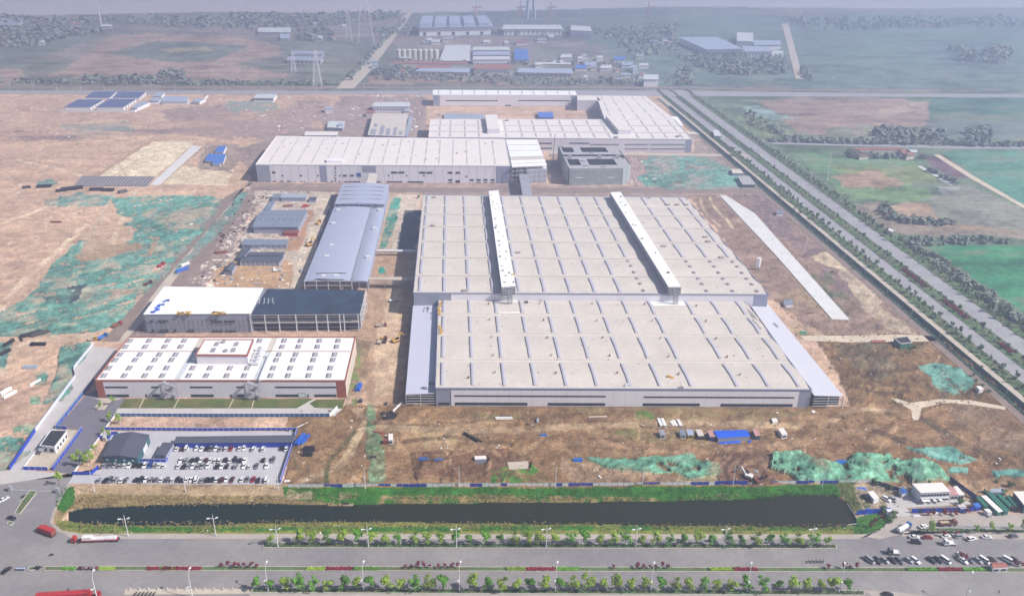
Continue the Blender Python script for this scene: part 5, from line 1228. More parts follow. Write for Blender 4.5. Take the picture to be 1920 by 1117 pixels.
# ---- 11 sheds of the workers' yard
zs=zt(400,330,.1702)
for q,h,m,g,lab in (([(640,240),(728,240),(742,195),(665,192)],4,'roof_shed',0,'short slate shed at the back left of the workers yard'),([(735,240),(1020,240),(1025,200),(755,193)],4,'roof_steel',0,'long pale slate shed at the back of the workers yard'),([(1050,262),(1130,262),(1140,235),(1060,232)],3,'roof_slate',0,'dark container hut at the back right of the workers yard'),
  ([(560,370),(625,370),(680,280),(620,280)],3.5,'roof_shed',0,'narrow dark shed running back beside the long pale one'),([(425,560),(940,562),(1045,370),(540,375)],7,'roof_shed',-2.2,'biggest curved grey shed with seven roof slots'),([(315,758),(815,760),(830,700),(345,695)],4,'roof_shed',0,'open sided slate shed in front of the biggest curved one'),
  ([(262,897),(330,897),(435,775),(345,770)],4,'roof_slate',0,'dark slate wing running back on the left of the bright court'),([(380,872),(765,877),(790,838),(400,835)],3.6,'roof_slate',0,'thin dark slate shed behind the front one'),([(288,942),(730,944),(775,887),(325,885)],4,'roof_slate',0,'dark slate open shed at the front of the workers yard'),
  ([(105,1045),(205,1050),(250,965),(175,960)],4,'roof_slate',1.8,'small dark barrel roofed hut standing alone left'),([(770,628),(930,632),(945,594),(790,590)],3.2,'steel_rust',0,'red container shed against the biggest curved one')):
    r,w,f=hut('yard_shed',lab,'shed',q,h,'red_paint' if m=='steel_rust' else 'wall_grey',m,zz=zs,gable=g,group=None)
    if 'seven' in lab:
        for i in range(7):
            b=MB(); u=.11+i*.13; b.bar((*lerp2(w,u,.3),8.3),(*lerp2(w,u,.62),8.6),.5,h=.3); part('roof_slot',b,MT['dark_and_shade'],r)
    if 'open' in lab:
        for i in range(9):
            t=f.L*i/8; b=MB(); f.bx(b,t-.12,t+.12,0,h-.2,.1,.4); part('post',b,MT['steel_white'],r)
# ---- 12 car park sheds
zp=zt(160,740,.21875)
r,w,f=hut('gabled_shed','large charcoal gabled shed with teal end wall in the left corner of the car park','shed',[(138,527),(445,539),(553,338),(250,330)],5.5,'wall_teal','roof_slate',zz=zp,gable=1.6)
for i in range(4): t=f.L*(.12+i*.25); f.win(t-.8,t+.8,2.6,4,glass='roof_pale')
sf=Face(lerp2(w,.98,.02),lerp2(w,.98,.98),r); 
for t in (.45,.6): sf.win(sf.L*t,sf.L*t+3.5,.2,4.2,glass='wall_white',name='door')
r,w,f=hut('long_canopy','long charcoal lean-to shed running along the middle of the car park','shed',[(765,412),(1775,406),(1795,345),(790,357)],3.6,'wall_blue','roof_slate',zz=zp)
r,w,f=hut('small_canopy','small charcoal canopy joining the long shed to the gabled one','canopy',[(605,512),(690,522),(760,410),(662,408)],3.6,'wall_grey','roof_slate',zz=zp)
zl=zt(0,620,.2687)
r,w,f=hut('guard_house','white guard house with black flat roof beside the light concrete road','guard house',[(278,800),(380,812),(468,697),(355,695)],4.5,'wall_white','roof_dk',zz=zl,win=(1,1,2.6)) if 'roof_dk' in MT else hut('guard_house','white guard house with black flat roof beside the light concrete road','guard house',[(278,800),(380,812),(468,697),(355,695)],4.5,'wall_white','interior',zz=zl,win=(2,1,2.8))
k=MB(); 
for i in range(4): k.bar((*w[i],4.6),(*w[(i+1)%4],4.6),.35,h=.5)
part('parapet',k,MT['wall_white'],r)
sf=Face(w[1],w[2],r)
for i in range(4): t=sf.L*(.15+i*.22); sf.win(t,t+1.5,1.2,2.8)
b=MB(); b.prism([G(*zl(x,y),3.0) for x,y in((262,835),(300,842),(320,800),(280,798))],2.8,3.0); part('porch_roof',b,MT['steel_grey'],r)
hut('gate_cabin','tiny white cabin in a blue fenced nook by the car park entrance','cabin',[(715,745),(738,748),(742,728),(722,728)],2.6,'wall_cream','roof_cream',zz=zl)
# ---- 13 cabins on the front ground
zf=zt(1200,770,.15625)
for q,h,wl_,rf,lab in (([(245,286),(312,286),(285,226),(228,228)],2.8,'wall_white','steel_grey','white cabin with grey roof at the left end of the cabin row'),([(490,286),(556,286),(530,223),(472,223)],2.8,'wall_white','roof_shed','white cabin with mauve grey roof left of the yellow cabin'),
  ([(575,290),(650,288),(630,222),(555,222)],2.8,'wall_yellow','roof_far_blue','yellow cabin with blue roof in the cabin row'),([(700,300),(770,298),(735,222),(665,222)],2.8,'wall_brown','roof_cream','brown cabin with cream roof right of the yellow one'),
  ([(840,310),(915,306),(880,232),(805,235)],3,'wall_blue','roof_pink','dark blue cabin with pink roof left of the blue tarpaulin'),([(1385,300),(1455,296),(1400,215),(1345,220)],2.8,'wall_teal','roof_pink','teal cabin with pink roof right of the blue tarpaulin'),
  ([(1705,286),(1772,276),(1722,206),(1655,210)],3,'wall_white','roof_white','white cabin standing alone right of the blue tarpaulin shed')):
    hut('site_cabin',lab,'cabin',q,h,wl_,rf,zz=zf,group='cabins in front of the factory',win=(1,1,2))
r,w,f=hut('tarpaulin_shed','big bright blue tarpaulin covered shed between two pink roofed cabins','shed',[(935,325),(1327,303),(1270,220),(872,232)],3.2,'steel_grey','tarp',zz=zf,gable=-.7)
random.seed(11)
def blanket(q,zz,m,label,name='tarpaulin',h=.5,cat='tarpaulin',n=8):
    w=[G(*zz(x,y)) for x,y in q]; b=MB(); V_={}
    for i in range(n+1):
        for j in range(4):
            p=lerp2(w,i/n,j/3); e=(i in(0,n))or(j in(0,3)); V_[i,j]=(p[0]+random.uniform(-.15,.15),p[1]+random.uniform(-.15,.15),.12 if e else h*random.uniform(.5,1.2))
    for i in range(n):
        for j in range(3): b.quad(V_[i,j],V_[i+1,j],V_[i+1,j+1],V_[i,j+1])
    return solo(name,b,MT[m],label,cat)
blanket([(940,402),(1215,390),(1200,355),(950,360)],zf,'tarp','loose blue tarpaulin lying on the ground before the blue shed')
blanket([(1300,400),(1345,390),(1335,350),(1290,360)],zf,'tarp','small crumpled blue tarpaulin right of the loose one')
hut('white_crate','small low white container behind the lone white cabin','container',[(1592,135),(1655,130),(1640,88),(1580,90)],1.4,'wall_white','roof_white',zz=zf)
for i,(x0,x1,y0) in enumerate(((195,225,105),(240,290,105),(345,385,140),(375,425,130),(430,500,118))):
    w=[G(*zf(x,y)) for x,y in((x0+40,198),(x0+85,196),(x0+40,y0),(x0,y0))]; r=thing('panel_pile','white wall panel pile with dark gaps, '+nth(i+1)+' from the left behind the cabins','panel pile',(*lerp2(w,.5,.5),0),0,'panel piles behind the cabins')
    for k in range(4):
        b=MB(); b.prism([lerp2(w,.02+.03*k,.02),lerp2(w,.8+.05*k,.02),lerp2(w,.8+.05*k,.98),lerp2(w,.02+.03*k,.98)],k*.35+.02,k*.35+.25); part('panel',b,MT['rubble_white' if k!=1 else 'dark_and_shade'],r)
ze=zt(540,740,.2708)
hut('site_cabin','white roofed grey box cabin alone in the middle of the bare ground','cabin',[(1293,446),(1375,443),(1370,420),(1293,422)],3,'wall_grey','roof_white',zz=ze,group='cabins in front of the factory')
hut('site_cabin','small upright white cabin beside a rust red container near the green net trail','cabin',[(695,312),(727,312),(727,268),(697,268)],3,'wall_white','roof_white',zz=ze,group='cabins in front of the factory',win=(1,1,2))
hut('rust_container','rust red container left of the small white cabin','container',[(655,318),(692,318),(692,300),(658,300)],2.4,'steel_rust','steel_rust',zz=ze)
z5=zt(1420,700,.26)
hut('site_cabin','white cabin in front of the teal net near the highway fence','cabin',[(1602,117),(1634,112),(1607,88),(1578,91)],2.8,'wall_white','roof_white',zz=z5,group='cabins in front of the factory')
zq=zt(1380,560,.1254)
hut('site_cabin','cabin with grey blue roof beside the long white concrete strip','cabin',[(745,85),(860,80),(835,15),(715,20)],2.8,'wall_white','roof_shed',zz=zq,group='cabins in front of the factory')
zn=zt(1200,540,.26)
r,w,f=hut('netted_pit_house','square concrete shell with dark inside and green net skirt beside the tan cross road','hut',[(1880,405),(1960,395),(1925,352),(1830,362)],4,'wall_green','interior',zz=zn)
k=MB()
for i in range(4): k.bar((*w[i],4.3),(*w[(i+1)%4],4.3),.6,h=.6)
part('rim',k,MT['concrete'],r)
hut('brick_pile','flat red brick stack beside the netted concrete shell','brick stack',[(1665,390),(1770,388),(1772,374),(1668,374)],.8,'steel_rust','roof_red',zz=zn)
z3=zt(1340,240,.3222)
b=MB(); p=G(*z3(250,825)); r=thing('cement_silo','white vertical cement silo standing right of the middle hall','silo',(*p,0)); b.tube((*p,3),(*p,11),1.8,1.8,14); part('tank',b,MT['wall_white'],r); b=MB(); b.tube((*p,1),(*p,3),.5,1.8,14); part('hopper',b,MT['wall_white'],r)
for sx,sy in((-1,-1),(1,-1),(1,1),(-1,1)): b=MB(); b.bar((p[0]+sx*1.4,p[1]+sy*1.4,0),(p[0]+sx*1.4,p[1]+sy*1.4,3.6),.2); part('leg',b,MT['steel_grey'],r)
hut('farm_hut','white cornered hut on the highway verge','hut',[(1000,592),(1035,604),(1040,590),(1008,582)],3,'wall_white','roof_white',zz=z3)
hut('yard_store','small blue grey store beside a rectangular tan pit near the fence','hut',[(360,497),(400,497),(398,478),(362,478)],3,'wall_pale','roof_shed',zz=z3)
# ---- 14 right bottom compound
zo=zt(1650,880,.1406)
r,w,f=hut('office_block','white two storey prefab office with ribbed white roof in the corner compound','office',[(545,308),(938,292),(827,172),(430,186)],6.3,'wall_white','roof_white',zz=zo,win=(9,3.8,5.2))
for i in range(9):
    if i in(2,6): f.win(f.L*(i+.5)/9-.5,f.L*(i+.5)/9+.5,.2,2.3,name='door')
    else: f.win(f.L*(i+.5)/9-.8,f.L*(i+.5)/9+.8,1,2.3)
b=MB(); f.bx(b,0,f.L,3.0,3.15,.0,1.3); part('balcony',b,MT['steel_white'],r)
for i in range(8): b=MB(); t=f.L*i/7; f.bx(b,t-.06,t+.06,0,6,1.15,1.28); part('balcony_post',b,MT['steel_white'],r)
for a_,c_ in((.02,.3),(.42,.52),(.62,.74)): b=MB(); f.bx(b,f.L*a_,f.L*c_,2.5,2.6,0,2.6); part('awning',b,MT['roof_bright'],r)
sf=Face(w[3],w[0],r); sf.panels(0,sf.L,.1,6,'wall_lblue',w=4,out=.1) if 'wall_lblue' in MT else None
hut('office_annex','low prefab annex with half brown half white roof beside the two storey office','office',[(945,342),(1050,338),(980,228),(912,236)],3.3,'wall_white','roof_pink',zz=zo,win=(2,1,2.3))
hut('office_annex','low white roofed prefab with dark openings at the right end of the office','office',[(1055,338),(1130,333),(1030,218),(975,226)],3.3,'wall_white','roof_white',zz=zo,win=(2,.4,2.5))
hut('blue_gate_house','little gabled hut with bright blue roof left of the office','hut',[(300,322),(386,302),(345,250),(255,256)],2.8,'wall_pale','roof_blue',zz=zo,gable=.8)
hut('white_container','white container cabin on the parking ground by the pond corner','container',[(842,908),(881,896),(836,845),(794,851)],2.8,'wall_white','roof_white',zz=z5)
hut('blue_hut','bright blue hut among the red bushes by the containers','hut',[(1275,502),(1352,490),(1310,440),(1240,446)],2.6,'wall_blue','roof_blue',zz=zo)
hut('brown_roofed_stall','stall with tan flat roof behind the blue wall','stall',[(1075,522),(1177,515),(1122,465),(1030,474)],2.6,'wall_blue','roof_cream',zz=zo)
hut('white_kiosk','small white kiosk with blue base by the side road','kiosk',[(1440,572),(1498,568),(1452,520),(1385,524)],2.6,'wall_lilac','roof_white',zz=zo)
hut('grey_store','flat grey teal store room behind the green containers','store',[(1480,302),(1668,302),(1650,245),(1478,255)],3,'wall_grey','roof_steel',zz=zo)
for k,(q,rf) in enumerate((([(1395,492),(1448,482),(1335,360),(1283,370)],'wall_green'),([(1577,566),(1640,550),(1412,340),(1345,350)],'rubble_white'),([(1660,558),(1727,545),(1490,300),(1422,305)],'wall_green'),([(1722,492),(1787,490),(1612,325),(1540,322)],'wall_green'),([(1810,490),(1862,470),(1735,340),(1675,345)],'wall_green'))):
    r,w,f=hut('long_container','long green container'+(' with a white painted roof' if k==1 else '')+' in the compound, '+nth(k+1)+' from the left','container',q,2.9,'wall_green',rf,zz=zo,group='containers in the corner compound')
    for t in(.25,.75): b=MB(); f.bx(b,f.L*t-.05,f.L*t+.05,.2,2.6,.02,.12); part('lock_bar',b,MT['steel_grey'],r)
    for i in range(12): 
        b=MB(); b.bar((*lerp2(w,.03,(i+.5)/12),3.0),(*lerp2(w,.97,(i+.5)/12),3.0),.15,h=.15); part('roof_rib',b,MT[rf],r)
hut('teal_shed','tall teal shed with white roof cut off by the right frame edge','shed',[(1930,480),(2060,470),(1960,288),(1780,292)],5,'wall_teal','roof_white',zz=zo)
z8=zt(1500,930,.21875)
r,w,f=hut('roadside_kiosk','kiosk with brown tiled roof and white front on the median by the parked cars','kiosk',[(1655,612),(1788,606),(1742,562),(1628,564)],3,'wall_white','roof_red',zz=z8,gable=-.8,win=(2,1,2))
# ---- 15 far factories and farms
def far(q,h,wl_,rf,lab,win=None,gable=0,cat='factory'): return hut('far_factory' if cat=='factory' else 'farm_building',lab,cat,q,h,wl_,rf,win=win,gable=gable)
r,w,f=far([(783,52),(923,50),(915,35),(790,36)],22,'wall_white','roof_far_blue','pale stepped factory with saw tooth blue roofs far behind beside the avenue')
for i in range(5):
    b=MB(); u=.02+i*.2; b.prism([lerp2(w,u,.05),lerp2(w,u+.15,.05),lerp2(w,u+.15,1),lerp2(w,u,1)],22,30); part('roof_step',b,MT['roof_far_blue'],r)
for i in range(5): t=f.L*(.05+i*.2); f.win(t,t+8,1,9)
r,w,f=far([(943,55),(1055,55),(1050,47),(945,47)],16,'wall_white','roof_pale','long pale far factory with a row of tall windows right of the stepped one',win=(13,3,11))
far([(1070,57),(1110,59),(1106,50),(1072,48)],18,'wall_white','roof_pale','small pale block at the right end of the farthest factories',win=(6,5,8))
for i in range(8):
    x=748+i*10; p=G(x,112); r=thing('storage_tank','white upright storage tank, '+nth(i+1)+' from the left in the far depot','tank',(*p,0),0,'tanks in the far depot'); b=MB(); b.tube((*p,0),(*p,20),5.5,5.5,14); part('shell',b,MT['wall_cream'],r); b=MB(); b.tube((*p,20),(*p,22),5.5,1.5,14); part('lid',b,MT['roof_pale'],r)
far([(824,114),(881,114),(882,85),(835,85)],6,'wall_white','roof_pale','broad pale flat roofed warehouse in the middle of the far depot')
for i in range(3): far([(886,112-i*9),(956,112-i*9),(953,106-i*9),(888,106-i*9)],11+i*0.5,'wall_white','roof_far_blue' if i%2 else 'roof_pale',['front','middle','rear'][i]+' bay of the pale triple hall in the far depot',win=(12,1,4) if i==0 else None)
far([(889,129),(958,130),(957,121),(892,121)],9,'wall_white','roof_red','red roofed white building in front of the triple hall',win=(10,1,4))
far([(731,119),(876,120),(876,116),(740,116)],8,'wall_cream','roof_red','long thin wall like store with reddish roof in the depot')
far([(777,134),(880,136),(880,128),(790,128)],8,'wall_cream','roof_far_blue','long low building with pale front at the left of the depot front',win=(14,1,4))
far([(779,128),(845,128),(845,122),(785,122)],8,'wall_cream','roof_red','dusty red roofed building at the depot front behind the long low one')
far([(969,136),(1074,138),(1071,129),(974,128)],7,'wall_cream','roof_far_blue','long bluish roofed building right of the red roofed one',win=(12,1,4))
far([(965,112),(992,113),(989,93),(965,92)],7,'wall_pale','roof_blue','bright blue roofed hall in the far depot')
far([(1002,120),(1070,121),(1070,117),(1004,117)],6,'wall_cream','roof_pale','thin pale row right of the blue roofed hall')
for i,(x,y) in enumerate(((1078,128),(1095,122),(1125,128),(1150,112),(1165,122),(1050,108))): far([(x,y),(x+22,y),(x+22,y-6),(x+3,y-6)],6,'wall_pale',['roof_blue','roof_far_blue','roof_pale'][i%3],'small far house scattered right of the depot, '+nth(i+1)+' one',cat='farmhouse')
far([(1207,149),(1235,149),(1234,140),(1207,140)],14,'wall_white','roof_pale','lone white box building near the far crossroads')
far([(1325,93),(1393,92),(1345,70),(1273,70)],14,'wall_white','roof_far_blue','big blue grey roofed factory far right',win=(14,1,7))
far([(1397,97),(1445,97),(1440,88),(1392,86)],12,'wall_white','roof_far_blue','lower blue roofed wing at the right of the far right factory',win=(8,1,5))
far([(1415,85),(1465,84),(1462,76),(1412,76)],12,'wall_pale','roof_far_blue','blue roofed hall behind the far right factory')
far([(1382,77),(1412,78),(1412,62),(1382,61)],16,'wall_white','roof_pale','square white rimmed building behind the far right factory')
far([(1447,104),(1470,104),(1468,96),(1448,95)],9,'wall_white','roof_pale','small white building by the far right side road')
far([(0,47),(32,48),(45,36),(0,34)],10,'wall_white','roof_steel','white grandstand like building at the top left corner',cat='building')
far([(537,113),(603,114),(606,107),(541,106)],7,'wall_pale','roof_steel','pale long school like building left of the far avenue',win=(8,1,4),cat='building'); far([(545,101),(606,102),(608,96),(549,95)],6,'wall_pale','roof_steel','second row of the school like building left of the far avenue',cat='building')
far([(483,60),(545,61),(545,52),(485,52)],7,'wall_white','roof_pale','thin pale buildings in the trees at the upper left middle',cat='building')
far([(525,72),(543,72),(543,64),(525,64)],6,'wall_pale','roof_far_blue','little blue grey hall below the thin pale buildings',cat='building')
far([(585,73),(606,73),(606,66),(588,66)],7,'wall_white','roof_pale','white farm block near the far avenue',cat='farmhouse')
for i,(x,y,w_) in enumerate(((5,82,10),(70,80,14),(140,46,10),(108,38,16),(65,42,20),(190,50,20),(388,40,10),(640,50,10),(620,70,8),(580,46,16),(130,46,8),(280,24,8),(560,57,12))): far([(x,y),(x+w_,y),(x+w_,y-4),(x+2,y-4)],6,'wall_white',['roof_red','roof_pale'][i%2],'small far farmhouse among trees in the upper left, '+nth(i+1)+' one',cat='farmhouse')
rgf=random.Random(51)
spots=[(rgf.uniform(700,1260),rgf.uniform(62,84)) for _ in range(16)]+[(rgf.uniform(1000,1200),rgf.uniform(100,150)) for _ in range(16)]+[(rgf.uniform(690,760),rgf.uniform(100,140)) for _ in range(7)]+[(rgf.uniform(600,760),rgf.uniform(176,236)) for _ in range(5)]
for i,(x,y) in enumerate(sorted(spots)): w_=rgf.uniform(8,22); far([(x,y),(x+w_,y),(x+w_*.97,y-rgf.uniform(3,5)),(x+w_*.08,y-4)],rgf.uniform(4,8),rgf.choice(['wall_white','wall_pale','wall_cream']),rgf.choice(['roof_pale','roof_far_blue','roof_red','roof_steel','roof_pale']),'small hazy building in the far industrial quarter, '+nth(i+1)+' from the left',cat='small building')
far([(1600,281),(1690,281),(1688,277),(1606,277)],5,'wall_cream','roof_red','back wing of the red roofed farmstead right of the highway',cat='farm wing')
far([(1612,293),(1630,292),(1610,280),(1596,281)],5,'wall_cream','roof_red','left wing of the red roofed farmstead right of the highway',cat='farm wing')
far([(1700,293),(1716,291),(1700,279),(1685,280)],5,'wall_cream','roof_red','right wing of the red roofed farmstead right of the highway',cat='farm wing')
far([(1700,285),(1720,286),(1720,281),(1700,281)],5,'wall_white','roof_pale','small white farmhouse beside the red roofed farmstead',cat='farm wing')
build_ground()
# ================================================================ FENCES
def fence(pts,h,mats,label,plen=4.0,name='fence',frame='fence_frame',pick=None,open_=False,cat='fence',sag=0):
    w=[G(x,y) for x,y in pts]; c=w[len(w)//2]; r=thing(name,label,cat,(c[0],c[1],0)); k=0
    for a,b_ in zip(w,w[1:]):
        L=math.hypot(b_[0]-a[0],b_[1]-a[1]); n=max(1,int(round(L/plen)))
        for i in range(n):
            f0=i/n;f1=(i+1)/n; p=(a[0]+(b_[0]-a[0])*f0,a[1]+(b_[1]-a[1])*f0);q=(a[0]+(b_[0]-a[0])*f1,a[1]+(b_[1]-a[1])*f1)
            f=Face(p,q,r); m=mats[k%len(mats)] if pick is None else pick(p,q,k); k+=1
            b=MB(); f.bx(b,.10,f.L-.10,.1,h-.12+random.uniform(-sag,sag),-.04,.04,0)
            if frame:
                f.bx(b,0,.14,0,h,-.09,.09,1); f.bx(b,.14,f.L,h-.12,h,-.07,.07,1)
            part('panel',b,[MT[m],MT[frame or m]],r)
    return r
fence([(217,781),(420,781.5),(618,781)],2.5,['fence_teal'],'blue panelled hoarding with white frames in front of the red trimmed building',3.0)
fence([(618,781),(633,766)],2.5,['fence_white'],'short white hoarding at the right end of the lawn',3.0,frame='steel_grey')
fence([(197,806),(380,807.5),(558,807)],2.2,['fence_blue'],'deep blue hoarding with white frames along the back of the car park',3.0)
fence([(558,807),(526,906)],2.6,['fence_blue'],'deep blue hoarding with white frames closing the car park on the right',3.0)
fence([(256,865.5),(312,866.5),(326,837),(550,833.5)],2.3,['fence_blue'],'deep blue stepped hoarding under the charcoal canopies',3.0)
fence([(217,779),(197,806)],1.6,['fence_white'],'low white wall at the left end of the front hoarding',4,frame=None,cat='wall',name='low_wall')
fence([(192,815),(165,852),(137,890)],1.6,['fence_white'],'low white wall between asphalt yard and weedy strip',4,frame=None,cat='wall',name='low_wall')
fence([(137,890),(172,890),(186,877)],2.2,['fence_blue'],'blue hoarding corner at the entrance of the car park',3,frame='fence_blue')
fence([(184,822),(205,823),(210,815),(222,815)],2.2,['fence_blue'],'blue hoarding around the tiny cabin nook',3,frame='fence_blue')
fence([(178,714),(105,804),(125,805)],2.6,['fence_teal','fence_blue'],'long bright blue hoarding between light road and asphalt yard',3,frame='fence_frame')
fence([(155,805),(99,882)],2.4,['fence_blue'],'blue hoarding with white frames right of the guard house',3)
fence([(44,880.5),(90,881.5)],2.4,['fence_blue'],'short blue hoarding with white frames below the guard house',3)
fence([(44,879),(75,836)],1.4,['fence_white'],'low white wall left of the guard house yard',3,frame=None,cat='wall',name='low_wall')
fence([(176,647),(140,691),(139,697),(142,708),(67,809)],2.4,['fence_frame'],'pale framed net fence on the left side of the light concrete road',3)
fence([(67,809),(19,881)],2.6,['fence_blue'],'blue hoarding at the lower end of the light concrete road',3,frame='fence_blue')
blue=[(612,639),(708,736),(747,796),(885,905),(944,950),(1047,1051),(1071,1113),(1205,1234),(1294,1329),(1451,1463),(1488,1528),(1541,1567)]
def pick(p,q,k):
    x=(p[0]+q[0])/2;y=(p[1]+q[1])/2; d=Vector((x,y,-CH)); px=SW/2+FPX*d.dot(_r)/d.dot(_f)
    return 'fence_blue' if any(a<=px<=b_ for a,b_ in blue) else 'fence_white'
fence([(540,913.5),(800,912.5),(1100,911),(1340,909)],2.3,[''],'long crooked hoarding of white and blue panels above the canal bank',3.2,pick=pick,frame='steel_grey',sag=.2)
fence([(1340,909),(1402,908)],2.6,['fence_blue'],'leaning blue hoarding left of the gap with demolition rubble',3.2,frame='fence_blue',sag=.3)
fence([(1446,907.5),(1640,905.5)],2.3,[''],'white and blue hoarding below the widest green net mound',3.2,pick=pick,frame='steel_grey',sag=.2)
fence([(1632,905),(1662,914),(1696,925)],2.6,['fence_navy'],'dark blue hoarding running diagonally behind the white container',3,frame='fence_navy')
fence([(1606,966),(1640,963),(1668,961)],3.2,['fence_blue'],'blue wall by the pond corner',3,frame='fence_blue')
fence([(1708,962),(1820,959),(1826,957)],3.0,['fence_blue','fence_navy'],'blue wall with bushes in front along the side road',3,frame='fence_blue')
fence([(1780,901),(1838,944)],3.0,['fence_navy'],'dark fence running diagonally behind the office block',3,frame='fence_navy')
fence([(1588,944),(1597,958),(1607,975)],.8,['fence_white'],'low white parapet on the right edge of the pond',4,frame=None,cat='wall',name='low_wall')
fence([(1589,984),(1607,982)],.6,['fence_white'],'short white kerb wall at the pond outlet',4,frame=None,cat='wall',name='low_wall')
# highway boundary fence
def world_fence(x,y0,y1,h,m,label,plen):
    r=thing('boundary_fence',label,'fence',(x,(y0+y1)/2,0)); n=int((y1-y0)/plen)
    for i in range(n):
        a=y0+(y1-y0)*i/n;c=y0+(y1-y0)*(i+1)/n; b=MB(); b.box(x-.06,x+.06,a+.1,c-.05,.05,h); b.box(x-.12,x+.12,a-.05,a+.1,0,h+.1,1); part('panel',b,[MT[m],MT['steel_grey']],r)
world_fence(348.6,330,1330,3.2,'hw_net','tall dark green boundary fence running straight beside the highway path',4.0) if 'hw_net' in MT else None
mk('hw_net',(.05,.13,.12),var=.3,scale=.2)
world_fence(348.6,330,1330,3.0,'hw_net','tall dark green boundary fence running straight beside the highway path',4.0)
b=MB(); b.box(343.3,348.2,300,1400,-.3,.35); solo('ditch_planting',b,mat('ditch_green',(.05,.10,.08),var=.4,scale=.15,fine=.4,rough=.95),kind='structure')
# fence of white gate bar on left road
a,c=G(20,919.5),G(109,923); r=thing('gate_barrier','white sliding barrier across the left side road','barrier',(*a,0)); b=MB(); b.bar((*a,.6),(*c,.6),.15); part('rail',b,MT['steel_white'],r)
for p in(a,c): b=MB(); b.box(p[0]-.8,p[0]+.8,p[1]-.8,p[1]+.8,0,3); part('gate_post',b,MT['steel_grey'],r)
# ================================================================ LAMPS AND POLES
def lamp_proto(name,label,cat,h,kind):
    r=thing(name,label,cat); b=MB(); r0=.22 if h>10 else .12
    b.tube((0,0,0),(0,0,h*.78 if kind=='bent' else h),r0,r0*.55,8)
    if kind=='bent': b.tube((0,0,h*.78),(.5,.9,h),r0*.55,r0*.5,6)
    part('pole',b,MT['steel_white'],r,abs_=False)
    def head(x,y,z,dx,dy):
        b=MB(); b.tube((0 if kind!='bent' else x*.0,0,z-.7),(x,y,z),.09,.09,6); part('arm',b,MT['steel_white'],r,abs_=False)
        b=MB(); b.bar((x,y,z),(x+dx,y+dy,z+.15),.65,h=.3); part('lamp_head',b,MT['steel_white'],r,abs_=False)
    if kind=='double': head(-1.4,-.5,h-1.2,-1.3,-.4); head(.9,.5,h-2.0,1.2,.4); b=MB(); b.tube((0,0,h),(0,0,h+.9),.08,.05,6); part('finial',b,MT['steel_white'],r,abs_=False)
    if kind=='bent':
        b=MB(); b.bar((.5,.9,h),(.9,2.0,h+.25),.7,h=.35); part('lamp_head',b,MT['steel_white'],r,abs_=False); head(-.4,-1.2,h*.48,-.1,-.9)
    if kind=='T': head(-1.6,0,h-.3,-1.2,0); head(1.6,0,h-.3,1.2,0)
    b=MB(); b.box(-.35,.35,-.35,.35,0,.35); part('base',b,MT['steel_grey'],r,abs_=False)
    return r
def place(proto,pts,labels,group,used=[],rz=0,s=None):
    out=[]
    for i,(p,l) in enumerate(zip(pts,labels)):
        o=proto if proto.name not in used and i==0 else copy_tree(proto)
        used.append(proto.name); o.location=(p[0],p[1],p[2] if len(p)>2 else 0); o.rotation_euler=(0,0,rz(i) if callable(rz) else rz)
        if s: k=s(i); o.scale=(k,k,k)
        o['label']=l; o['group']=group; out.append(o)
    return out
pts=[G(*p) for p in((241,1005.7),(405,1004.5))]; L1=lamp_proto('street_lamp','x','street lamp',12.4,'double')
place(L1,pts,['white two headed street lamp on the pavement by the pond, '+s for s in('left one','right one')],'street lamps of the boulevard')
pts=[(*G(x,1026),.2) for x in(521.6,690.8,856,1024,1192,1357,1519)]
L1b=copy_tree(L1); place(L1b,pts,['white two headed lamp in the tree strip nearest the pond, '+nth(i+1)+' from the left' for i in range(7)],'street lamps of the boulevard',used=[])
L2=lamp_proto('street_lamp','x','street lamp',15,'bent')
pts=[(*G(x,y),.2) for x,y in((183,1124),(361,1120),(503,1107.7),(682.4,1107),(861.7,1107.5),(1041,1108),(1220,1109),(1400,1109.5),(1572.6,1110),(1809,1127))]
place(L2,pts,['tall white bent street lamp in the lowest row, '+nth(i+1)+' from the left' for i in range(10)],'bent lamps of the lowest row',used=[])
L3=lamp_proto('mast','x','mast',13.5,'plain')
pts=[G(*p) for p in((177.5,922.7),(348,920.5),(522.7,918),(685,916.6),(861,913.3),(1041.5,913.3),(1204,912.5),(1373.8,910.6),(1541,914),(1710,906))]
place(L3,pts,['thin white mast on the upper canal bank, '+nth(i+1)+' from the left' for i in range(10)],'masts on the canal bank',used=[])
L4=lamp_proto('yard_pole','x','pole',7.5,'plain')
pts=[G(*zp(x,299)) for x in(318,625,930,1253,1578)]
place(L4,pts,['slim white pole behind the blue hoarding of the car park, '+nth(i+1)+' from the left' for i in range(5)],'poles behind the car park',used=[])
L5=lamp_proto('highway_lamp','x','street lamp',11,'T')
def row(X,px,y0,y1): 
    Y=G(*px)[1]; st=39.5; k0=math.ceil((y0-Y)/st); out=[]
    while Y+k0*st<y1: out.append((X,Y+k0*st,.2)); k0+=1
    return out
pm_=row(385.5,(1681.5,517),380,1350); place(L5,pm_,['double armed lamp in the highway median, '+nth(i+1)+' from the near end' for i in range(len(pm_))],'lamps along the highway',used=[])
L5b=copy_tree(L5); pr_=row(411,(1746,514),370,1350); place(L5b,pr_,['double armed lamp on the right highway verge, '+nth(i+1)+' from the near end' for i in range(len(pr_))],'lamps along the highway',used=[])
L6=lamp_proto('path_pole','x','pole',10,'plain')
pl_=row(346.5,(1558,454),360,1250); place(L6,pl_,['single white pole beside the green highway fence, '+nth(i+1)+' from the near end' for i in range(len(pl_))],'poles along the highway fence',used=[])
L7=lamp_proto('far_lamp','x','street lamp',14,'T')
pts=[(G(x,171)[0],G(x,171)[1]-8,.3) for x in range(-20,1300,44)]
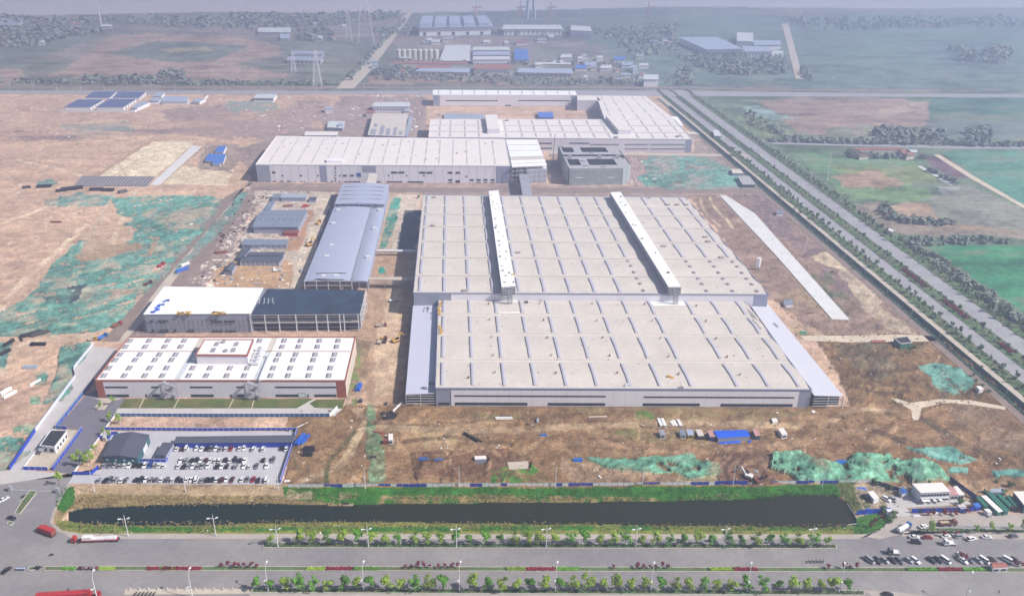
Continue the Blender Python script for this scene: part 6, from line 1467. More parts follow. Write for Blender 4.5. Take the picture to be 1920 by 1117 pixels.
place(L7,pts,['small pale lamp along the far cross road, '+nth(i+1)+' from the left' for i in range(len(pts))],'lamps along the far cross road',used=[])
r=thing('tall_mast','very tall white mast in the field right of the highway','mast',(*G(1550,340),0)); b=MB(); b.tube((0,0,0),(0,0,34),.5,.3,8); part('pole',b,MT['steel_white'],r,abs_=False); b=MB(); b.box(-1,1,-1,1,0,.6); part('base',b,MT['concrete'],r,abs_=False)
r=thing('tall_mast','tall white chimney like mast far away at the upper left','mast',(*G(191,54),0)); b=MB(); b.tube((0,0,0),(0,0,70),1.8,.9,8); part('pole',b,MT['steel_white'],r,abs_=False); b=MB(); b.box(-2.5,2.5,-2.5,2.5,0,1); part('base',b,MT['concrete'],r,abs_=False)
def pylon(px,py,h,w,label):
    r=thing('pylon',label,'pylon',(*G(px,py),0)); b=MB(); t=.3
    def c(z): k=w*(1-z/h*.85)/2; return [(-k,-k,z),(k,-k,z),(k,k,z),(-k,k,z)]
    lv=[0,h*.15,h*.3,h*.45,h*.6,h*.75,h]
    for a_,e in zip(lv,lv[1:]):
        A_=c(a_);E=c(e)
        for i in range(4): b.bar(A_[i],E[i],t*1.3); b.bar(A_[i],E[(i+1)%4],t*.8); b.bar(A_[(i+1)%4],E[i],t*.8); b.bar(E[i],E[(i+1)%4],t*.8)
    part('lattice',b,MT['steel_white'],r,abs_=False)
    for k,z in enumerate((h*.72,h*.84,h*.95)):
        b=MB(); l=w*(1.0-.15*k); b.bar((-l,0,z),(l,0,z),t); b.bar((-l,0,z),(0,0,z+h*.05),t*.8); b.bar((l,0,z),(0,0,z+h*.05),t*.8); part('cross_arm',b,MT['steel_white'],r,abs_=False)
pylon(687,82,150,38,'huge faint lattice pylon whose top leaves the frame left of the far factories'); pylon(596,162,62,15,'lattice pylon standing by the far cross road'); pylon(655,80,70,16,'small faint pylon left of the far avenue'); pylon(551,136,40,9,'small faint mast like pylon before the school like building')
# far shipyard gantries
for i,(x,s) in enumerate(((995,1.3),(893,.5),(1215,.5),(975,.5),(1032,.5))):
    p=G(x,34); r=thing('gantry_crane',['large blue','faint red','faint grey','pale red','pale white'][i]+' crane on the river shore far away','crane',(*p,0)); b=MB(); h=60*s
    for sx,sy in((-1,-1),(1,-1),(1,1),(-1,1)): b.bar((sx*9*s,sy*9*s,0),(sx*5*s,sy*5*s,h),4*s)
    m_=MT['roof_far_blue' if i==0 else 'roof_pink']; part('legs',b,m_,r,abs_=False); b=MB(); b.bar((-25*s,0,h),(35*s,0,h*1.1),8*s); part('jib',b,m_,r,abs_=False); b=MB(); b.bar((0,0,h),(0,0,h*1.6),6*s); part('tower',b,m_,r,abs_=False)
# ================================================================ TREES AND PLANTS
def crown_mesh(name,m,rx,rz,n,leaf,seed,lumps=7,trunk_h=0):
    rg=random.Random(seed); b=MB(); C_=[]
    for i in range(lumps):
        a=rg.uniform(0,6.28);rr=rg.uniform(.2,.66);z=rg.uniform(-.6,.7); C_.append((math.cos(a)*rr*rx,math.sin(a)*rr*rx,z*rz,rg.uniform(.22,.45)*rx))
    C_.append((0,0,0,rx*.42))
    for k in range(n):
        cx,cy,cz,cr=rg.choice(C_); d=Vector((rg.gauss(0,1),rg.gauss(0,1),rg.gauss(0,1)));d.normalize(); q=cr*rg.uniform(.55,1.08)
        p=Vector((cx,cy,cz))+Vector((d.x*q,d.y*q,d.z*q*rz/rx)); n_=(d+Vector((rg.uniform(-.7,.7),rg.uniform(-.7,.7),rg.uniform(-.3,.9)))).normalized()
        a=n_.cross(Vector((rg.uniform(-1,1),rg.uniform(-1,1),.2))).normalized(); c=n_.cross(a); s=leaf*rg.uniform(.6,1.35); L=p+a*s; 
        b.add([p-a*s*.9,p-c*s*.55,p+a*s,p+c*s*.6],[(0,1,2,3)])
    return b.mesh(name,(0,0,0),[m])
def trunk_mesh(name,h,r,seed,limbs=4,top=None):
    rg=random.Random(seed); b=MB(); top=top or h*1.35; b.tube((0,0,0),(rg.uniform(-.1,.1),rg.uniform(-.1,.1),h),r,r*.65,7)
    for i in range(limbs):
        a=6.28*i/limbs+rg.uniform(-.4,.4); b.tube((0,0,h*.9),(math.cos(a)*h*.35,math.sin(a)*h*.35,top),r*.5,r*.15,5)
    return b.mesh(name,(0,0,0),[MT['bark']])
def tree_proto(kind,m,rx,rz,n,leaf,h,r,seed,name='young_tree'):
    t=thing(name,'x','tree'); link('trunk',trunk_mesh('trunk',h,r,seed),t); c=link('crown',crown_mesh('crown',MT[m],rx,rz,n,leaf,seed),t); c.location=(0,0,h+rz*.75); return t
near=[tree_proto('a','leaf' if i%2 else 'leaf_yellow',2.7+.3*(i%3),2.3+.25*(i%2),400,.40,2.4,.12,20+i) for i in range(7)]
def spread(protos,pts,labels,group,smin=.85,smax=1.15,seed=1,cat=None):
    rg=random.Random(seed)
    for i,(p,l) in enumerate(zip(pts,labels)):
        pr=rg.choice(protos); o=copy_tree(pr); o.location=(p[0],p[1],p[2] if len(p)>2 else 0); o.rotation_euler=(0,0,rg.uniform(0,6.28)); k=rg.uniform(smin,smax); o.scale=(k,k,k*rg.uniform(.9,1.1)); o['label']=l;o['group']=group
        if cat:o['category']=cat
def drop(p):
    for c in list(KIDS.get(p.name,[])): drop(c)
    bpy.data.objects.remove(p)
rg=random.Random(4)
xsA=[510+i*26.6+rg.uniform(-3,3) for i in range(40)]
xsA=[x for x in xsA if x<1560 and abs(x-535)>8]
ptsA=[(*G(x,1020+.004*(x-500)),.2) for x in xsA]
spread(near,ptsA,['small green tree in the planted strip near the pond, '+nth(i+1)+' from the left' for i in range(len(ptsA))],'trees in the strip near the pond',.9,1.3,2)
xsB=[482+i*27.0+rg.uniform(-3,3) for i in range(43)]; xsB=[x for x in xsB if x<1615 and all(abs(x-q)>7 for q in(682,861))]
ptsB=[(*G(x,1106+.003*(x-500)),.2) for x in xsB]
spread(near,ptsB,['young green tree in the lowest planted strip, '+nth(i+1)+' from the left' for i in range(len(ptsB))],'trees in the lowest strip',.95,1.35,3)
yel=[tree_proto('y','leaf_yellow',2.0,2.6,230,.34,2.6,.1,60+i,'sapling') for i in range(2)]
pts=[G(*p) for p in((112,910),(222,795),(205,822),(195,815),(190,768),(180,852),(168,858),(170,868),(163,875),(143,873),(160,865),(150,860),(206,790),(212,760),(1828,1000),(1857,997),(1890,1000),(1915,997),(1742,1003))]
spread(yel,[(*p,.1) for p in pts],['thin yellow green tree at the car park entrance strip, '+nth(i+1)+' one' if i<14 else 'slender yellow green tree by the side road on the right, '+nth(i-13)+' from the left' for i in range(len(pts))],'yellow green trees',.8,1.3,5)
redp=[tree_proto('r','leaf_red',1.3,1.2,170,.26,.9,.07,80+i,'red_maple') for i in range(3)]
xr=[415,428,440,458,472,482, 447]+[795,806,822,834,848,858,760,771,783]+[1195,1206,1218,1229,1241,1252,1150]+[1552,1582,1593,1606]
pts=[(*G(x,1064+.002*(x-400)),.25) for x in sorted(xr)]
spread(redp,pts,['small dark red shrub tree on the median, '+nth(i+1)+' from the left' for i in range(len(pts))],'red shrub trees on the median',.8,1.3,6,cat='shrub')
pts=[G(*p) for p in((1641,980),(1653,976),(1632,990),(1738,966),(1748,966),(1770,965),(1782,964),(1790,966),(1812,962),(1768,1005),(1793,1004),(1910,960),(1895,958),(1902,1060),(1915,1062),(1800,1045),(1808,1050))]
spread(redp,pts,['dark red bush near the corner compound and side road, '+nth(i+1)+' one' for i in range(len(pts))],'dark red bushes at the right',.9,1.5,7,cat='shrub')
# hedges on the median
def hedge(x0,x1,y,m,label,h=1.1,wd=2.2,seed=1,row_=None):
    a=G(x0,y);c=G(x1,y); rg=random.Random(seed); L=math.hypot(c[0]-a[0],c[1]-a[1]); b=MB(); d=((c[0]-a[0])/L,(c[1]-a[1])/L)
    b.bar((*a,.5),(*c,.5),wd*.8,h=h*.6)
    for k in range(int(L*16)):
        t=rg.uniform(0,L);s_=rg.uniform(-wd/2,wd/2);z=rg.uniform(.2,h)*(1-.25*abs(s_)/wd*2)+.15; p=Vector((a[0]+d[0]*t-d[1]*s_,a[1]+d[1]*t+d[0]*s_,z)); n_=Vector((rg.uniform(-1,1),rg.uniform(-1,1),rg.uniform(.3,1.5))).normalized(); u=n_.cross(Vector((1,.3,0))).normalized();v=n_.cross(u);s=rg.uniform(.2,.4)
        b.add([p-u*s,p-v*s,p+u*s,p+v*s],[(0,1,2,3)])
    return solo('hedge',b,MT[m],label,'hedge')
for i,(x0,x1,m,l) in enumerate(((276,335,'leaf_red','dark red clipped hedge, longest on the left median'),(300,330,'leaf_yellow','yellow green hedge behind the longest red hedge'),(335,377,'leaf_red','dark red clipped hedge continuing right of the yellow one'),(575,612,'leaf_yellow','yellow green hedge left of the middle red hedge'),(610,665,'leaf_red','red clipped hedge in the middle of the left half median'),(660,710,'leaf','green hedge right of the middle red hedge'),(950,985,'leaf_yellow','yellow hedge near the frame centre on the median'),(985,1042,'leaf_red','red hedge right of the frame centre on the median'),(1042,1085,'leaf','green hedge right of the centre red hedge'),(1330,1375,'leaf_yellow','yellow hedge in the right half of the median'),(1372,1420,'leaf_red','red hedge in the right half of the median'),(1700,1758,'leaf','bright green hedge under the parked cars on the right'),(1756,1805,'leaf_red','red hedge between two green hedges by the parked cars'),(1803,1860,'leaf','green hedge left of the brown roofed kiosk'),(185,215,'leaf_yellow','low yellowish hedge at the left end of the median'),(115,142,'leaf','low green hedge piece left of the parked motorcycles'))):
    hedge(x0,x1,1066.5+.001*x0,m,l,seed=i,h=.9 if i>13 else 1.2)
for i,(y0,y1) in enumerate(((400,428),(440,470),(486,500),(540,575),(600,640))):
    hb=MB(); rg=random.Random(i); hb.box(384,388,y0,y1,.2,.8)
    for k in range(int((y1-y0)*14)):
        p=Vector((rg.uniform(383.5,388.5),rg.uniform(y0,y1),rg.uniform(.5,1.5)));n_=Vector((rg.uniform(-1,1),rg.uniform(-1,1),rg.uniform(.3,1.5))).normalized();u=n_.cross(Vector((1,.3,0))).normalized();v=n_.cross(u);s=rg.uniform(.3,.6);hb.add([p-u*s,p-v*s,p+u*s,p+v*s],[(0,1,2,3)])
    solo('hedge',hb,MT['leaf_red'],'dark red hedge in the highway median, '+nth(i+1)+' from the near end','hedge')
# low planting in strips and tufts: uncountable
def scatter(name,polys,dens,mk_,m,seed,z=0,cls=None):
    rg=random.Random(seed); b=MB()
    for poly in polys:
        w=[G(x,y) for x,y in poly]; xs=[p[0] for p in w];ys=[p[1] for p in w]
        A_=(max(xs)-min(xs))*(max(ys)-min(ys)); n=int(A_*dens)
        X_=np.array([rg.uniform(min(xs),max(xs)) for _ in range(n)]);Y_=np.array([rg.uniform(min(ys),max(ys)) for _ in range(n)])
        ok=pip(w,X_,Y_)
        for x,y in zip(X_[ok],Y_[ok]): mk_(b,float(x),float(y),z,rg)
    o=solo(name,b,MT[m] if isinstance(m,str) else m,kind='stuff'); return o
def tuft(h,s,k=5):
    def f(b,x,y,z,rg):
        hh=h*rg.uniform(.5,1.3)
        for i in range(k):
            a=rg.uniform(0,6.28);r_=s*rg.uniform(.2,1);p=Vector((x+math.cos(a)*r_,y+math.sin(a)*r_,z+hh*rg.uniform(.3,1)));n_=Vector((rg.uniform(-1,1),rg.uniform(-1,1),rg.uniform(.0,1))).normalized();u=n_.cross(Vector((.2,1,.1))).normalized();v=n_.cross(u);q=s*rg.uniform(.3,.6)
            b.add([p-u*q,p-v*q,p+u*q,p+v*q],[(0,1,2,3)])
    return f
scatter('canal_grass',[[(535,915),(1400,912),(1575,912),(1590,930),(1400,938),(700,936),(535,930)],[(108,915),(140,912),(140,945),(105,955)],[(120,985),(600,990),(1600,987),(1600,995),(150,997)],[(1565,905),(1600,905),(1640,960),(1612,968)],[(1600,985),(1640,962),(1685,970),(1642,1000),(1605,1001)]],.55,tuft(.7,.5,5),'grass',1)
scatter('dry_reeds',[[(150,930),(530,930),(640,938),(640,946),(130,955)],[(735,932),(900,928),(1200,934),(1250,938),(900,943),(720,941)],[(1300,930),(1400,925),(1400,936),(1250,940)],[(150,981),(560,977),(1000,981),(1590,985),(1590,990),(150,990)],[(535,925),(700,930),(640,938)]],.45,tuft(1.5,.55,5),'reed',2)
mk('strip_leaf',(.03,.10,.015),rough=.8,var=.4,scale=.5,spec=.1)
scatter('strip_shrubs',[[(495,1017),(1566,1021.5),(1566,1027.5),(497,1025.5)],[(478,1102.5),(1618,1107.5),(1618,1114.5),(474,1109.5)],[(1695,1001),(1960,1000),(1960,995),(1730,991)]],2.2,tuft(.55,.4,3),'strip_leaf',3,z=.25)
scatter('median_grass',[[(190,1062),(1875,1064.5),(1875,1071.5),(190,1068)],[(86,1062),(143,1061.5),(143,1068),(86,1068)],[(58,920),(67,921),(67,924),(38,961),(30,961),(41,941)]],1.0,tuft(.35,.35,3),'leaf_yellow',4,z=.25)
scatter('weeds',[[(222,785),(560,788),(556,800),(200,800)],[(190,830),(205,822),(185,875),(150,885)],[(925,885),(960,872),(990,870),(1035,893),(1030,905),(925,905)],[(1040,775),(1280,775),(1270,830),(1060,820)],[(860,780),(1010,776),(900,828),(780,828)],[(640,660),(662,660),(650,775),(636,775)],[(1600,908),(1640,912),(1700,960),(1620,958)]],.05,tuft(.5,.5,4),'leaf_dark',5)
scatter('wild_scrub',[[(1560,650),(1760,650),(1850,760),(1600,770)],[(1380,370),(1480,365),(1720,600),(1740,690),(1600,640),(1430,500)],[(1600,800),(1900,800),(1980,900),(1700,880)],[(1440,560),(1500,540),(1570,610),(1500,640)]],.014,tuft(.6,.7,4),'leaf_dark',6)
# highway trees
hwt=[tree_proto('h','leaf_dark' if i<2 else 'leaf_blue',2.2,2.2,110,.6,2.0,.12,100+i,'verge_tree') for i in range(4)]
rg=random.Random(12); 
for X,lab,st in ((361.8,'left verge of the highway',9.0),(364.8,'left carriageway edge',13),(385,'highway median',10.0),(409.8,'right carriageway edge',14),(415,'right verge of the highway',8.5)):
    Y=372;pts=[]
    while Y<1050: pts.append((X+rg.uniform(-1,1),Y+rg.uniform(-2,2),.2)); Y+=st
    spread(hwt,pts,['small dark tree on the '+lab+', '+nth(i+1)+' from the near end' for i in range(len(pts))],'small trees along the highway',.6,1.25,int(X))
b=MB()
# distant part of the same rows and other far woods: uncountable
def far_clump(b,x,y,s,rg,h=None):
    h=h or s*1.3
    for k in range(9):
        d=Vector((rg.gauss(0,1),rg.gauss(0,1),abs(rg.gauss(0,1))));d.normalize(); p=Vector((x+d.x*s*.6,y+d.y*s*.6,h*.25+d.z*h*.75)); n_=(d+Vector((rg.uniform(-.5,.5),rg.uniform(-.5,.5),.3))).normalized();u=n_.cross(Vector((.3,1,.1))).normalized();v=n_.cross(u);q=s*rg.uniform(.3,.6); b.add([p-u*q,p-v*q,p+u*q,p+v*q],[(0,1,2,3)])
rg=random.Random(33); b=MB()
for X,st in((361.8,7),(385,9),(415,7)):
    Y=1050
    while Y<1480: far_clump(b,X+rg.uniform(-1,1),Y,2.6,rg); Y+=st
for X0_,X1_,m_,dn,nm in ((357.5,366.5,'leaf_blue',.11,'verge_scrub'),(379.5,391,'leaf_blue',.10,'median_scrub'),(407.5,419.5,'leaf_blue',.13,'verge_scrub'),(419.5,432,'leaf_dark',.05,'verge_scrub'),(343.5,348,'leaf_dark',.2,'ditch_scrub')):
    bb=MB(); n_=int((X1_-X0_)*800*dn)
    for k_ in range(n_): tuft(1.1,.95,4)(bb,rg.uniform(X0_,X1_),370+rg.random()**1.5*800,.15,rg)
    solo(nm,bb,MT[m_],kind='stuff')
solo('distant_verge_trees',b,MT['leaf_blue'],kind='stuff')
def woods(name,specs,m,seed):
    rg=random.Random(seed); b=MB()
    for poly,n,s in specs:
        w=[G(x,y) for x,y in poly]; xs=[p[0] for p in w];ys=[p[1] for p in w]; k=0;tr=0
        while k<n and tr<n*30:
            tr+=1;x=rg.uniform(min(xs),max(xs));y=rg.uniform(min(ys),max(ys))
            if pip(w,np.array([x]),np.array([y]))[0]: far_clump(b,x,y,s*rg.uniform(.7,1.4),rg);k+=1
    return solo(name,b,MT[m],kind='stuff')
mk('far_leaf',(.19,.22,.18),rough=.9,var=.3,scale=.02,spec=.05)  # distance haze mixed into the leaf colour
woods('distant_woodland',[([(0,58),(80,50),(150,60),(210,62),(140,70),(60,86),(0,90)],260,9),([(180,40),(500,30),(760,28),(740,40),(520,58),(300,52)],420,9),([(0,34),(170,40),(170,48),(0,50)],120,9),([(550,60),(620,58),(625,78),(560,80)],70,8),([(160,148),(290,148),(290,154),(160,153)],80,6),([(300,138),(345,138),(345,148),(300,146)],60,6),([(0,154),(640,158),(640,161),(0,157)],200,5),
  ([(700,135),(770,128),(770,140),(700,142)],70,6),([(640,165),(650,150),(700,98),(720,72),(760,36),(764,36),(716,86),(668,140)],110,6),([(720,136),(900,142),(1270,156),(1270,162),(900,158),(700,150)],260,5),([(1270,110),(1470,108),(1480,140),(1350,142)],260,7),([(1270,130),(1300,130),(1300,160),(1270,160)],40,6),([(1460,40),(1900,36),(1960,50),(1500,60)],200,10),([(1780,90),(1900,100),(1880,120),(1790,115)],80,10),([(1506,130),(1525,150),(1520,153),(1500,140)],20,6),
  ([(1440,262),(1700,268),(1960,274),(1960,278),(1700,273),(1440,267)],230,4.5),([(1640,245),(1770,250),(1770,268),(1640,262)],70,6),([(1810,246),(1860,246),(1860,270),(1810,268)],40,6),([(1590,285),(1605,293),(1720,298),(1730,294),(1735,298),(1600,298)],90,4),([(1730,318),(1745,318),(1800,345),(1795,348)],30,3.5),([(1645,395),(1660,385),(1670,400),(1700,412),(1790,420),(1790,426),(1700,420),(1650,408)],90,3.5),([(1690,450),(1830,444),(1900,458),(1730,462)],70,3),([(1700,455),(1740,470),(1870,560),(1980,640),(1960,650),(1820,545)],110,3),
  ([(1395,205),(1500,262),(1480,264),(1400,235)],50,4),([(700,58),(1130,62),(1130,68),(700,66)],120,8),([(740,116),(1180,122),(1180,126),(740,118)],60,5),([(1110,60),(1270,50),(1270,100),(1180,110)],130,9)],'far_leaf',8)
# bushes by the halls, round shrubs in fields
bush=[tree_proto('b','leaf_dark',1.6,1.2,150,.33,.5,.08,140+i,'bush') for i in range(2)]
BP=[(1705,920),(1722,912),(1668,918),(1745,915),(1806,918),(1846,925),(1868,905),(1880,930),(1895,912),(1745,478-0),(1465,370),(1552,371),(1490,392),(1500,400),(1515,402),(1516,412),(1597,495),(1600,505),(1712,655),(1705,662),(1700,645),(1830,715),(1825,705),(1840,725),(1853,735),(650,945),(1640,908),(1800,945),(1560,512),(785,372),(1840,690),(1655,962),(1676,972),(1668,978)]
spread(bush,[(*G(*p),0) for p in BP],['dark green bush on rough ground, '+nth(i+1)+' one' for i in range(len(BP))],'dark bushes scattered on rough ground',.8,1.7,9,cat='bush')
for p in near+yel+redp+hwt+bush: drop(p)
# ================================================================ VEHICLES
def loft(b,st,m=0):
    "st: list of (x, [(y,z)...]) cross-sections of equal length"
    n=len(st[0][1]); base=len(b.v)
    for x,pr in st: b.v+= [(x,y,z) for y,z in pr]
    for i in range(len(st)-1):
        for k in range(n):
            a=base+i*n+k;c=base+i*n+(k+1)%n; b.f.append((a,c,c+n,a+n)); b.m.append(m)
    b.f.append(tuple(base+k for k in range(n))[::-1]); b.m.append(m); b.f.append(tuple(base+(len(st)-1)*n+k for k in range(n))); b.m.append(m)
CARS={}
def sec(w,z0,z1,t=.88): return [(-w*.96,z0),(-w,z0+(z1-z0)*.45),(-w*t,z1),(w*t,z1),(w,z0+(z1-z0)*.45),(w*.96,z0)]
def car_proto(kind,col):
    k=(kind,col)
    if k in CARS: return CARS[k]
    if kind=='sedan': L,w=4.7,.9; hood,roof,beltr=.95,1.45,.98; g=(1.05,.35,-1.0,-1.75)
    elif kind=='suv': L,w=4.7,.94; hood,roof,beltr=1.1,1.75,1.1; g=(1.15,.55,-1.75,-2.2)
    elif kind=='hatch': L,w=4.1,.87; hood,roof,beltr=.98,1.5,1.0; g=(1.0,.3,-1.35,-1.9)
    else: L,w=5.0,.92; hood,roof,beltr=1.15,1.95,1.15; g=(2.0,1.45,-2.3,-2.46)
    h=L/2; r=thing({'van':'parked_van'}.get(kind,'parked_car'),'x','van' if kind=='van' else 'car'); P_=MT['car_'+col]
    b=MB(); loft(b,[(-h,sec(w*.82,.4,.75)),(-h+.12,sec(w*.95,.3,beltr-.05)),(-h+.8,sec(w,.25,beltr)),(g[0],sec(w,.25,beltr-.02)),(h-.7,sec(w*.98,.25,hood-.15)),(h-.12,sec(w*.9,.3,hood-.3)),(h,sec(w*.75,.4,.6))]); o=part('body',b,P_,r,abs_=False,smooth=False)
    b=MB(); gs=lambda ww,z1:[(-ww,beltr-.05),(-ww*.98,beltr),(-ww*.8,z1),(ww*.8,z1),(ww*.98,beltr),(ww,beltr-.05)]
    loft(b,[(g[3],gs(w*.86,beltr+.02)),(g[2],gs(w*.88,roof-.06)),(g[1],gs(w*.88,roof-.06)),(g[0],gs(w*.86,beltr+.02))]); part('window',b,MT['carglass'],r,abs_=False)
    b=MB(); loft(b,[(g[2]-.05,[(-w*.70,roof-.05),(-w*.66,roof+.02),(w*.66,roof+.02),(w*.70,roof-.05)]),(g[1]+.02,[(-w*.70,roof-.06),(-w*.66,roof+.0),(w*.66,roof+.0),(w*.70,roof-.06)])]); part('roof',b,P_,r,abs_=False)
    for sx in(-1,1):
        for sy in(-1,1):
            b=MB(); b.tube((sx*h*.62,sy*(w-.2),.32),(sx*h*.62,sy*(w+.02),.32),.32,.32,10); wh=part('wheel',b,MT['tyre'],r,abs_=False); 
            b=MB(); b.tube((0,0,0),(0,sy*.02,0),.18,.18,8); rim=link('rim',b.mesh('rim',(0,0,0),[MT['steel_grey']]),wh,(sx*h*.62,sy*(w+.03),.32))
    for sy in(-1,1):
        b=MB(); b.box(h-.22,h-.04,sy*w*.62-.16,sy*w*.62+.16,hood-.42,hood-.27); part('headlight',b,MT['head_lamp'],r,abs_=False)
        b=MB(); b.box(-h-.01,-h+.16,sy*w*.68-.14,sy*w*.68+.14,.72,.88); part('tail_lamp',b,MT['red_lamp'],r,abs_=False)
    CARS[k]=r; return r
CN={'w':'white','s':'silver','g':'grey','k':'black','r':'red','m':'maroon','b':'blue'}
USED=set()
def put_car(px,py,col,kind,ang,label,group,z=.16,bias=0):
    p=G(px,py,.7); pr=car_proto(kind,CN[col]); 
    if pr.name in USED: o=copy_tree(pr)
    else: o=pr; USED.add(pr.name)
    o.location=(p[0],p[1],z); o.scale=(1.06,1.08,1.08); o.rotation_euler=(0,0,ang); o['label']=label; o['group']=group
    return o
rg=random.Random(21)
KW={'sedan':'sedan','suv':'high car','hatch':'small car','van':'minivan'}
def carrow(y,spec,rowname,vans=(),zz=zp):
    cnt={}
    n=len(spec)
    for i,(x,c) in enumerate(spec):
        kind='van' if (x in vans) else rg.choice(['sedan','sedan','suv','hatch'])
        px,py=zz(x,y+rg.uniform(-3,3))
        put_car(px,py,c,kind,math.pi/2*(1 if rg.random()<.6 else -1)+rg.gauss(0,.03)-.12*0,CN[c]+' '+KW[kind]+' in the '+rowname+', '+nth(i+1)+' from the left','cars in the construction car park')
def S(s,xs): return list(zip(xs,s))
carrow(460,S('wmwwwkgwswrwwwwkw',[783,832,868,953,997,1042,1078,1120,1155,1205,1248,1322,1360,1443,1523,1685,1722]),'back row under the long canopy',(868,))
carrow(559,S('wskkwmwwwkwkkwkg',[820,862,912,953,992,1030,1073,1113,1152,1198,1240,1282,1322,1365,1528,1610]),'second row of the car park')
carrow(610,S('wkswsswkwkswwgw',[798,845,880,922,963,1007,1050,1130,1170,1213,1290,1360,1405,1467,1555]),'third row of the car park')
carrow(604,S('sgsswwkkwbsww',[160,205,252,295,337,377,423,470,510,553,592,632,673]),'left row beside the gabled shed')
carrow(727,S('skgswgkkwsgwgwkkwwwskkwmwmwgrkw',[118,175,215,258,308,348,437,478,520,562,602,655,700,748,792,828,868,910,950,998,1042,1083,1125,1165,1210,1258,1342,1385,1438,1483,1553]),'front row nearest the pond',(950,1553))
# slanted row on the right
sl=[(598,'s','van'),(662,'k','suv'),(728,'s','hatch'),(793,'k','sedan'),(852,'g','suv'),(933,'s','hatch'),(988,'w','suv'),(1130,'k','sedan'),(1185,'k','sedan'),(1247,'w','van'),(1395,'w','suv'),(1452,'g','sedan'),(1525,'s','sedan'),(1580,'w','van'),(1650,'m','sedan'),(1785,'w','van'),(1842,'k','suv')]
for i,(x,c,kd) in enumerate(sl): put_car(*z8(x,547+rg.uniform(-5,5)),c,kd,math.radians(-62 if i<15 else -55)+rg.gauss(0,.03),CN[c]+' '+KW[kd]+' parked slanting by the median on the right, '+nth(i+1)+' from the left','cars parked by the right median',z=.08)
for x,y,c,kd,an,l in ((980,347,'w','sedan',-.1,'white sedan beside the dark red car on the gravel verge'),(1095,350,'r','sedan',0,'dark red sedan on the gravel verge'),(1250,340,'w','sedan',.05,'white sedan parked right of the red sedan'),(1365,342,'s','suv',.05,'silver grey high car between two white sedans'),(1470,365,'w','suv',.15,'white car standing slightly askew on the side road edge'),(1600,348,'w','sedan',-.08,'white sedan parked alone near the lamp on the verge'),(1830,340,'g','suv',.1,'dark grey high car at the right end of the verge'),(995,392,'k','suv',-.2,'black high car below the white sedan'),(1055,258,'w','sedan',.35,'white sedan right of the blue tank truck'),(15,222,'w','sedan',.9,'white sedan driving at the left frame edge')):
    if x==15: px,py=30/4,880+222/4
    else: px,py=z8(x,y)
    put_car(px,py,c,kd,an,l,'cars on the side roads',z=.14)
put_car(22,970.5,'k','sedan',-.35,'black sedan beside the narrow traffic island','cars on the side roads',z=.08)
put_car(12.5,1068,'k','sedan',1.15,'black sedan turning at the lower left frame edge','cars on the side roads',z=.08)
put_car(1665,1117-4,'k','sedan',-.2,'dark sedan cut by the bottom frame edge on the lower road','cars on the side roads',z=.08)
put_car(*z5(930,905),'w','suv',-.95,'white high car in the corner compound yard','cars on the side roads');put_car(*z5(976,908),'s','suv',-.95,'silver high car beside the white one in the compound yard','cars on the side roads')
put_car(*z5(785,895),'k','suv',-.95,'dark car behind the white container cabin','cars on the side roads')
def truck(px,py,ang,name,label,cat,cab,parts_,L,z=.06):
    p=G(px,py,1); r=thing(name,label,cat,(p[0],p[1],z),ang)
    b=MB(); x1=L/2; b.box(x1-2.0,x1,-1.2,1.2,.6,2.2); b.prism([(x1-1.9,-1.15),(x1-.35,-1.15),(x1-.35,1.15),(x1-1.9,1.15)],2.2,2.95); part('cab',b,MT[cab],r,abs_=False)
    b=MB(); b.box(x1-.34,x1-.25,-1.05,1.05,1.75,2.75); b.box(x1-1.7,x1-.6,-1.22,1.22,1.8,2.6); part('windscreen',b,MT['carglass'],r,abs_=False)
    b=MB(); b.box(-L/2,x1-1.9,-.5,.5,.6,1.0); part('chassis',b,MT['dark_and_shade'],r,abs_=False)
    for fx in([x1-1.2]+([x1-3.4] if L>9 else [])+[-L/2+1.0,-L/2+2.2]+([-L/2+3.4] if L>12 else [])):
        for sy in(-1,1): b=MB(); b.tube((fx,sy*.85,.5),(fx,sy*1.22,.5),.5,.5,10); part('wheel',b,MT['tyre'],r,abs_=False)
    for nm,m,bx_ in parts_:
        b=MB(); 
        for q in bx_: b.box(*q)
        part(nm,b,MT[m],r,abs_=False)
    return r
tray=lambda x0,x1,z0,z1:[(x0,x1,-1.25,1.25,z0,z0+.15),(x0,x1,-1.25,-1.15,z0+.15,z1),(x0,x1,1.15,1.25,z0+.15,z1),(x0,x0+.1,-1.15,1.15,z0+.15,z1),(x1-.1,x1,-1.15,1.15,z0+.15,z1)]
truck(88,997,math.radians(152),'box_truck','red covered cargo truck turning at the road junction','truck','red_paint',[('cargo_box','red_paint',[(-5,2.6,-1.3,1.3,1.0,3.7)]),('box_rail','steel_rust',[(-5.05,-4.95,-1.3,1.3,1.0,3.7)])],10.5)
truck(180,1011,math.radians(180),'flatbed_truck','red flatbed truck loaded with white boxes beside the pond','truck','red_paint',[('flatbed','red_paint',[(-10,6.6,-1.3,1.3,1.0,1.35)]),('white_load','rubble_white',[(1.4,6.0,-1.15,1.15,1.36,2.9)]),('low_load','concrete_white',[(-4.6,1.2,-1.1,1.1,1.36,1.9),(-9.6,-4.9,-1.1,1.1,1.36,2.1)])],22,z=.18)
truck(128,1120,math.radians(2),'semi_trailer','long red semi trailer truck cut by the bottom frame edge','truck','red_paint',[('trailer_box','red_paint',[(-13,10,-1.3,1.3,1.2,3.9)])],27)
t=truck(*z8(890,275),math.radians(28),'tank_truck','blue cabbed truck with white tank on the side road','truck','car_truckblue',[('side_locker','roof_steel',[(-4.6,2.2,-1.2,-.9,.9,1.6),(-4.6,2.2,.9,1.2,.9,1.6)])],9.5,z=.12)
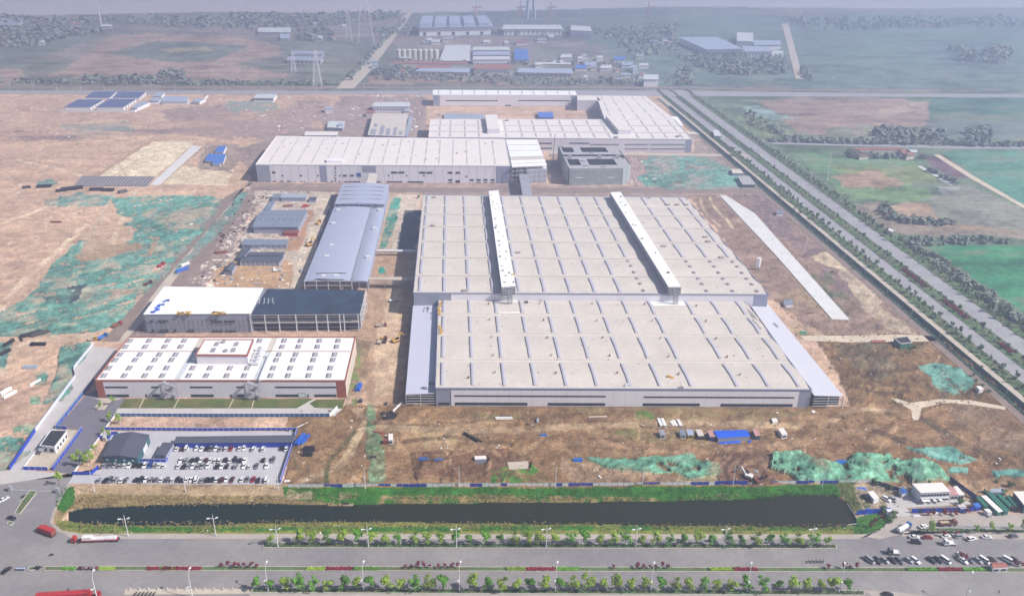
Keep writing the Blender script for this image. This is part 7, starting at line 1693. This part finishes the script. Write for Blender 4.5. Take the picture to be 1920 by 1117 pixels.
b=MB(); b.tube((-4.7,0,1.9),(2.2,0,1.9),1.15,1.15,16); part('tank',b,MT['car_white'],t,abs_=False,smooth=False)
truck(*z8(1262,232),math.radians(0),'dump_truck','rusty brown open dump truck parked on the side road','truck','car_brown',[('tipper_body','car_brown',tray(-4.3,2.3,1.1,2.3)),('sand_floor','concrete_tan',[(-4.2,2.2,-1.1,1.1,1.26,1.5)])],9.2,z=.12)
truck(*z8(1283,400),math.radians(180),'pickup_truck','small white pickup with open white bed on the side road','pickup','car_white',[('bed','car_white',tray(-2.9,.9,.9,1.5))],6.2,z=.08)
truck(*z8(805,478),math.radians(180-4),'pickup_truck','grey pickup with white bed driving above the slanted cars','pickup','car_grey',[('bed','car_white',tray(-2.8,.7,.9,1.4))],5.8,z=.08)
for i,(x,y,an,c) in enumerate(((410,402-0,1.2,'red'),(110-0,498,1.1,'red'),(0,0,0,''))):
    pass
truck(302,497,1.15,'site_truck','red truck on the dirt road left of the unfinished hall','truck','red_paint',[('bed','red_paint',tray(-3.8,1.5,1.0,2.0))],8)
truck(277,532,1.0,'site_truck','dark red truck nearer on the dirt road left of the unfinished hall','truck','car_maroon',[('bed','car_maroon',tray(-3.8,1.5,1.0,2.0))],8)
truck(219,609,1.0,'site_truck','brown truck at the lower end of the dirt road','truck','red_paint',[('bed','car_brown',tray(-3.8,1.5,1.0,2.2))],8.5)
truck(192,632,1.1,'site_truck','blue tipper truck by the head of the light concrete road','truck','car_truckblue',[('bed','roof_blue',tray(-3.8,1.5,1.0,2.2))],8.5)
truck(713,640,1.3,'site_truck','sandy dump truck in the yard between the halls','truck','yellow_paint',[('bed','concrete_tan',tray(-3.6,1.4,1.0,2.1))],8)
truck(722,638,1.5,'site_truck','dark dump truck right of the sandy one in the yard between the halls','truck','car_brown',[('bed','wall_brown',tray(-3.6,1.4,1.0,2.1))],8)
truck(715,610,.1,'site_truck','brown open truck behind the pair of dump trucks','truck','car_brown',[('bed','concrete_tan',tray(-3.6,1.4,1.0,2.0))],8)
truck(736,563,.4,'site_truck','white small truck at the shadow edge of the shaded yard','truck','car_white',[('bed','car_white',tray(-2.6,1.0,1.0,1.6))],6.5)
truck(597,418,1.35,'site_truck','red and yellow truck beside the grey warehouse','truck','red_paint',[('bed','yellow_paint',tray(-3.8,1.5,1.0,2.4))],9)
truck(520,507,.2,'site_truck','white truck standing in the bare yard before the unfinished hall','truck','car_white',[('bed','car_white',tray(-3.2,1.2,1.0,2))],7.5)
truck(173,636,.2,'site_truck','yellow truck cab beside the blue tipper truck','truck','yellow_paint',[('bed','concrete_tan',tray(-2.6,1.0,1.0,1.9))],7)
def excavator(px,py,ang,label,m='yellow_paint',s=1.0):
    p=G(px,py); r=thing('excavator',label,'excavator',(p[0],p[1],0),ang); r.scale=(s,s,s)
    for sy in(-1,1): b=MB(); b.box(-2,2,sy*1.2-.3,sy*1.2+.3,0,.9); part('track',b,MT['tyre'],r,abs_=False)
    b=MB(); b.box(-2.2,1.3,-1.4,1.4,1.0,2.1); part('engine_deck',b,MT[m],r,abs_=False)
    b=MB(); b.box(-.2,1.5,-1.4,-.3,2.1,3.1); part('cabin',b,MT['carglass'],r,abs_=False)
    b=MB(); b.bar((1.2,.3,1.8),(3.8,.3,5.2),.6); part('boom',b,MT[m],r,abs_=False); b=MB(); b.bar((3.8,.3,5.2),(6.2,.3,2.4),.45); part('dipper_arm',b,MT[m],r,abs_=False)
    b=MB(); b.add([(5.7,-.4,2.5),(6.7,-.4,2.3),(6.5,-.4,1.1),(5.4,-.4,1.4),(5.7,1,2.5),(6.7,1,2.3),(6.5,1,1.1),(5.4,1,1.4)],[(0,3,2,1),(4,5,6,7),(0,1,5,4),(1,2,6,5),(2,3,7,6),(3,0,4,7)]); part('bucket',b,MT['steel_rust'],r,abs_=False)
    return r
excavator(742,641,.6,'yellow excavator digging at the shadow edge between the halls',s=1.2); excavator(580,461,.9,'orange crawler crane with long boom beside the grey warehouse',s=1.4); excavator(1402,895,2.5,'white excavator among demolition rubble at the fence gap','rubble_white',s=1.1); excavator(1422,903,.4,'rusty wrecked excavator frame at the fence gap','steel_rust'); excavator(555,855,1.8,'dark small machine near the dark pipe frames','dark_and_shade',.9) if False else None
def moto(px,py,ang,label,rider=False,col='car_black',group='parked motorcycles and bicycles'):
    p=G(px,py); nm_='bicycle' if 'bicycle' in label else 'motorcycle'; r=thing(nm_,label,nm_,(p[0],p[1],.2 if not rider else .07),ang,None if rider else group)
    for sx in(-.65,.65): b=MB(); b.tube((sx,-.06,.32),(sx,.06,.32),.32,.32,10); part('wheel',b,MT['tyre'],r,abs_=False)
    b=MB(); b.bar((-.6,0,.55),(.5,0,.65),.28,h=.3); b.bar((-.75,0,.85),(.0,0,.8),.3,h=.12); b.bar((.65,0,.35),(.45,0,1.0),.1); b.bar((.42,-.35,1.02),(.42,.35,1.02),.06); part('frame',b,MT[col],r,abs_=False)
    return r
def person(px,py,z,ang,label,sit=False,top='cloth_dark'):
    p=G(px,py); r=thing('person',label,'person',(p[0],p[1],z),ang)
    me=bpy.data.meshes.new('body'); hip=.0 if sit else .92
    V_=[(0,0,hip),(0,0,hip+.28),(0.03,0,hip+.55),(0.05,0,hip+.66),(0.07,0,hip+.80)]
    V_+=[(.03,.2,hip+.52),(.22 if sit else .05,.27,hip+.28),(.42 if sit else .1,.25,hip+.18 if sit else hip+.02),(.03,-.2,hip+.52),(.22 if sit else .05,-.27,hip+.28),(.42 if sit else .1,-.25,hip+.18 if sit else hip+.02)]
    if sit: V_+=[(.38,.2,hip-.02),(.30,.22,hip-.5),(.38,-.2,hip-.02),(.30,-.22,hip-.5)]
    else: V_+=[(.02,.11,.48),(0,.12,.05),(-.02,-.11,.48),(.03,-.12,.05)]
    E_2=[(0,1),(1,2),(2,3),(3,4),(2,5),(5,6),(6,7),(2,8),(8,9),(9,10),(0,11),(11,12),(0,13),(13,14)]
    me.from_pydata(V_,E_2,[]); o=link('body',me,r); o.data.materials.append(MT[top]); md=o.modifiers.new('Skin','SKIN'); md.use_smooth_shade=True
    R_=[.15,.15,.17,.06,.1,.08,.05,.04,.08,.05,.04,.08,.05,.08,.05]
    for v,q in zip(me.skin_vertices[0].data,R_): v.radius=(q,q)
    me.skin_vertices[0].data[0].use_root=True
    sb=o.modifiers.new('Sub','SUBSURF'); sb.levels=1; sb.render_levels=1
    b=MB(); b.tube((.07,0,hip+.8),(.07,0,hip+.93),.11,.07,8); part('hair',b,MT['tyre'],r,abs_=False)
moto(97,1041,.3,'motorcycle ridden across the boulevard at the left',rider=True); person(97,1041,.95,.3,'dark clothed rider sitting on the motorcycle crossing the boulevard',sit=True)
moto(43,932,1.2,'motorcycle standing on the left side road',rider=False); moto(46,931,1.4,'second motorcycle on the left side road, right of the first',rider=False)
person(1872,1112,.07,1.2,'person in dark clothes walking on the lower road near the right edge') 
person(108,1053,.07,.6,'person in dark clothes standing on the boulevard near the median') if False else None
rg=random.Random(2)
for i in range(16): moto(147+i*2.4,1066+rg.uniform(-1,1),1.4+rg.gauss(0,.15),'parked motorcycle in the packed median row, '+nth(i+1)+' from the left',col=rg.choice(['car_black','car_maroon','car_silver','car_red']))
for i in range(6): moto(32+i*3.2,1067,1.2+rg.gauss(0,.08),'pale blue shared bicycle by the kerb, '+nth(i+1)+' from the left',col='roof_far_blue')
for i in range(4): moto(67+i*2.8,1065+i%2,1.2+rg.gauss(0,.2),'dark motorcycle between two hedge pieces, '+nth(i+1)+' from the left')
for i in range(6): moto(255+i*7,1114,1.3,'motorcycle in the lower left parking bay, '+nth(i+1)+' from the left')
for i in range(5): moto(*z8(70+i*32,565),1.2,'dark motorcycle on the kerb left of the red median shrubs, '+nth(i+1)+' from the left')
for i in range(12):
    p=G(245+i*17.5,1106); r=thing('bay_post','low pale post of the lower parking bay, '+nth(i+1)+' from the left','post',(*p,.12),0,'posts of the lower parking bay'); b=MB(); b.box(-.12,.12,-.12,.12,0,1.3); part('shaft',b,MT['fence_white'],r,abs_=False); b=MB(); b.box(-.2,.2,-.2,.2,1.3,1.4); part('cap',b,MT['steel_white'],r,abs_=False)
# ================================================================ LOOSE THINGS ON THE GROUND
def pipes(px,py,n,L,r_,ang,m,label,name='pipe_pile',cat='pipe pile'):
    p=G(px,py); t=thing(name,label,cat,(p[0],p[1],0),ang)
    for i in range(n):
        k=i%max(1,(n+1)//2); lay=0 if i<(n+1)//2 else 1; b=MB(); y=(k-(n/4))*2.1*r_+lay*r_; z=r_+lay*1.75*r_; dx=random.uniform(-.4,.4); b.tube((-L/2+dx,y,z),(L/2+dx,y,z),r_,r_,8); part('pipe',b,MT[m],t,abs_=False)
random.seed(9)
for x,y,n,L,r_,a,m,l in ((60,628,5,14,.7,.6,'pipe_dark','black pipe pile at the left edge, rear one'),(75,627,3,12,.7,.8,'pipe_dark','black pipe pile right beside the rear left pile'),(73,647,4,10,.6,-.05,'pipe_dark','black pipe pile lying level behind the teal net'),(16,645,3,9,.7,1.3,'pipe_dark','upright looking black pipe pile at the left edge'),(10,662,3,8,.7,1.2,'pipe_dark','lower black pipe pile at the left edge'),(40,637,2,7,.5,-.9,'pipe_dark','short pair of black pipes between two piles'),
   (130,356,8,16,.8,.3,'pipe_dark','dark pipe pile in the far row, middle left'),(143,354,7,14,.8,.3,'pipe_dark','dark pipe pile in the far row, second'),(182,357,6,14,.8,.1,'pipe_dark','dark pipe pile in the far row, third'),(203,358,7,12,.8,.0,'pipe_dark','dark pipe pile in the far row, fourth'),(84,351,7,14,.8,.15,'pipe_dark','dark pipe pile near the oval net'),(50,353,3,8,.8,.5,'pipe_dark','small dark pipe pile at the far left'),(230,361,4,9,.8,.8,'pipe_dark','dark pipe pile right of the far row'),(115,359,4,10,.7,.2,'pipe_dark','dark pipe pile at the left of the far row'),
   (106,418,3,10,.6,-.05,'steel_rust','thin brown pipe bundle on the bare earth left'),
   (882,821,2,12,.45,-.85,'pipe_dark','two long black pipes lying diagonally on the bare ground, left pair'),(888,820,1,14,.45,-.8,'pipe_dark','single long black pipe beside the diagonal pair'),
   (794,861,3,5,.4,0,'glass_blue','small stack of blue pipes, left of three'),(824,864,4,5,.4,0,'glass_blue','small stack of blue pipes, middle of three'),(850,859,3,5,.4,.05,'glass_blue','small stack of blue pipes, right of three'),(1083,864,4,5,.5,0,'glass_blue','blue pipe stack left of the long green net'),(1578,868,4,6,.5,.02,'glass_blue','blue pipe stack before the widest green net'),(1019,817,2,4,.4,0,'glass_blue','short blue pipe pair far from the others'),
   (1007,790,2,4,.45,1.35,'steel_grey','grey short pipe pair by the hall front'),(562,826,5,10,.6,1.25,'pipe_blue','bright blue pipe stack beside the car park fence'),(573,825,2,10,.4,1.3,'pipe_blue','thin blue pipe pair right of the bright blue stack'),(579,843,4,6,.6,0,'pipe_dark','dark pipe stack right of the car park, rear one'),(578,853,4,5,.6,.05,'pipe_dark','dark pipe stack right of the car park, front one'),
   (671,728,5,8,.6,1.45,'pipe_blue','blue bundle standing right of the red trimmed building'),(1280,865+0,2,8,.35,0,'steel_grey','grey pipe pair behind the right end of the long green net'),(710,812,3,7,.3,-.4,'red_paint','red steel bars beside the small white cabin'),(560,800,1,14,.25,.75,'steel_white','long thin white pipe leaning to the car park corner'),(341,508,3,12,.8,.9,'pipe_blue','bright blue and white pipe bundle between the dirt roads'),(347,497,3,8,.6,.9,'rubble_white','white pipe bundle behind the blue one'),(700,858,2,4,.4,0,'wall_brown','brown log pair on the bare ground')):
    pipes(x,y,n,L,r_,a,m,l)
pipes(945,785,4,10,.35,-.02,'rubble_white','long white pipes lying in front of the hall, left set'); pipes(1122,783,2,11,.3,-.02,'rubble_white','long white pipes lying in front of the hall, right set'); pipes(744,764,3,10,.3,1.1,'steel_white','white steel poles leaning by the left canopy','pole_bundle','poles')
pipes(10,735,5,8,.5,1.2,'steel_white','pale steel profiles stacked at the left edge','steel_stack','steel stack'); pipes(57,690,6,9,.5,.0,'roof_steel','grey blue sheet metal stack beside the short net strip','steel_stack','steel stack'); pipes(66,718,3,8,.4,1.1,'rubble_white','white bars lying left of the tall net','steel_stack','steel stack'); pipes(18,741,5,9,.45,1.1,'rubble_white','white steel profiles beside the pale ones','steel_stack','steel stack')
pipes(478,487,5,12,.5,1.2,'red_paint','red steel sections laid out in the bare yard','steel_stack','steel stack');pipes(500,488,3,9,.4,1.2,'roof_pink','pinkish steel sections right of the red ones','steel_stack','steel stack');pipes(415,475,4,9,.6,.2,'steel_rust','dark red container sized stack at the yard edge','steel_stack','steel stack');pipes(540,387,5,10,.5,.2,'steel_rust','rusty beams behind the biggest curved shed','steel_stack','steel stack');pipes(573,388,4,6,.7,.1,'red_paint','red block stack at the right of the rusty beams','steel_stack','steel stack')
for i,(x,y,sx,sy,hz,m,l) in enumerate(((668,792,3,2,1.2,'dark_and_shade','x'),(676,753,2.2,2.6,1.6,'dark_and_shade','dark generator box by the lawn corner'),(724,758,1.3,2.4,1.4,'dark_and_shade','dark upright box beside the drainage line'),(1385,824,4.5,1.4,.9,'dark_and_shade','low black heap right of the teal cabin'),(1380,806,2,1.5,.8,'wall_brown','x'),(945,781,6,1.5,.3,'dark_and_shade','dark trench cover before the hall'),(1060,766,1,1,1,'x','x'),(970,884,4,1.6,.5,'rubble_white','white sheet lying by the hoarding'),(1160,985,2,1,.2,'x','x'),(1428,905,6,1.2,.4,'rubble_white','white slab lying in the fence gap'),(538,902,3,1.5,.5,'rubble_white','white sign board at the car park corner'),(1615,917,5,3,.4,'tarp','crumpled blue tarpaulin by the pond corner'),(1627,962,3,2,2.4,'tarp','blue covered booth by the pond corner'),(1665,964,3,3,2.6,'wall_white','white gate box beside the compound entry'),(1718,968,4,1,.8,'car_white','white fallen board beside the blue wall'),(1855,969,2,1,1.2,'car_silver','small silver tricycle on the side road'),(1757,963,3,1.4,.9,'rubble_white','white box standing at the foot of the blue wall'))):
    if l=='x' or m=='x': continue
    p=G(x,y); b=MB(); b.prism([(p[0]-sx/2,p[1]-sy/2),(p[0]+sx/2,p[1]-sy/2*.9),(p[0]+sx/2*.95,p[1]+sy/2),(p[0]-sx/2*.9,p[1]+sy/2)],0,hz*.8); b.prism([(p[0]-sx/2*.8,p[1]-sy/2*.8),(p[0]+sx/2*.7,p[1]-sy/2*.8),(p[0]+sx/2*.8,p[1]+sy/2*.7),(p[0]-sx/2*.7,p[1]+sy/2*.8)],hz*.8,hz); solo('site_item',b,MT[m],l,'site item')
# parked barrier plank at right
a,c=G(1795,1037),G(1812,1052); b=MB(); b.bar((*a,1.0),(*c,1.0),1.0,h=.3); b.bar((*a,0),(*a,1),.3); b.bar((*c,0),(*c,1),.3); solo('lane_barrier',b,MT['steel_white'],'long white plank barrier standing between parked cars by the kiosk','barrier')
a,c=G(1765,985),G(2000,985.5); fence([(1783,986),(1960,987),(2100,988)],.9,['fence_white'],'low white wall along the side road on the right',4,frame=None,cat='wall',name='low_wall')
# rubble and litter: uncountable
def rubble(name,polys,dens,smin,smax,m,seed,z=0.05):
    def f(b,x,y,z_,rg):
        s=rg.uniform(smin,smax)*(rg.random()**1.6+.25); a=rg.uniform(0,3.14); c_,s_=math.cos(a),math.sin(a); l=s*rg.uniform(.8,2.2); hh=s*rg.uniform(.25,.7)
        pts=[(x+c_*u*l-s_*v*s,y+s_*u*l+c_*v*s) for u,v in((-.5,-.5),(.5,-.45),(.45,.5),(-.5,.4))]; b.prism(pts,z,z+hh,bottom=False)
    return scatter(name,polys,dens,f,m,seed)
P_front=[[(560,770),(1560,775),(1900,860),(1900,900),(1450,900),(560,905)]]; P_right=[[(1500,560),(1740,640),(1880,800),(1600,860),(1560,700)],[(1440,560),(1500,540),(1570,610),(1500,640)]]
P_left=[[(0,200),(600,190),(560,240),(450,340),(200,620),(0,640)]]; P_yard=[[(480,358),(600,360),(560,540),(380,545),(430,440)]]; P_bank=[[(120,912),(540,912),(640,938),(100,950)],[(110,985),(1600,985),(1600,1000),(150,1000)]]
rubble('white_rubble',P_front+P_right,.010,.25,.9,'rubble_white',1); rubble('grey_rubble',P_front+P_right,.014,.25,.9,'rubble_grey',2); rubble('dark_clods',P_front+P_right+P_left[:0],.006,.2,.7,'wall_brown',3); rubble('earth_clods',P_front+P_right,.07,.25,1.0,'soilheap',4)
rubble('white_rubble',P_left,.0012,.5,1.8,'rubble_white',5); rubble('dark_clods',P_left,.0012,.5,1.8,'rubble_grey',6)
rubble('yard_rubble',P_yard,.014,.4,1.8,'rubble_white',7); rubble('yard_clutter',P_yard,.02,.5,2.4,'rubble_grey',8); rubble('yard_clutter',[[(440,372),(520,360),(430,520),(360,545)]],.02,.5,2.0,'wall_brown',9)
rubble('bank_litter',P_bank,.012,.2,.7,'rubble_white',10); rubble('white_rubble',[[(1180,290),(1260,330),(1230,350),(1180,345)],[(1400,770),(1530,770),(1530,776),(1400,776)]],.02,.5,2,'rubble_white',11)
rubble('demolition_rubble',[[(1360,880),(1445,885),(1450,915),(1395,915)]],.12,.4,1.6,'rubble_grey',12); rubble('demolition_rubble',[[(1375,870),(1445,875),(1450,910),(1395,912)]],.05,.4,1.4,'steel_rust',13); rubble('roof_litter',[[(640,755-0),(700,752),(690,768),(650,770)]],.05,.3,.9,'rubble_white',14)
rubble('roadside_rubble',[[(660,180),(800,180),(800,250),(650,250)],[(480,185),(640,182),(600,240),(500,250)]],.004,1,3,'rubble_white',15)
# white stones along the track near the car park
rg=random.Random(77)
# litter on the cream roofs (small offcuts)
b=MB()
for k in range(150):
    u,v=rg.random(),rg.random(); H_=A if k%2 else B; p=H_.P(u*.98+.01,v*.98+.01); z=H_.h+H_.prof(u*.98+.01,v*.98+.01); s=rg.uniform(.15,.45)
    b.box(p[0]-s*rg.uniform(.6,1.8),p[0]+s,p[1]-s*.6,p[1]+s*.6,z,z+rg.uniform(.15,.4))
solo('roof_offcuts',b,MT['steel_rust'],kind='stuff')
for x,y,m,l,hl in ((1174,722,'steel_white','white machine on the front hall roof edge',A),(1258,708,'yellow_paint','heap of brown roof offcuts on the front hall roof',A),(985,567,'dark_and_shade','dark pump on the front hall roof near the step',A),(1278,726.5,'gutter','flat timber stack at the front edge of the front hall roof',A),(808,718,'dark_and_shade','worker tools pile at the left front roof corner',A)):
    p=G(x,y,hl.h+.5); b=MB()
    for k in range(5): q=(p[0]+rg.uniform(-1.6,1.6),p[1]+rg.uniform(-1.2,1.2)); s=rg.uniform(.4,.9); b.box(q[0]-s,q[0]+s,q[1]-s*.7,q[1]+s*.7,hl.h,hl.h+rg.uniform(.9,1.7))
    solo('roof_equipment',b,MT[m],l,'equipment')
for x,y,n_,lab in ((824,568,8,'tan insulation bundles along the upper left roof edge'),(1405,580,7,'yellow white bundles along the right roof edge'),(1415,600,6,'bundles lower along the right roof edge'),(825,612,5,'tan bundles along the middle left roof edge')):
    b=MB()
    for k in range(n_): p=G(x+(k*2.6 if x>1000 else rg.uniform(-3,3)),y+k*3,A.h+1); b.box(p[0]-.8,p[0]+.8,p[1]-.6,p[1]+.6,A.h,A.h+1.6)
    solo('insulation_bundle',b,MT['yellow_paint' if x<1000 else 'gutter_band'],lab,'bundles')
# ================================================================ HAZE
mh=bpy.data.materials.new('haze'); mh.use_nodes=True; N=mh.node_tree.nodes
for n_ in list(N):
    if n_.type!='OUTPUT_MATERIAL': N.remove(n_)
pv=N.new('ShaderNodeVolumePrincipled'); pv.inputs['Color'].default_value=HAZE_COL; pv.inputs['Density'].default_value=HAZE_DENS; pv.inputs['Anisotropy'].default_value=.5
mh.node_tree.links.new(pv.outputs[0],N['Material Output'].inputs['Volume'])
b=MB(); b.box(-20000,24000,-700,9500,-6,292); hz=link('haze',b.mesh('haze',(0,0,0),[mh])); hz['kind']='stuff'
